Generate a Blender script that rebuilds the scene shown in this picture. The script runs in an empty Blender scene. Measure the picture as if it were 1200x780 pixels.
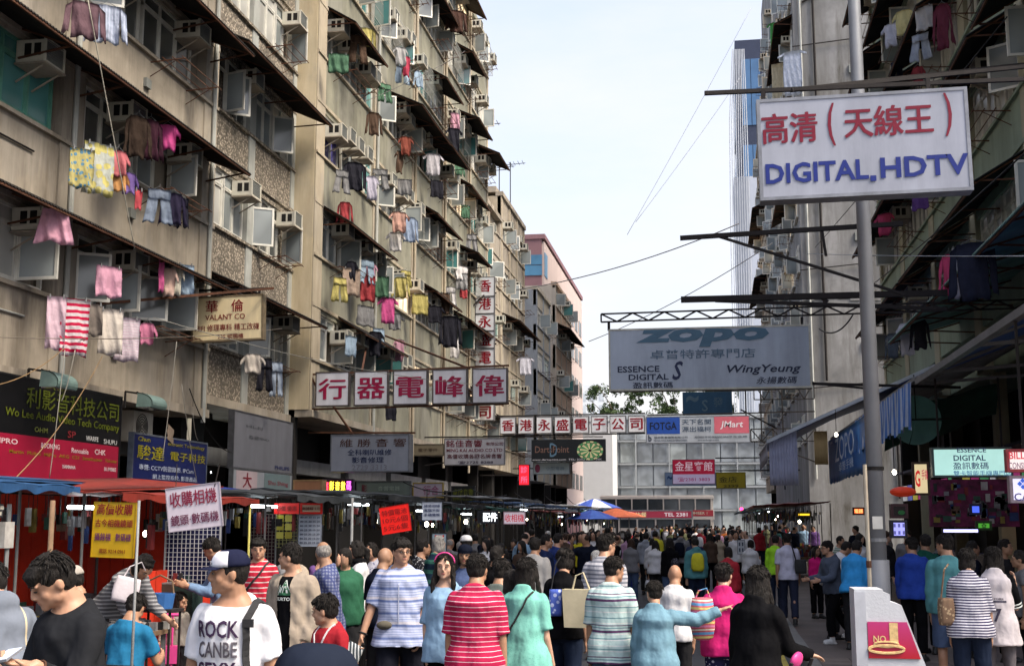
import bpy, bmesh, math, random
import numpy as np
from mathutils import Vector, Matrix, noise
from mathutils.bvhtree import BVHTree
R = math.radians
PI = math.pi
S = bpy.context.scene
C = S.collection
random.seed(7)

# ------------------------------------------------------------------ camera
FPX = 1450.0
PHI = math.atan(220 / FPX)
THETA = math.atan(240 / FPX * math.cos(PHI))
CAM = Vector((0, 0, 1.9))
cd = bpy.data.cameras.new('camera')
cd.sensor_width = 36.0
cd.lens = 36.0 * FPX / 1200
cd.clip_start = 0.05
cd.clip_end = 4000
cam = bpy.data.objects.new('camera', cd)
cam.location = CAM
cam.rotation_euler = (PI / 2 + PHI, 0, THETA)
C.objects.link(cam)
S.camera = cam
_rot = cam.rotation_euler.to_matrix()

def P(px, py, Y):
    "world point at street depth Y seen at photo pixel px, py"
    d = _rot @ Vector(((px - 600) / FPX, (390 - py) / FPX, -1))
    return CAM + d * (Y / d.y)

def PX(px, py, X):
    "world point on the plane x = X"
    d = _rot @ Vector(((px - 600) / FPX, (390 - py) / FPX, -1))
    return CAM + d * (X / d.x)

# ------------------------------------------------------------------ light
SUN_EL, SUN_AZ = 52.0, 112.0      # azimuth clockwise from +Y (down the street)
W = bpy.data.worlds.new('World')
S.world = W
W.use_nodes = True
nt = W.node_tree
nt.nodes.clear()
sky = nt.nodes.new('ShaderNodeTexSky')
sky.sky_type = 'NISHITA'
sky.sun_disc = False
sky.sun_elevation = R(SUN_EL)
sky.sun_rotation = R(SUN_AZ)
sky.air_density = 1.0
sky.dust_density = 5.5
sky.ozone_density = 2.0
bg = nt.nodes.new('ShaderNodeBackground')
bg.inputs['Strength'].default_value = 0.15
wo = nt.nodes.new('ShaderNodeOutputWorld')
# thin high cloud and haze: whiter towards the horizon, same all round
tc = nt.nodes.new('ShaderNodeTexCoord')
sx = nt.nodes.new('ShaderNodeSeparateXYZ'); nt.links.new(tc.outputs['Generated'], sx.inputs[0])
rp = nt.nodes.new('ShaderNodeValToRGB')
rp.color_ramp.elements[0].position = .02; rp.color_ramp.elements[0].color = (.95, .95, .95, 1)
rp.color_ramp.elements[1].position = .62; rp.color_ramp.elements[1].color = (.26, .26, .26, 1)
nt.links.new(sx.outputs[2], rp.inputs[0])
mpn = nt.nodes.new('ShaderNodeMapping'); mpn.inputs['Scale'].default_value = (1.2, 2.2, 4.0)
nt.links.new(tc.outputs['Generated'], mpn.inputs[0])
nz = nt.nodes.new('ShaderNodeTexNoise'); nz.inputs['Scale'].default_value = 2.2; nz.inputs['Detail'].default_value = 6; nz.inputs['Roughness'].default_value = .6
nt.links.new(mpn.outputs[0], nz.inputs['Vector'])
mr = nt.nodes.new('ShaderNodeMapRange'); mr.inputs[1].default_value = .35; mr.inputs[2].default_value = .7; mr.inputs[3].default_value = -.14; mr.inputs[4].default_value = .16
nt.links.new(nz.outputs[0], mr.inputs[0])
ad = nt.nodes.new('ShaderNodeMath'); ad.operation = 'ADD'; ad.use_clamp = True
nt.links.new(rp.outputs[0], ad.inputs[0]); nt.links.new(mr.outputs[0], ad.inputs[1])
mx = nt.nodes.new('ShaderNodeMixRGB'); mx.inputs[2].default_value = (2.5, 2.45, 2.5, 1)
nt.links.new(ad.outputs[0], mx.inputs[0]); nt.links.new(sky.outputs[0], mx.inputs[1])
nt.links.new(mx.outputs[0], bg.inputs[0])
nt.links.new(bg.outputs[0], wo.inputs[0])
sl = bpy.data.lights.new('sun', 'SUN')
sl.energy = 1.8
sl.angle = R(22)
sl.color = (1.0, 0.89, 0.71)
so = bpy.data.objects.new('sun', sl)
C.objects.link(so)
_az = R(SUN_AZ)
_sd = Vector((math.sin(_az) * math.cos(R(SUN_EL)), math.cos(_az) * math.cos(R(SUN_EL)), math.sin(R(SUN_EL))))
so.rotation_euler = _sd.to_track_quat('Z', 'Y').to_euler()
so.location = (0, 0, 60)
S.view_settings.view_transform = 'Standard'
S.view_settings.look = 'None'
S.view_settings.gamma = 1.0
S.view_settings.exposure = 1.5
S.cycles.max_bounces = 6
S.cycles.diffuse_bounces = 3
S.cycles.glossy_bounces = 3
S.cycles.transmission_bounces = 3
S.cycles.transparent_max_bounces = 6
S.cycles.use_denoising = True
# ------------------------------------------------------------------ materials
MATS = {}
def lin(c):
    if isinstance(c, str):
        c = [int(c[i:i + 2], 16) / 255 for i in (0, 2, 4)]
        return tuple(((x + .055) / 1.055) ** 2.4 if x > .04 else x / 12.92 for x in c)
    return tuple(c)

class N:
    "small node-building helper"
    def __init__(s, m):
        m.use_nodes = True
        s.t = m.node_tree
        s.b = s.t.nodes['Principled BSDF']
        s.co = s.t.nodes.new('ShaderNodeTexCoord')
    def n(s, typ, **kw):
        x = s.t.nodes.new(typ)
        for k, v in kw.items():
            if k.startswith('i_'):
                k = k[2:]
                x.inputs[int(k) if k.isdigit() else k.replace('_', ' ')].default_value = v
            else:
                setattr(x, k, v)
        return x
    def l(s, a, b): s.t.links.new(a, b)
    def mapping(s, scale, src='Object'):
        m = s.n('ShaderNodeMapping')
        m.inputs['Scale'].default_value = scale
        s.l(s.co.outputs[src], m.inputs[0])
        return m.outputs[0]
    def noise(s, scale, vec=None, detail=4, rough=.6):
        x = s.n('ShaderNodeTexNoise')
        x.inputs['Scale'].default_value = scale
        x.inputs['Detail'].default_value = detail
        x.inputs['Roughness'].default_value = rough
        s.l(vec if vec is not None else s.co.outputs['Object'], x.inputs['Vector'])
        return x.outputs[0]
    def ramp(s, src, a, b, ca=(0, 0, 0), cb=(1, 1, 1)):
        r = s.n('ShaderNodeValToRGB')
        r.color_ramp.elements[0].position = a
        r.color_ramp.elements[1].position = b
        r.color_ramp.elements[0].color = (*ca, 1)
        r.color_ramp.elements[1].color = (*cb, 1)
        s.l(src, r.inputs[0])
        return r.outputs[0]
    def mix(s, fac, a, b, typ='MIX'):
        m = s.n('ShaderNodeMixRGB', blend_type=typ)
        for i, v in ((0, fac), (1, a), (2, b)):
            if hasattr(v, 'links'): s.l(v, m.inputs[i])
            elif i == 0: m.inputs[0].default_value = v
            else: m.inputs[i].default_value = (*v, 1)
        return m.outputs[0]
    def math(s, op, a, b=0.0, c=None):
        m = s.n('ShaderNodeMath', operation=op)
        for i, v in enumerate((a, b) if c is None else (a, b, c)):
            if hasattr(v, 'links'): s.l(v, m.inputs[i])
            else: m.inputs[i].default_value = v
        return m.outputs[0]
    def bump(s, h, strength=.4, dist=.01):
        b = s.n('ShaderNodeBump')
        b.inputs['Strength'].default_value = strength
        b.inputs['Distance'].default_value = dist
        s.l(h, b.inputs['Height'])
        s.l(b.outputs[0], s.b.inputs['Normal'])

def mat(name, col, rough=.75, metal=0, var=.25, scale=3, streak=0, bump=.3, bscale=40, bdist=.01,
        emit=0, dirt=None, spec=.3, alpha=1):
    if name in MATS: return MATS[name]
    m = bpy.data.materials.new(name)
    n = N(m)
    col = lin(col)
    n.b.inputs['Roughness'].default_value = rough
    n.b.inputs['Metallic'].default_value = metal
    n.b.inputs['Specular IOR Level'].default_value = spec
    src = None
    if var:
        f = n.ramp(n.noise(scale), .3, .7)
        src = n.mix(f, tuple(c * (1 - var) for c in col), tuple(min(1, c * (1 + var * .6)) for c in col))
    if streak:
        f = n.math('MULTIPLY', n.ramp(n.noise(1.0, n.mapping((.9, .9, .11)), 9, .74), .43, .66), n.ramp(n.noise(.5), .26, .56))
        d = lin(dirt) if dirt else tuple(c * .35 for c in col)
        ff = n.math('MULTIPLY', f, streak)
        if streak >= .6:
            pt_ = n.ramp(n.noise(.42, n.mapping((1, 1.3, .8)), 5, .55), .53, .56)
            src = n.mix(n.math('MULTIPLY', pt_, .45), src if src is not None else col, tuple(.5 * c + .12 for c in col))
            pt_ = n.ramp(n.noise(.9, n.mapping((1.1, 1, 1)), 7, .7), .60, .72)
            src = n.mix(n.math('MULTIPLY', pt_, .5), src, tuple(.42 * c for c in col))
        src = n.mix(ff, src if src is not None else col, d)
    if src is not None: n.l(src, n.b.inputs['Base Color'])
    else: n.b.inputs['Base Color'].default_value = (*col, 1)
    if bump: n.bump(n.noise(bscale), bump, bdist)
    if emit:
        if src is not None: n.l(src, n.b.inputs['Emission Color'])
        else: n.b.inputs['Emission Color'].default_value = (*col, 1)
        n.b.inputs['Emission Strength'].default_value = emit
    if alpha < 1: n.b.inputs['Alpha'].default_value = alpha
    m.diffuse_color = (*col, 1)
    MATS[name] = m
    return m

def cloth(name, col, stripes=None, axis=2, plaid=None, dots=None, rough=.85, fold=.5):
    "stripes = (period, duty, colour[, offset]) or list of them; measured along the object's own axis"
    if name in MATS: return MATS[name]
    m = bpy.data.materials.new(name)
    n = N(m)
    col = lin(col)
    n.b.inputs['Roughness'].default_value = rough
    n.b.inputs['Specular IOR Level'].default_value = .15 if max(col) > .06 else .04
    src = n.mix(n.ramp(n.noise(5), .3, .7), tuple(c * .82 for c in col), tuple(min(1, c * 1.1) for c in col))
    if stripes:
        sep = n.n('ShaderNodeSeparateXYZ')
        n.l(n.co.outputs['Object'], sep.inputs[0])
        wob = n.math('MULTIPLY', n.noise(3.0, None, 1), .03)
        for st in (stripes if isinstance(stripes, list) else [stripes]):
            ax = sep.outputs[st[4] if len(st) > 4 else axis]
            v = n.math('ADD', ax, wob)
            if len(st) > 3 and st[3]: v = n.math('ADD', v, st[3])
            fr = n.math('FRACT', n.math('DIVIDE', v, st[0]))
            fac = n.math('LESS_THAN', fr, st[1])
            if plaid: fac = n.math('MULTIPLY', fac, .7)
            src = n.mix(fac, src, lin(st[2]))
    if dots:
        vo = n.n('ShaderNodeTexVoronoi')
        vo.inputs['Scale'].default_value = dots[0]
        n.l(n.co.outputs['Object'], vo.inputs['Vector'])
        src = n.mix(n.math('LESS_THAN', vo.outputs[0], dots[1]), src, lin(dots[2]))
    n.l(src, n.b.inputs['Base Color'])
    h = n.math('ADD', n.noise(7, n.mapping((1, 1, .5)), 2, .45), n.math('MULTIPLY', n.noise(15, n.mapping((1, 1, .8)), 2, .5), .22))
    n.bump(h, min(1, fold * 1.4), .05)
    MATS[name] = m
    return m

def glass(name, col, rough=.08, emit=0, blinds=False):
    if name in MATS: return MATS[name]
    m = bpy.data.materials.new(name)
    n = N(m)
    col = lin(col)
    f = n.ramp(n.noise(.45, None, 2), .4, .6)
    src = n.mix(f, tuple(c * .5 for c in col), col)
    n.l(src, n.b.inputs['Base Color'])
    n.b.inputs['Roughness'].default_value = rough
    n.b.inputs['Specular IOR Level'].default_value = .8
    if emit:
        n.l(src, n.b.inputs['Emission Color'])
        n.b.inputs['Emission Strength'].default_value = emit
    MATS[name] = m
    return m

# ------------------------------------------------------------------ mesh builder
class MB:
    def __init__(s): s.v = []; s.f = []; s.m = []
    def add(s, vs, fs, mi=0):
        k = len(s.v)
        s.v.extend([tuple(v) for v in vs])
        s.f.extend([tuple(i + k for i in f) for f in fs])
        s.m.extend([mi] * len(fs))
        return s
    def box(s, x0, x1, y0, y1, z0, z1, mi=0, M=None):
        vs = [Vector((x, y, z)) for z in (z0, z1) for y in (y0, y1) for x in (x0, x1)]
        if M is not None: vs = [M @ v for v in vs]
        return s.add(vs, [(0, 2, 3, 1), (4, 5, 7, 6), (0, 1, 5, 4), (2, 6, 7, 3), (0, 4, 6, 2), (1, 3, 7, 5)], mi)
    def beam(s, a, b, w, h=None, mi=0):
        a = Vector(a); b = Vector(b); d = (b - a)
        L = d.length
        if L < 1e-6: return s
        q = d.to_track_quat('Y', 'Z').to_matrix().to_4x4()
        h = w if h is None else h
        return s.box(-w / 2, w / 2, 0, L, -h / 2, h / 2, mi, Matrix.Translation(a) @ q)
    def tube(s, pts, r, n=6, mi=0, caps=True):
        pts = [Vector(p) for p in pts]
        rs = r if isinstance(r, (list, tuple)) else [r] * len(pts)
        k = len(s.v)
        up = Vector((0, 0, 1))
        prev = None
        for i, p in enumerate(pts):
            d = (pts[min(i + 1, len(pts) - 1)] - pts[max(i - 1, 0)])
            if d.length < 1e-9: d = Vector((0, 0, 1))
            d.normalize()
            if prev is None:
                a = d.cross(up)
                if a.length < .05: a = d.cross(Vector((1, 0, 0)))
            else:
                a = prev - d * prev.dot(d)
            a.normalize(); prev = a
            b = d.cross(a)
            for j in range(n):
                t = 2 * PI * j / n
                s.v.append(tuple(p + (a * math.cos(t) + b * math.sin(t)) * rs[i]))
        for i in range(len(pts) - 1):
            for j in range(n):
                s.f.append((k + i * n + j, k + i * n + (j + 1) % n, k + (i + 1) * n + (j + 1) % n, k + (i + 1) * n + j)); s.m.append(mi)
        if caps:
            s.f.append(tuple(k + j for j in range(n))[::-1]); s.m.append(mi)
            e = k + (len(pts) - 1) * n
            s.f.append(tuple(e + j for j in range(n))); s.m.append(mi)
        return s
    def ell(s, c, r, M=None, nu=14, nv=9, mi=0):
        k = len(s.v)
        c = Vector(c)
        M = M or Matrix.Identity(3)
        def pt(u, w):
            return tuple(c + M @ Vector((r[0] * math.cos(u) * math.sin(w), r[1] * math.sin(u) * math.sin(w), r[2] * math.cos(w))))
        s.v.append(pt(0, 0))
        for i in range(1, nv):
            for j in range(nu): s.v.append(pt(2 * PI * j / nu, PI * i / nv))
        s.v.append(pt(0, PI))
        e = len(s.v) - 1
        for j in range(nu):
            s.f.append((k, k + 1 + j, k + 1 + (j + 1) % nu)); s.m.append(mi)
            b = k + 1 + (nv - 2) * nu
            s.f.append((e, b + (j + 1) % nu, b + j)); s.m.append(mi)
        for i in range(nv - 2):
            b = k + 1 + i * nu
            for j in range(nu):
                s.f.append((b + j, b + nu + j, b + nu + (j + 1) % nu, b + (j + 1) % nu)); s.m.append(mi)
        return s
    def loft(s, rings, mi=0):
        "rings: list of equal-length point loops, closed at both ends"
        k = len(s.v); n = len(rings[0])
        for r in rings: s.v.extend([tuple(p) for p in r])
        for i in range(len(rings) - 1):
            for j in range(n):
                s.f.append((k + i * n + j, k + i * n + (j + 1) % n, k + (i + 1) * n + (j + 1) % n, k + (i + 1) * n + j)); s.m.append(mi)
        s.f.append(tuple(k + j for j in range(n))[::-1]); s.m.append(mi)
        e = k + (len(rings) - 1) * n
        s.f.append(tuple(e + j for j in range(n))); s.m.append(mi)
        return s
    def grid(s, fn, nu, nv, mi=0, thick=None):
        k = len(s.v)
        P0 = [[Vector(fn(i / nu, j / nv)) for j in range(nv + 1)] for i in range(nu + 1)]
        for row in P0: s.v.extend([tuple(p) for p in row])
        w = nv + 1
        for i in range(nu):
            for j in range(nv):
                s.f.append((k + i * w + j, k + (i + 1) * w + j, k + (i + 1) * w + j + 1, k + i * w + j + 1)); s.m.append(mi)
        if thick:
            t = Vector(thick)
            k2 = len(s.v)
            for row in P0: s.v.extend([tuple(p + t) for p in row])
            for i in range(nu):
                for j in range(nv):
                    s.f.append((k2 + i * w + j, k2 + i * w + j + 1, k2 + (i + 1) * w + j + 1, k2 + (i + 1) * w + j)); s.m.append(mi)
            for i in range(nu):
                for j in (0, nv):
                    s.f.append((k + i * w + j, k + (i + 1) * w + j, k2 + (i + 1) * w + j, k2 + i * w + j)); s.m.append(mi)
            for j in range(nv):
                for i in (0, nu):
                    s.f.append((k + i * w + j, k + i * w + j + 1, k2 + i * w + j + 1, k2 + i * w + j)); s.m.append(mi)
        return s
    def mesh(s, name, mats, smooth=False, off=None):
        me = bpy.data.meshes.new(name)
        v = s.v
        if off is not None:
            off = Vector(off); v = [tuple(Vector(p) - off) for p in v]
        me.from_pydata(v, [], s.f)
        if not isinstance(mats, (list, tuple)): mats = [mats]
        for m in mats:
            if m: me.materials.append(m)
        if len(mats) > 1: me.polygons.foreach_set('material_index', s.m)
        if smooth: me.polygons.foreach_set('use_smooth', [True] * len(me.polygons))
        me.update()
        return me
    def build(s, name, mats, parent=None, smooth=False, world=False, loc=None, rz=0):
        off = parent.location if (world and parent) else None
        o = bpy.data.objects.new(name, s.mesh(name, mats, smooth, off))
        C.objects.link(o)
        if parent: o.parent = parent
        if loc is not None: o.location = loc
        if rz: o.rotation_euler = (0, 0, rz)
        return o

def tag(o, label=None, cat=None, group=None, kind=None):
    if label: o['label'] = label
    if cat: o['category'] = cat
    if group: o['group'] = group
    if kind: o['kind'] = kind
    return o
def thing(name, label, cat, loc=(0, 0, 0), rz=0, group=None):
    o = bpy.data.objects.new(name, None)
    o.empty_display_size = .3
    C.objects.link(o)
    o.location = loc
    o.rotation_euler = (0, 0, rz)
    return tag(o, label, cat, group)
def inst(name, me, parent, loc=(0, 0, 0), rz=0, sc=None):
    o = bpy.data.objects.new(name, me)
    C.objects.link(o)
    o.parent = parent
    o.location = loc
    if rz: o.rotation_euler = (0, 0, rz)
    if sc: o.scale = sc
    return o
def solo(mb, name, mats, label, cat, loc, group=None, smooth=False, rz=0, world=True):
    "a thing that is one mesh; builder coordinates are world ones, origin moved to loc"
    me = mb.mesh(name, mats, smooth, loc if world else None)
    o = bpy.data.objects.new(name, me)
    C.objects.link(o)
    o.location = loc
    if rz: o.rotation_euler = (0, 0, rz)
    return tag(o, label, cat, group)
def struct(mb, name, mats, smooth=False):
    return tag(mb.build(name, mats, smooth=smooth), kind='structure')

# ------------------------------------------------------------------ lettering
_fc = {}
def text_mesh(s, bold=.02, shear=0, res=2, thick=.02):
    cjk = any(ord(ch) > 0x2e80 for ch in s)
    heavy = cjk and bold > .04
    bold = min(bold * .3, .007) if cjk else bold * .45
    key = (s, bold, shear, heavy)
    if key not in _fc:
        c = bpy.data.curves.new('lettering', 'FONT')
        c.body = s; c.offset = bold; c.extrude = thick; c.resolution_u = res; c.shear = shear
        o = bpy.data.objects.new('lettering', c)
        me = bpy.data.meshes.new_from_object(o)
        n = len(me.vertices)
        a = np.zeros(n * 3); me.vertices.foreach_get('co', a); a = a.reshape(-1, 3)
        fs = [tuple(p.vertices) for p in me.polygons]
        bpy.data.objects.remove(o); bpy.data.curves.remove(c); bpy.data.meshes.remove(me)
        if heavy:      # double-struck characters: a second layer a touch lower and to the side
            b = a + np.array((.032, .010, -.004)); k = len(a)
            a = np.concatenate([a, b]); fs = fs + [tuple(i + k for i in f) for f in fs]
        _fc[key] = (a, fs)
    return _fc[key]

def letter_mb(s, cx, cz, w, h, y=-.004, bold=.02, shear=0, thick=.002):
    "flat letters, upright in the local XZ plane, fitted to w x h about cx, cz"
    a, fs = text_mesh(s, bold, shear)
    mn = a.min(0); mx = a.max(0)
    sx = w / max(1e-6, mx[0] - mn[0]); sy = h / max(1e-6, mx[1] - mn[1])
    x = (a[:, 0] - (mn[0] + mx[0]) / 2) * sx + cx
    z = (a[:, 1] - (mn[1] + mx[1]) / 2) * sy + cz
    yy = y - (a[:, 2] - mn[2]) / (mx[2] - mn[2] + 1e-9) * thick
    mb = MB()
    mb.v = [tuple(t) for t in np.stack([x, yy, z], 1).tolist()]
    mb.f = list(fs); mb.m = [0] * len(fs)
    return mb

def lamp_mat(name, col, e, rough=.4):
    return mat(name, col, rough, 0, 0, bump=0, emit=e)

def dk_(c, f=.62):
    return ''.join('%02x' % int(int(c[i:i + 2], 16) * f) for i in (0, 2, 4))
def signboard(name, label, cat, centre, w, h, d=.14, rz=0, board='c8ccd6', frame='4a4a4e', texts=(), fw=.035,
              glow=0, group=None, panels=(), boards=1, gap=.0, hang=None, rough=.45, tilt=0, var=.12):
    "lightbox or plate: frame, face(s), lettering; local -Y faces the reader"
    root = thing(name, label, cat, centre, rz, group)
    if tilt: root.rotation_euler = (0, tilt, rz)
    fm = mat('frame_' + frame, frame, .5, .3, .3, 6, bump=.1)
    if not glow and int(board[:2], 16) > 150: board = dk_(board, .95)
    bm_ = mat('board_%s_%g_%g' % (board, glow, rough), board, rough, 0, var, 1.6, streak=.55 if not glow else .1, bump=.05, emit=glow, dirt=None if glow else tuple(x * .5 for x in lin(board)))
    cw = w / boards
    for k in range(boards):
        x0 = -w / 2 + k * cw + gap / 2; x1 = -w / 2 + (k + 1) * cw - gap / 2
        mb = MB()
        mb.box(x0, x1, -d / 2 + .012, d / 2, -h / 2, h / 2)
        for a in (x0, x1 - fw): mb.box(a, a + fw, -d / 2 - .008, -d / 2 + .012, -h / 2, h / 2)
        for a in (-h / 2, h / 2 - fw): mb.box(x0 + fw, x1 - fw, -d / 2 - .008, -d / 2 + .012, a, a + fw)
        mb.build('frame', fm, root)
        MB().box(x0 + fw, x1 - fw, -d / 2, -d / 2 + .010, -h / 2 + fw, h / 2 - fw).build('face_panel', bm_, root)
    y = -d / 2 - .002
    for i, (x0, x1, z0, z1, col) in enumerate(panels):
        MB().box(x0 * w, x1 * w, y - .003 - .001 * i, y - .0005, z0 * h, z1 * h).build('printed_panel', mat('print_' + col + ('_g' if glow else ''), col, .5, 0, .1, 3, bump=0, emit=glow), root)
    y -= .005 + .001 * len(panels)
    for t in texts:
        s, cx, cz, tw, th, col = t[:6]
        bold = t[6] if len(t) > 6 else .02
        sh = t[7] if len(t) > 7 else 0
        letter_mb(s, cx * w, cz * h, tw * w, th * h, y, bold, sh).build('lettering', mat('ink_' + col + ('_g' if glow else ''), col if (glow or max(int(col[i:i + 2], 16) for i in (0, 2, 4)) - min(int(col[i:i + 2], 16) for i in (0, 2, 4)) < 40) else dk_(col, .72), .5, 0, .1, 4, bump=0, emit=glow * .8), root)
    return root

def rope(name, label, pts, r, col, cat='cable', sag=0, n=14, group=None):
    a, b = Vector(pts[0]), Vector(pts[-1])
    if len(pts) == 2:
        pts = [a.lerp(b, i / n) - Vector((0, 0, sag * 4 * (i / n) * (1 - i / n))) for i in range(n + 1)]
    mb = MB().tube(pts, r, 5)
    return solo(mb, name, mat('cable_' + col, col, .7, 0, .2, 5, bump=0), label, cat, a, group, True)
# ------------------------------------------------------------------ shared materials
m_conc   = mat('stained_render', (.37, .325, .265), .9, 0, .25, 1.1, streak=.75, dirt=(.07, .055, .04), bump=.35, bscale=25)
m_conc2  = mat('grey_concrete', (.25, .25, .255), .9, 0, .4, .5, streak=1.0, dirt=(.075, .07, .06), bump=.4, bscale=12)
m_cream  = mat('cream_render', (.42, .365, .28), .9, 0, .2, .8, streak=.7, dirt=(.12, .09, .055), bump=.3, bscale=25)
m_panelg = mat('green_grey_panel', (.26, .255, .20), .85, 0, .2, 1.3, streak=.7, dirt=(.05, .045, .035), bump=.3, bscale=25)
m_pipe   = mat('pale_pipe', (.38, .39, .37), .6, 0, .2, 2, streak=.4)
m_iron   = mat('dark_iron', (.016, .013, .013), .8, 0, .3, 6, bump=.2)
m_rust   = mat('rusty_iron', (.11, .05, .03), .85, .2, .4, 5, bump=.4)
m_awn    = mat('dark_corrugated_sheet', (.020, .017, .015), .85, .1, .35, 3, streak=.5, bump=.3)
m_awng   = mat('green_corrugated_sheet', (.17, .30, .26), .7, .1, .35, 2, streak=.6)
m_wfr    = mat('aluminium_frame', (.66, .65, .60), .5, .3, .15, 4, bump=0)
m_wgr    = mat('green_frame', (.10, .28, .22), .6, .1, .2, 4, bump=0)
m_acc    = mat('ac_casing', (.62, .60, .52), .6, 0, .2, 2, streak=.5, dirt=(.16, .12, .07), bump=0)
m_acg    = mat('ac_grille', (.20, .21, .20), .6, .1, .2, 30, bump=.3, bscale=90)
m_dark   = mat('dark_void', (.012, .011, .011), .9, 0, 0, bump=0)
g_dark   = glass('glass_dark', (.12, .125, .12), .1)
g_curt   = glass('glass_curtain', (.50, .50, .47), .3)
g_blue   = glass('glass_blue', (.34, .38, .39), .15)
g_teal   = glass('glass_teal', (.10, .30, .30), .15)
g_lit    = glass('glass_lit', (.75, .55, .34), .3, .9)
g_purple = glass('glass_blue_film', (.10, .09, .38), .2)
g_pink   = glass('glass_pink_film', (.6, .20, .28), .3)
GL = [g_dark, g_curt, g_blue, g_teal, g_lit, g_purple, g_pink]
# pebble dash
m_speck = bpy.data.materials.new('pebble_dash')
_n = N(m_speck)
_v = _n.n('ShaderNodeTexVoronoi'); _v.inputs['Scale'].default_value = 14
_n.l(_n.co.outputs['Object'], _v.inputs['Vector'])
_c = _n.mix(_n.ramp(_v.outputs[0], .15, .55), (.48, .41, .33), (.14, .12, .095))
_st = _n.ramp(_n.noise(1.0, _n.mapping((1.8, 1.8, .2)), 5), .45, .7)
_c = _n.mix(_n.math('MULTIPLY', _st, .5), _c, (.08, .07, .055))
_n.l(_c, _n.b.inputs['Base Color']); _n.b.inputs['Roughness'].default_value = .95
_n.bump(_v.outputs[0], .7, .03)

# ------------------------------------------------------------------ ground
m_road = mat('asphalt', (.060, .060, .064), .85, 0, .35, .7, bump=.5, bscale=160, bdist=.004)
m_grnd = mat('city_ground', (.11, .11, .10), .9, 0, .3, .2, bump=0)
m_pave = mat('paving', (.105, .085, .075), .8, 0, .3, 1.1, bump=.3, bscale=70)
m_kerb = mat('kerb_stone', (.17, .165, .155), .8, 0, .25, 2, bump=.3)
m_yel  = mat('road_yellow', (.42, .33, .06), .8, 0, .4, 5, bump=0)
m_whl  = mat('road_white', (.45, .45, .43), .8, 0, .4, 5, bump=0)
struct(MB().box(-1500, 1500, -400, 2600, -.5, -.02), 'ground', m_grnd)
struct(MB().box(-8.2, 1.1, -12, 118, -.3, 0), 'market_road', m_road)
struct(MB().box(-120, 120, 118.0, 134, -.3, .002), 'cross_road', m_road)
struct(MB().box(1.25, 6.0, -12, 118, -.1, .118), 'pavement_right', m_pave)
struct(MB().box(-12.5, -8.35, -12, 118, -.1, .12), 'pavement_left', m_pave)
_r = random.Random(3)
mb = MB()
for k in range(64):
    y = -10 + k * 2.0
    mb.box(1.1, 1.248, y, y + 1.985, -.1, .125 + _r.uniform(-.004, .004))
    mb.box(-8.348, -8.2, y, y + 1.985, -.1, .125)
tag(mb.build('kerb', m_kerb), kind='structure')
pav = tag(MB().box(1.27, 1.28, 9, 9.01, .10, .117).build('pavement_slabs', m_pave), kind='structure')
_slabs = []
for c in ((.125, .10, .088), (.10, .082, .074), (.145, .118, .10)):
    _slabs.append(MB().box(-.195, .195, -.195, .195, -.02, .006).mesh('paving_slab', mat('slab_%g' % c[0], c, .8, 0, .3, 2.5, bump=.3, bscale=60)))
for i in range(10):
    for j in range(22):
        inst('paving_slab', _slabs[_r.randrange(3)], pav, (1.46 + i * .4, 8.6 + j * .4, .118 + _r.uniform(0, .003)))
struct(MB().box(-2.72, -2.58, 3, 110, .002, .006), 'yellow_lane_line', m_yel)
struct(MB().box(.80, .90, 6, 110, .002, .006), 'kerbside_line', m_yel)
mb = MB()
for k in range(8): mb.box(-8 + k * 1.1, -7.4 + k * 1.1, 113, 117, .002, .006)
struct(mb, 'pedestrian_crossing', m_whl)

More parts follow.
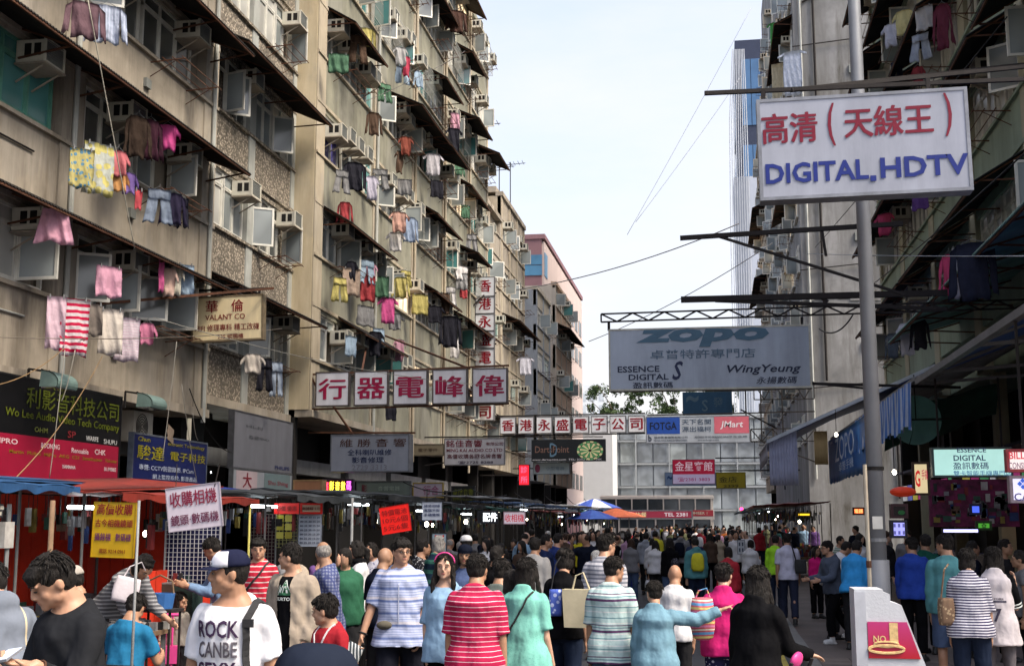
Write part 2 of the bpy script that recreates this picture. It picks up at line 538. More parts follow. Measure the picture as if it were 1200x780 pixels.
# ------------------------------------------------------------------ facade kit
_cache = {}
def window_meshes(s, w, h, n, opens, gi, fi=0, bars=False):
    key = (s, w, h, n, opens, gi, fi, bars)
    if key in _cache: return _cache[key]
    fr = MB(); pa = MB()
    t = .05
    cw = w / n
    th = h * .74
    def T(u, o, z): return (s * o, u, z)
    def bx(mb, u0, u1, o0, o1, z0, z1, M=None, mi=0):
        vs = [Vector(T(u, o, z)) for z in (z0, z1) for o in (o0, o1) for u in (u0, u1)]
        if M: vs = [M @ v for v in vs]
        mb.add(vs, [(0, 2, 3, 1), (4, 5, 7, 6), (0, 1, 5, 4), (2, 6, 7, 3), (0, 4, 6, 2), (1, 3, 7, 5)], mi)
    bx(fr, 0, w, 0, .07, 0, t); bx(fr, 0, w, 0, .07, h - t, h); bx(fr, 0, w, .002, .068, th, th + t)
    for k in range(n + 1):
        u = min(w - t, max(0, k * cw - t / 2))
        bx(fr, u, u + t, .004, .075, t, h - t)
    bx(fr, -.06, w + .06, .0, .13, -.07, -.002)           # ledge
    for k in range(n):
        u0, u1 = k * cw + t / 2, (k + 1) * cw - t / 2
        bx(pa, u0, u1, .02, .03, th + t, h - t, mi=0)
        if k in opens:
            sgn = 1 if k % 2 == 0 else -1
            ang = R(58 + 16 * ((k * 7) % 3))
            hu = u0 if sgn > 0 else u1
            piv = Vector(T(hu, .06, 0))
            M = Matrix.Translation(piv) @ Matrix.Rotation(-s * sgn * ang, 4, 'Z') @ Matrix.Translation(-piv)
            for a, b, c, d in ((u0, u0 + .05, t, th), (u1 - .05, u1, t, th), (u0 + .05, u1 - .05, t, t + .05), (u0 + .05, u1 - .05, th - .05, th)):
                bx(fr, a, b, .045, .085, c, d, M)
            bx(pa, u0 + .05, u1 - .05, .06, .068, t + .05, th - .05, M, mi=1)
        else:
            for a, b, c, d in ((u0, u0 + .04, t, th), (u1 - .04, u1, t, th), (u0 + .04, u1 - .04, t, t + .04), (u0 + .04, u1 - .04, th - .04, th)):
                bx(fr, a, b, .015, .06, c, d)
            bx(pa, u0 + .04, u1 - .04, .02, .03, t + .04, th - .04, mi=0)
    if bars:
        k = 0
        while k * .24 < w:
            bx(fr, k * .24, k * .24 + .018, .14, .158, .02, h, mi=1); k += 1
        for z in (.1, h * .5, h - .05): bx(fr, 0, w, .125, .139, z, z + .016, mi=1)
    fm = [m_wfr, m_wgr][fi]
    r = (fr.mesh('window', [fm, mat('purple_bars', (.30, .12, .36), .6, .1, .2, 5, bump=0)]), pa.mesh('pane', [GL[gi], GL[3] if gi == 3 else g_blue]))
    _cache[key] = r
    return r

def put_window(root, s, u, z, w, h, n, opens=(), gi=0, fi=0, o=-.12, bars=False):
    a, b = window_meshes(s, w, h, n, tuple(opens), gi, fi, bars)
    f = inst('window', a, root, (s * o, u, z))
    inst('pane', b, f)
    return f

def ac_mesh(s):
    if ('ac', s) in _cache: return _cache[('ac', s)]
    mb = MB()
    w, h, d = .56, .37, .52
    def bx(u0, u1, o0, o1, z0, z1, mi):
        x0, x1 = sorted((s * o0, s * o1))
        mb.box(x0, x1, u0, u1, z0, z1, mi)
    bx(0, w, 0, d, 0, h, 0)
    for k in range(9):                                   # outer grille fins
        bx(.04, w - .04, d, d + .012, .04 + k * .04, .058 + k * .04, 1)
    bx(.03, w - .03, d - .001, d + .004, .03, h - .03, 1)
    for side in (-.004, w - .002):                       # side louvres
        for k in range(2):
            bx(side, side + .006, d * .28 + k * .17, d * .28 + .12 + k * .17, .10, h - .06, 2)
    for u in (-.02, w):                                  # edge trim
        bx(u, u + .02, d - .03, d + .02, -.02, h + .02, 0)
    bx(-.02, w + .02, d - .02, d + .022, h, h + .02, 0)
    bx(-.02, w + .02, d - .02, d + .022, -.022, -.001, 0)
    bx(-.05, w + .05, 0, d + .03, -.05, -.024, 3)           # shelf
    for u in (.03, w - .05):
        mb.beam((0, u, -.32), (s * d * .9, u, -.06), .025, mi=3)
    me = mb.mesh('air_conditioner', [m_acc, m_acg, m_dark, m_conc])
    _cache[('ac', s)] = me
    return me

def rack_mesh(s, w, d=.75):
    key = ('rk', s, round(w, 2), d)
    if key in _cache: return _cache[key]
    mb = MB()
    for u in (0, w):
        mb.beam((0, u, 0), (s * d, u, .04), .022)
        mb.beam((0, u, -.3), (s * d * .75, u, .02), .014)
    for k in range(3):
        o = s * (d * (.42 + .28 * k))
        mb.beam((o, -.15, .03), (o, w + .15, .03), .015)
    me = mb.mesh('laundry_rack', m_rust)
    _cache[key] = me
    return me

def cage_mesh(s, w, h, d=.34):
    key = ('cage', s, w, h)
    if key in _cache: return _cache[key]
    mb = MB()
    n = int(w / .13)
    for i in range(n + 1):
        u = i * w / n
        mb.beam((s * d, u, -.05), (s * d, u, h * .9), .012)
    for z in (-.05, h * .28, h * .6, h * .9):
        mb.beam((s * d, 0, z), (s * d, w, z), .014)
        for u in (0, w): mb.beam((0, u, z), (s * d, u, z), .014)
    for i in range(5): mb.beam((s * d * i / 5, 0, -.05), (s * d * i / 5, w, -.05), .012)
    me = mb.mesh('window_cage', m_pipe)
    _cache[key] = me
    return me
def awning_mb(s, w, out, drop, wave=.09, amp=.012, th=.02):
    mb = MB()
    n = max(6, int(w / wave * 4))
    def fn(a, b):
        u = a * w
        return (s * b * out, u, -drop * b + amp * math.sin(u / wave * 2 * PI))
    mb.grid(fn, n, 2, 0, (0, 0, th))
    k = 0
    nb = max(2, int(w / 1.8) + 1)
    for i in range(nb):
        u = .1 + (w - .2) * i / (nb - 1)
        mb.beam((0, u, -.55), (s * out * .85, u, -drop * .85 - .05), .03, mi=1)
        mb.beam((0, u, -.04), (s * out * .97, u, -drop * .97 - .035), .03, mi=1)
    mb.beam((s * out * .97, .02, -drop - .02), (s * out * .97, w - .02, -drop - .02), .035, mi=1)
    return mb
def awning(root, s, u, z, w, out=1.0, drop=.38, m=None, o=0.0):
    key = ('aw', s, round(w, 2), out, drop, (m or m_awn).name)
    if key not in _cache: _cache[key] = awning_mb(s, w, out, drop).mesh('awning', [m or m_awn, m_rust])
    return inst('awning', _cache[key], root, (s * o, u, z))

def facade(name, label, s, X, Y0, Y1, base, top, pitch, bays, sill, head, wall, pier, spand, depth=11.0,
           zbot=None, pier_w=.35, group=None):
    """bays: list of (u0, u1).  returns root and helper dict.  s=+1 faces +X"""
    root = thing(name, label, 'building', (X, Y0, 0), group=group)
    L = Y1 - Y0
    def bx(mb, u0, u1, o0, o1, z0, z1, mi=0):
        x0, x1 = sorted((s * o0, s * o1))
        mb.box(x0, x1, u0, u1, z0, z1, mi)
    zb = base if zbot is None else zbot
    mb = MB(); bx(mb, 0, L, -depth, -.2, zb + .002, top)
    mb.build('wall', wall, root)
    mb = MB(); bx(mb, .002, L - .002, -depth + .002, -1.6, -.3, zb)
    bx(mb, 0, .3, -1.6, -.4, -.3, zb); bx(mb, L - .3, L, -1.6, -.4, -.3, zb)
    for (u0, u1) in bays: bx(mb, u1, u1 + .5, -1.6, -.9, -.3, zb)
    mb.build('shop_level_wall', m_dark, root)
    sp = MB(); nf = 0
    z = base
    while z + sill < top - .3:
        nf += 1; z += pitch
    for k in range(nf):
        za = base + k * pitch + (head - pitch if k else 0) + (.0 if k else 0)
        zc = base + k * pitch + sill
        bx(sp, 0, L, -.2, 0, max(za, zb), zc)
    za = base + nf * pitch + head - pitch
    if za < top: bx(sp, 0, L, -.2, 0, za, top)
    bx(sp, -.02, L + .02, -.3, .12, top, top + .25)
    sp.build('spandrel', spand, root)
    pm = MB()
    edges = [0] + [b[1] for b in bays]
    prev = 0
    for (u0, u1) in list(bays) + [(L, L)]:
        if u0 - prev > .02: bx(pm, prev, u0, -.19, .035, zb - .01, top - .01)
        prev = u1
    pm.build('pier', pier, root)
    lg = MB()
    for k in range(nf):
        zz = base + k * pitch + sill
        bx(lg, .01, L - .01, .0, .075, zz - .09, zz - .02)
        if k: bx(lg, .01, L - .01, .0, .05, base + k * pitch - .06, base + k * pitch + .03)
    lg.build('string_course', wall, root)
    return root, nf

rr = random.Random(11)
# =========================================================== A : near left block
A_X = -11.0
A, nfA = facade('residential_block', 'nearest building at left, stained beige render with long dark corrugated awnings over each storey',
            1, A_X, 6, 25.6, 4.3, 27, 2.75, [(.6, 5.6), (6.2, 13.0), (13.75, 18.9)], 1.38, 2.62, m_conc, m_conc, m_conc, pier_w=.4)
for k in range(nfA):
    zs = 4.3 + 2.75 * k + 1.38
    h = 2.62 - 1.38
    for bi, (u0, u1) in enumerate([(.6, 5.6), (6.2, 13.0), (13.75, 18.9)]):
        u = u0 + .12
        while u + 1.9 < u1 + .1:
            n = 3
            w = 1.95 if u + 2.0 * 2 < u1 + .3 else min(2.3, u1 - u - .1)
            op = rr.sample(range(n), rr.choice([0, 0, 1, 1])) if not (k == 0 and bi == 2) else [0, 2]
            gi = rr.choice([0, 0, 1, 2, 1])
            if k == 1 and bi == 1: put_window(A, 1, u, zs, w, h, 3, op, 3, 1)
            else: put_window(A, 1, u, zs, w, h, n, op, gi)
            if rr.random() < .75 or (bi == 2 and k < 3):
                inst('air_conditioner', ac_mesh(1), A, (-.05, u + w - .68 - rr.random() * .5, zs + h - .42))
            u += w + .14
        if rr.random() < .8:
            inst('laundry_rack', rack_mesh(1, 1.7), A, (0, u0 + .4 + rr.random() * (u1 - u0 - 2.4), zs - .18))
    awning(A, 1, .3, 4.3 + 2.75 * (k + 1) + .06, 18.9, 1.05, .42)
for u in (5.9, 13.35, 19.3): MB().tube([(.09, u, 4.0), (.09, u, 26.9)], .05, 8).build('drain_pipe', m_pipe, A)
for k in range(nfA):
    z = 4.3 + 2.75 * k + .35
    MB().tube([(.03, .5 + k, z), (.03, 7 + k, z + .02), (.03, 7.1 + k, z + .5), (.03, 12.2, z + .52)], .018, 5).build('conduit', m_iron if k % 2 else m_pipe, A)
    for u in (3.1 + k * .7, 10.4 - k * .5, 15.2 + k * .4): MB().box(.0, .07, u, u + .22, z + .25, z + .43).build('vent_box', m_acg, A)
# slab edge that overhangs the shops
MB().box(-1.6, .1, 0, 19.6, 4.12, 4.296).build('floor_slab', m_conc, A)

# =========================================================== B : pebble-dash block
Bb, nfB = facade('residential_block', 'pebble-dash grey building between the beige near block and the tall light concrete pier',
            1, -11.5, 25.6, 32.3, 4.75, 27, 2.85, [(.5, 3.25), (3.65, 6.4)], 1.2, 2.62, m_speck, m_pipe, m_speck)
for k in range(nfB):
    zs = 4.75 + 2.85 * k + 1.2; h = 1.42
    for bi, (u0, u1) in enumerate([(.5, 3.25), (3.65, 6.4)]):
        gi = rr.choice([0, 1, 2])
        put_window(Bb, 1, u0 + .1, zs, 1.25, h, 2, [rr.randrange(2)] if rr.random() < .5 else [], gi)
        put_window(Bb, 1, u0 + 1.4, zs, 1.25, h, 2, [rr.randrange(2)] if rr.random() < .5 else [], rr.choice([0, 1, 2]))
        if rr.random() < .9: inst('air_conditioner', ac_mesh(1), Bb, (-.05, u0 + 1.9, zs + h - .44))
        if rr.random() < .7: inst('laundry_rack', rack_mesh(1, 1.2), Bb, (0, u0 + .6, zs - .2))
    if k % 2 == 0: awning(Bb, 1, .1, 4.75 + 2.85 * (k + 1) + .02, 6.3, 1.2, .55)
MB().box(-1.6, .1, 0, 6.7, 4.55, 4.746).build('floor_slab', m_conc, Bb)

# =========================================================== C : long block
bC = [(.75, 5.95), (6.5, 11.2), (11.75, 16.4), (16.95, 21.6), (22.1, 26.4)]
Cb, nfC = facade('residential_block', 'long seven-storey block beyond the light pier, green-grey panels, crowded with casements and dark awnings',
            1, -10.9, 32.3, 59, 4.9, 25.6, 2.95, bC, 1.45, 2.75, m_cream, m_cream, m_panelg)
MB().box(-.62, -.005, -.03, -.003, 4.9, 25.5).build('corner_pier', mat('pale_pier', (.56, .48, .34), .9, 0, .25, .5, streak=.6, dirt=(.22, .15, .07)), Cb)
for k in range(nfC):
    zs = 4.9 + 2.95 * k + 1.45; h = 1.3
    for bi, (u0, u1) in enumerate(bC):
        L = u1 - u0
        u = u0 + .08
        wins = 3 if L > 4.9 else 2
        ww = (L - .16 - .35 * (wins - 1)) / wins
        for q in range(wins):
            gi = rr.choice([0, 0, 1, 2, 2, 1, 3]) if bi < 3 else rr.choice([0, 1, 3, 3, 2, 4])
            if k == 2 and bi == 0: gi = [5, 2, 3][q % 3]
            if k == 0 and bi == 2: gi = 4
            if k == 1 and bi == 1: gi = 4 if q == 1 else gi
            n = 3 if ww > 1.7 else 2
            op = rr.sample(range(n), rr.choice([0, 0, 0, 1, 1, 2]))
            put_window(Cb, 1, u, zs, round(ww, 2), h, n, sorted(op), gi)
            if rr.random() < .72:
                inst('air_conditioner', ac_mesh(1), Cb, (-.05, u + ww - .5 + rr.random() * .3, zs + h - .42 + rr.uniform(-.25, .02)))
            if rr.random() < .16: inst('window_cage', cage_mesh(1, round(ww, 2), h), Cb, (-.02, u, zs))
            if rr.random() < .4:
                inst('air_conditioner', ac_mesh(1), Cb, (-.05, u + .1, zs + h - .42 + rr.uniform(-.25, .02)))
            u += ww + .35
        if rr.random() < .75: inst('laundry_rack', rack_mesh(1, 2.0), Cb, (0, u0 + .3 + rr.random() * (L - 2.6), zs - .15))
        if rr.random() < (.6 if bi < 2 else .85):
            awning(Cb, 1, u0 + rr.choice([0, 0, L * .3]), 4.9 + 2.95 * (k + 1) + rr.uniform(-.05, .1), L * rr.choice([1, .7]), rr.choice([.9, 1.2]), .55)
    # every bay's parapet band
for b in bC[:-1]: MB().tube([(.10, b[1] + .2, 4.0), (.10, b[1] + .2, 25.5)], .055, 8).build('drain_pipe', m_pipe if b[1] < 10 else m_cream, Cb)
MB().box(-1.6, .1, 0, 26.7, 4.7, 4.896).build('floor_slab', m_conc, Cb)
# cages and sheds on the roof edge
mb = MB(); mb.box(-5, -.8, 19, 25.5, 25.86, 28.0)
mb.build('rooftop_shed', m_conc2, Cb)

# =========================================================== D, E : lower blocks further on
def small_block(label, s, X, Y0, Y1, top, base, pitch, wall, spand, seed, awn=.8, gis=(0, 1, 3, 2), depth=9):
    r = random.Random(seed)
    L = Y1 - Y0
    nb = max(1, round(L / 3.2))
    bw = (L - .4) / nb
    bays = [(.4 + i * bw, .4 + i * bw + bw - .4) for i in range(nb)]
    b, nf = facade('residential_block', label, s, X, Y0, Y1, base, top, pitch, bays, 1.25, 2.5, wall, wall, spand, depth)
    for k in range(nf):
        zs = base + pitch * k + 1.25
        if zs + 1.25 > top: continue
        for (u0, u1) in bays:
            put_window(b, s, u0 + .1, zs, round(u1 - u0 - .2, 2), 1.25, 3, [r.randrange(3)] if r.random() < .6 else [], r.choice(gis))
            if r.random() < .7: inst('air_conditioner', ac_mesh(s), b, (-.05 * s, u0 + r.random() * (u1 - u0 - .7), zs + .8))
            if r.random() < .4: inst('laundry_rack', rack_mesh(s, 1.5), b, (0, u0 + .5, zs - .15))
        if r.random() < awn: awning(b, s, .2, base + pitch * (k + 1), L - .4, 1.1, .5)
    return b, nf
small_block('narrow stained block under a rooftop hut, where the long block on the left ends', 1, -11.5, 59.1, 66.3, 18.3, 4.6, 2.9, m_conc, m_conc, 21)
E2, _ = small_block('six-storey cream block with black awnings beside the vertical red character sign', 1, -11.5, 66.4, 75.0, 19.9, 4.6, 2.9, m_cream, m_conc, 22)
MB().box(-7, -.3, .1, 8.4, 20.16, 20.5).build('roof_slab', m_conc, E2)
MB().box(-3.2, -2.4, .4, 1.2, 20.52, 21.6).build('chimney', m_rust, E2)
b, _ = small_block('grey block with a blank pale blue-grey end wall on the left side', 1, -11.1, 77.4, 84, 16.6, 4.4, 2.9,
            mat('blue_grey_render', (.34, .37, .41), .9, 0, .12, .4, streak=.3), mat('pale_render', (.52, .47, .38), .9, 0, .15, .5, streak=.4), 23, .4)
b, _ = small_block('low cream and salmon block below the pink glass-banded building', 1, -11.1, 87, 97, 18.7, 4.4, 2.9,
            mat('beige_render', (.46, .40, .33), .9, 0, .15, .4, streak=.4), mat('salmon_render', (.52, .37, .27), .9, 0, .15, .5, streak=.4), 24, .5)
# pink building with glass bands
Pk = thing('office_block', 'pink tiled block with blue glass bands at its corner, furthest on the left side', 'building', (-13.7, 100, 0))
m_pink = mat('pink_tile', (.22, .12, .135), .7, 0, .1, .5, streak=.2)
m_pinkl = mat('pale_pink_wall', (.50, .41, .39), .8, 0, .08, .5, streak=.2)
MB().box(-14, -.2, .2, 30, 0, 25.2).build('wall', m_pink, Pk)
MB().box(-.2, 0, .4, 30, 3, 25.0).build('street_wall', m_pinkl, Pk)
MB().box(-14.1, .1, .1, 30.1, 25.2, 25.6).build('parapet', m_pink, Pk)
gl = mat('blue_band_glass', (.07, .20, .34), .35, 0, .3, .5, bump=0, spec=.3)
for zz in (22.1, 19.2, 16.3):
    for i in range(6):
        for j in range(2):
            MB().box(-13.6 + i * 2.25, -11.4 + i * 2.25, .12, .2, zz + j * .9, zz + j * .9 + .84).build('window', gl, Pk)
    MB().box(0, .05, .45, 2.1, zz, zz + 2.0).build('window', gl, Pk)
wm = MB().box(0, .06, 0, .9, 0, 1.5).mesh('window', g_dark)
for zz in range(6):
    for i in range(7):
        for j in range(2): inst('window', wm, Pk, (0, 5 + i * 3.6 + j * 1.4, 5 + zz * 3.2))

# =========================================================== right side
# G : green block
m_green = mat('pale_green_render', (.26, .33, .26), .9, 0, .15, .8, streak=.5, dirt=(.10, .11, .08))
m_gcream = mat('pier_cream', (.40, .38, .28), .9, 0, .15, .8, streak=.4)
bG = [(.6, 5.2), (5.9, 10.5), (11.2, 15.8), (16.5, 21.1), (21.8, 26.4), (27.1, 31.6)]
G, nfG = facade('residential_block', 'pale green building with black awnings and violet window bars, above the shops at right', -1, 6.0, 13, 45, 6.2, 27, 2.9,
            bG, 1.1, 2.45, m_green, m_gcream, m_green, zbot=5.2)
for k in range(nfG):
    zs = 6.2 + 2.9 * k + 1.1
    for bi, (u0, u1) in enumerate(bG):
        for q in range(2):
            put_window(G, -1, u0 + .15 + q * 2.25, zs, 2.05, 1.35, 3, [rr.randrange(3)] if rr.random() < .3 else [], rr.choice([1, 1, 0]), 0, bars=(bi < 2 and k > 1))
        if rr.random() < .6: inst('air_conditioner', ac_mesh(-1), G, (.05, u0 + rr.random() * 3.6, zs + .8))
        if rr.random() < .7: inst('laundry_rack', rack_mesh(-1, 2.0), G, (0, u0 + .9, zs - .2))
        if bi != 1 or k % 2: awning(G, -1, u0 - .15, 6.2 + 2.9 * (k + 1) - .2, 4.9, 1.0, .6, mat('black_sheet', (.012, .012, .014), .8, 0, .3, 3))
awning(G, -1, .0, 6.75, 18.5, 1.7, .5, m_awng)
# shops level below is built with the shops

# H : concrete end wall block
H = thing('residential_block', 'tall block with a blank weathered concrete end wall behind the lamp post at right', 'building', (4.7, 65, 0))
MB().box(0, 14, 0, 36, -.3, 44).build('wall', m_conc2, H)
for zz, yy in ((13.2, 0), (22.5, 0)):
    mb = MB()
    for i in range(24): mb.box(-.02 + i * .6, .58 + i * .6, -.05 - .02 * math.sin(i * 1.7), -.004, zz + .12 * math.sin(i * .9), zz + .22 + .12 * math.sin(i * .9 + .6))
    mb.build('weathered_ledge', m_conc2, H)
MB().tube([(.5, -.08, 29.5), (2, -.1, 30.3), (6, -.1, 30.6), (9, -.1, 30.2)], .06, 6).build('cable_run', m_iron, H)
mb = MB()
wmr = random.Random(5)
for x_, z0_, z1_ in ((.35, 4, 44), (1.05, 9, 44), (4.4, 3, 26), (4.75, 3, 44)): MB().tube([(x_, -.12, z0_), (x_, -.12, z1_)], .07, 6).build('drain_pipe', m_pipe if x_ < 1 else m_iron, H)
for z_ in (7.5, 10.6, 16.3, 19.2, 25.4): MB().box(2.1 + (z_ % 3) * .5, 2.6 + (z_ % 3) * .5, -.12, -.006, z_, z_ + .45).build('vent_box', m_acg, H)
for z_ in (8.6, 14.8, 20.5, 27): MB().beam((-.1, -.14, z_), (3.6, -.14, z_ + .3), .05).build('conduit', m_iron, H)
for k in range(11):
    for j in range(8):
        put_window(H, -1, 1 + j * 4.3, 6 + k * 3.0, 2.0, 1.4, 3, [wmr.randrange(3)], wmr.choice([0, 1, 2, 4]), 0, o=.01)
        if wmr.random() < .6: inst('air_conditioner', ac_mesh(-1), H, (0, 1.2 + j * 4.3 + wmr.random(), 7.0 + k * 3.0))
        if wmr.random() < .6: inst('laundry_rack', rack_mesh(-1, 1.8), H, (0, 1.0 + j * 4.3, 5.8 + k * 3.0))
    if k % 3 == 1: awning(H, -1, .5, 8.1 + k * 3.0, 10, 1.0, .5)

# block between, with a sunlit cluttered front
small_block('further right-hand block seen edge-on, cream with laundry and boxes on its front', -1, 4.6, 101.5, 117, 36, 4.4, 2.95, m_cream, m_cream, 31, .6, (1, 4, 0))
# glass tower
T = thing('office_tower', 'dark-framed blue glass tower top beyond the right-hand blocks', 'building', (4.6, 190, 0))
MB().box(0, 20, 0, 16, -.3, 77).build('wall', mat('tower_metal', (.035, .045, .08), .5, .3, .1, 1), T)
tg = mat('tower_glass', (.07, .16, .32), .3, 0, .25, .2, bump=0, spec=.4)
for zz in range(5):
    for i in range(4):
        for q in range(2):
            MB().box(.9 + i * 4.4 + q * 1.5, 2.3 + i * 4.4 + q * 1.5, -.12, -.01, 7 + zz * 14, 17.8 + zz * 14).build('window', tg, T)
    for i in range(4): MB().box(-.12, -.01, .8 + i * 3.8, 4.1 + i * 3.8, 7 + zz * 14, 17.8 + zz * 14).build('window', tg, T)
# netted scaffold tower
Sc = thing('netted_scaffold', 'tall white netted scaffold of slender poles, between the sky and the right-hand blocks', 'scaffold', (2.8, 165, 0))
mb = MB().box(.6, 5, .6, 8, -.3, 48)
mb.build('net_sheet', mat('white_net', (.40, .44, .52), .8, 0, .12, .3), Sc)
for i in range(9):
    x = i * .32
    MB().tube([(x * 1.0 - .2, .4, 0), (x, .4, 40), (x * .9 + .25, .4, 56), (x * .6 + .9, .4, 66)], .07, 5).build('pole', mat('pale_pole', (.42, .45, .5), .6, 0, .1, 1), Sc)

# =========================================================== end of street
gq = glass('grey_glass', (.24, .27, .30), .3)
K = thing('glass_building', 'low grey glass-fronted building closing the end of the street', 'building', (-17.5, 150, 0))
MB().box(0, 32, .4, 14, -.3, 14.7).build('wall', mat('grey_cladding', (.33, .36, .38), .7, 0, .1, .3), K)
k_r = random.Random(9)
for i in range(16):
    for j in range(5):
        g = gq if k_r.random() < .55 else (glass('pale_glass', (.34, .38, .41), .3) if k_r.random() < .6 else g_blue)
        MB().box(.2 + i * 2.0, 2.05 + i * 2.0, .15, .395, .6 + j * 2.75, 3.15 + j * 2.75).build('window', g, K)
mb = MB()
for j in range(6): mb.box(0, 32, -.1, .14, .3 + j * 2.75, .52 + j * 2.75)
for i in range(9): mb.box(i * 4.0, .16 + i * 4.0, -.2, -.11, .3, 14.3)
mb.build('mullion', mat('white_mullion', (.27, .29, .31), .6, 0, .1, 1, bump=0), K)
solo(MB().box(-16.2, -11.6, 142, 149, -.3, 13.2).box(-16.3, -11.5, 141.9, 149.1, 13.2, 13.5), 'white_tiled_block', mat('white_tile_wall', (.52, .53, .54), .8, 0, .05, 1), 'plain white tiled block left of the bus at the street end', 'building', (-14, 145, 0))
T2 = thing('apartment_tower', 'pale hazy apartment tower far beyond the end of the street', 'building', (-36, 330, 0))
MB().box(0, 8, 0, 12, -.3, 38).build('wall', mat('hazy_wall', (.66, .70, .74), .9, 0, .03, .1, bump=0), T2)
for i in range(3):
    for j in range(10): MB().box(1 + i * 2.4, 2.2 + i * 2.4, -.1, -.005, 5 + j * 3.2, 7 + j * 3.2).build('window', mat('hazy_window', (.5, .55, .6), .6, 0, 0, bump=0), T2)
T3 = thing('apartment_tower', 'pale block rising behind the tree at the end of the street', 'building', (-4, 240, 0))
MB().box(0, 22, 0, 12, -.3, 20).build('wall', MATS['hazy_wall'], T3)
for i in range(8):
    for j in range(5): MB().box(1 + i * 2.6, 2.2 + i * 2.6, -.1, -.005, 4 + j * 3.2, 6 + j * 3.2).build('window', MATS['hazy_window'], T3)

# trees at the end
def tree(label, x, y, z0, h, cr, seed, cols=((.045, .075, .025), (.07, .11, .035))):
    r = random.Random(seed)
    root = thing('street_tree', label, 'tree', (x, y, z0), group='trees at the end of the street')
    mb = MB()
    mb.tube([(0, 0, 0), (.1, 0, h * .35), (.2, .1, h * .6)], [.28, .22, .14], 8)
    for i in range(7):
        a = r.random() * 2 * PI
        mb.tube([(.1, 0, h * (.32 + .05 * i)), (math.cos(a) * cr * .5, math.sin(a) * cr * .5, h * (.55 + .05 * i)), (math.cos(a) * cr * .85, math.sin(a) * cr * .85, h * (.65 + .05 * i))], [.1, .07, .03], 5)
    mb.build('trunk', mat('bark', (.10, .07, .05), .9, 0, .3, 4), root)
    lf = MB()
    clumps = []
    for i in range(64):
        a = r.random() * 2 * PI; q = cr * r.random() ** .5
        z = h * (.5 + .5 * r.random())
        q *= math.sqrt(max(.1, 1 - ((z / h - .72) / .32) ** 2))
        clumps.append((math.cos(a) * q, math.sin(a) * q, z, r.uniform(.5, 1.1)))
    for (cx, cy, cz, cs) in clumps:
        for _ in range(130):
            d = Vector((r.gauss(0, 1), r.gauss(0, 1), r.gauss(0, .7))).normalized() * cs * r.uniform(.5, 1)
            p = Vector((cx, cy, cz)) + d
            e1 = Vector((r.uniform(-1, 1), r.uniform(-1, 1), r.uniform(-1, 1))).normalized()
            e2 = e1.cross(Vector((r.uniform(-1, 1), r.uniform(-1, 1), .3))).normalized()
            s = r.uniform(.12, .26)
            lf.add([p - e1 * s, p + e2 * s * .5, p + e1 * s, p - e2 * s * .5], [(0, 1, 2, 3)], 0 if r.random() < .6 else 1)
    lf.build('crown', [mat('leaf_dark', cols[0], .6, 0, .3, 1, bump=0), mat('leaf_light', cols[1], .6, 0, .3, 1, bump=0)], root)
tree('dark green tree at left of the three, behind the glass-fronted building', -12.4, 172, 0, 21.2, 6.4, 1)
tree('wide dark green tree in the middle of the row behind the glass-fronted building', -5.0, 174, 0, 22.0, 7.0, 2)
tree('olive green tree at the right-hand end of the tree row', 3.0, 171, 0, 21.2, 6.2, 3, ((.07, .07, .025), (.12, .10, .04)))
# ------------------------------------------------------------------ hanging signs
def box_at(x0, y0, x1, y1, Y):
    a = P(x0, (y0 + y1) / 2, Y); b = P(x1, (y0 + y1) / 2, Y)
    t = P((x0 + x1) / 2, y0, Y); u = P((x0 + x1) / 2, y1, Y)
    return (a + b) / 2, abs(b.x - a.x), abs(t.z - u.z)
def sg(name, label, x0, y0, x1, y1, Y, cat='sign', tilt_px=0, **k):
    c, w, h = box_at(x0, y0, x1, y1, Y)
    return signboard(name, label, cat, c, w, h, **k)
def sf(name, label, x0, y0, x1, y1, X, cat='sign', **k):
    "board lying along the left facade, facing the street"
    a = PX(x0, (y0 + y1) / 2, X); b = PX(x1, (y0 + y1) / 2, X)
    xm = (x0 + x1) / 2
    t = PX(xm, y0, X); u = PX(xm, y1, X)
    c = Vector((X, (a.y + b.y) / 2, 0))
    q = PX(xm, (y0 + y1) / 2, X)
    c.z = q.z
    return signboard(name, label, cat, c, abs(b.y - a.y), abs(t.z - u.z), rz=R(90), **k)
def bracket(root, beams, w=.05, m=None, name='bracket'):
    mb = MB()
    for a, b in beams: mb.beam(a, b, w)
    o = mb.build(name, m or m_iron, root)
    if root is not None:      # beams are given in world space
        M = Matrix.Translation(root.location) @ root.rotation_euler.to_matrix().to_4x4()
        o.data.transform(M.inverted())
    return o
def truss(root, a, b, hgt, n, w=.04, m=None):
    a = Vector(a); b = Vector(b); up = Vector((0, 0, hgt))
    bs = [(a, b), (a + up, b + up)]
    for i in range(n):
        p = a.lerp(b, i / n); q = a.lerp(b, (i + 1) / n)
        bs.append((p, q + up) if i % 2 else (p + up, q))
    bs += [(a, a + up), (b, b + up)]
    return bracket(root, bs, w, m, 'truss')

RED = '9c1238'
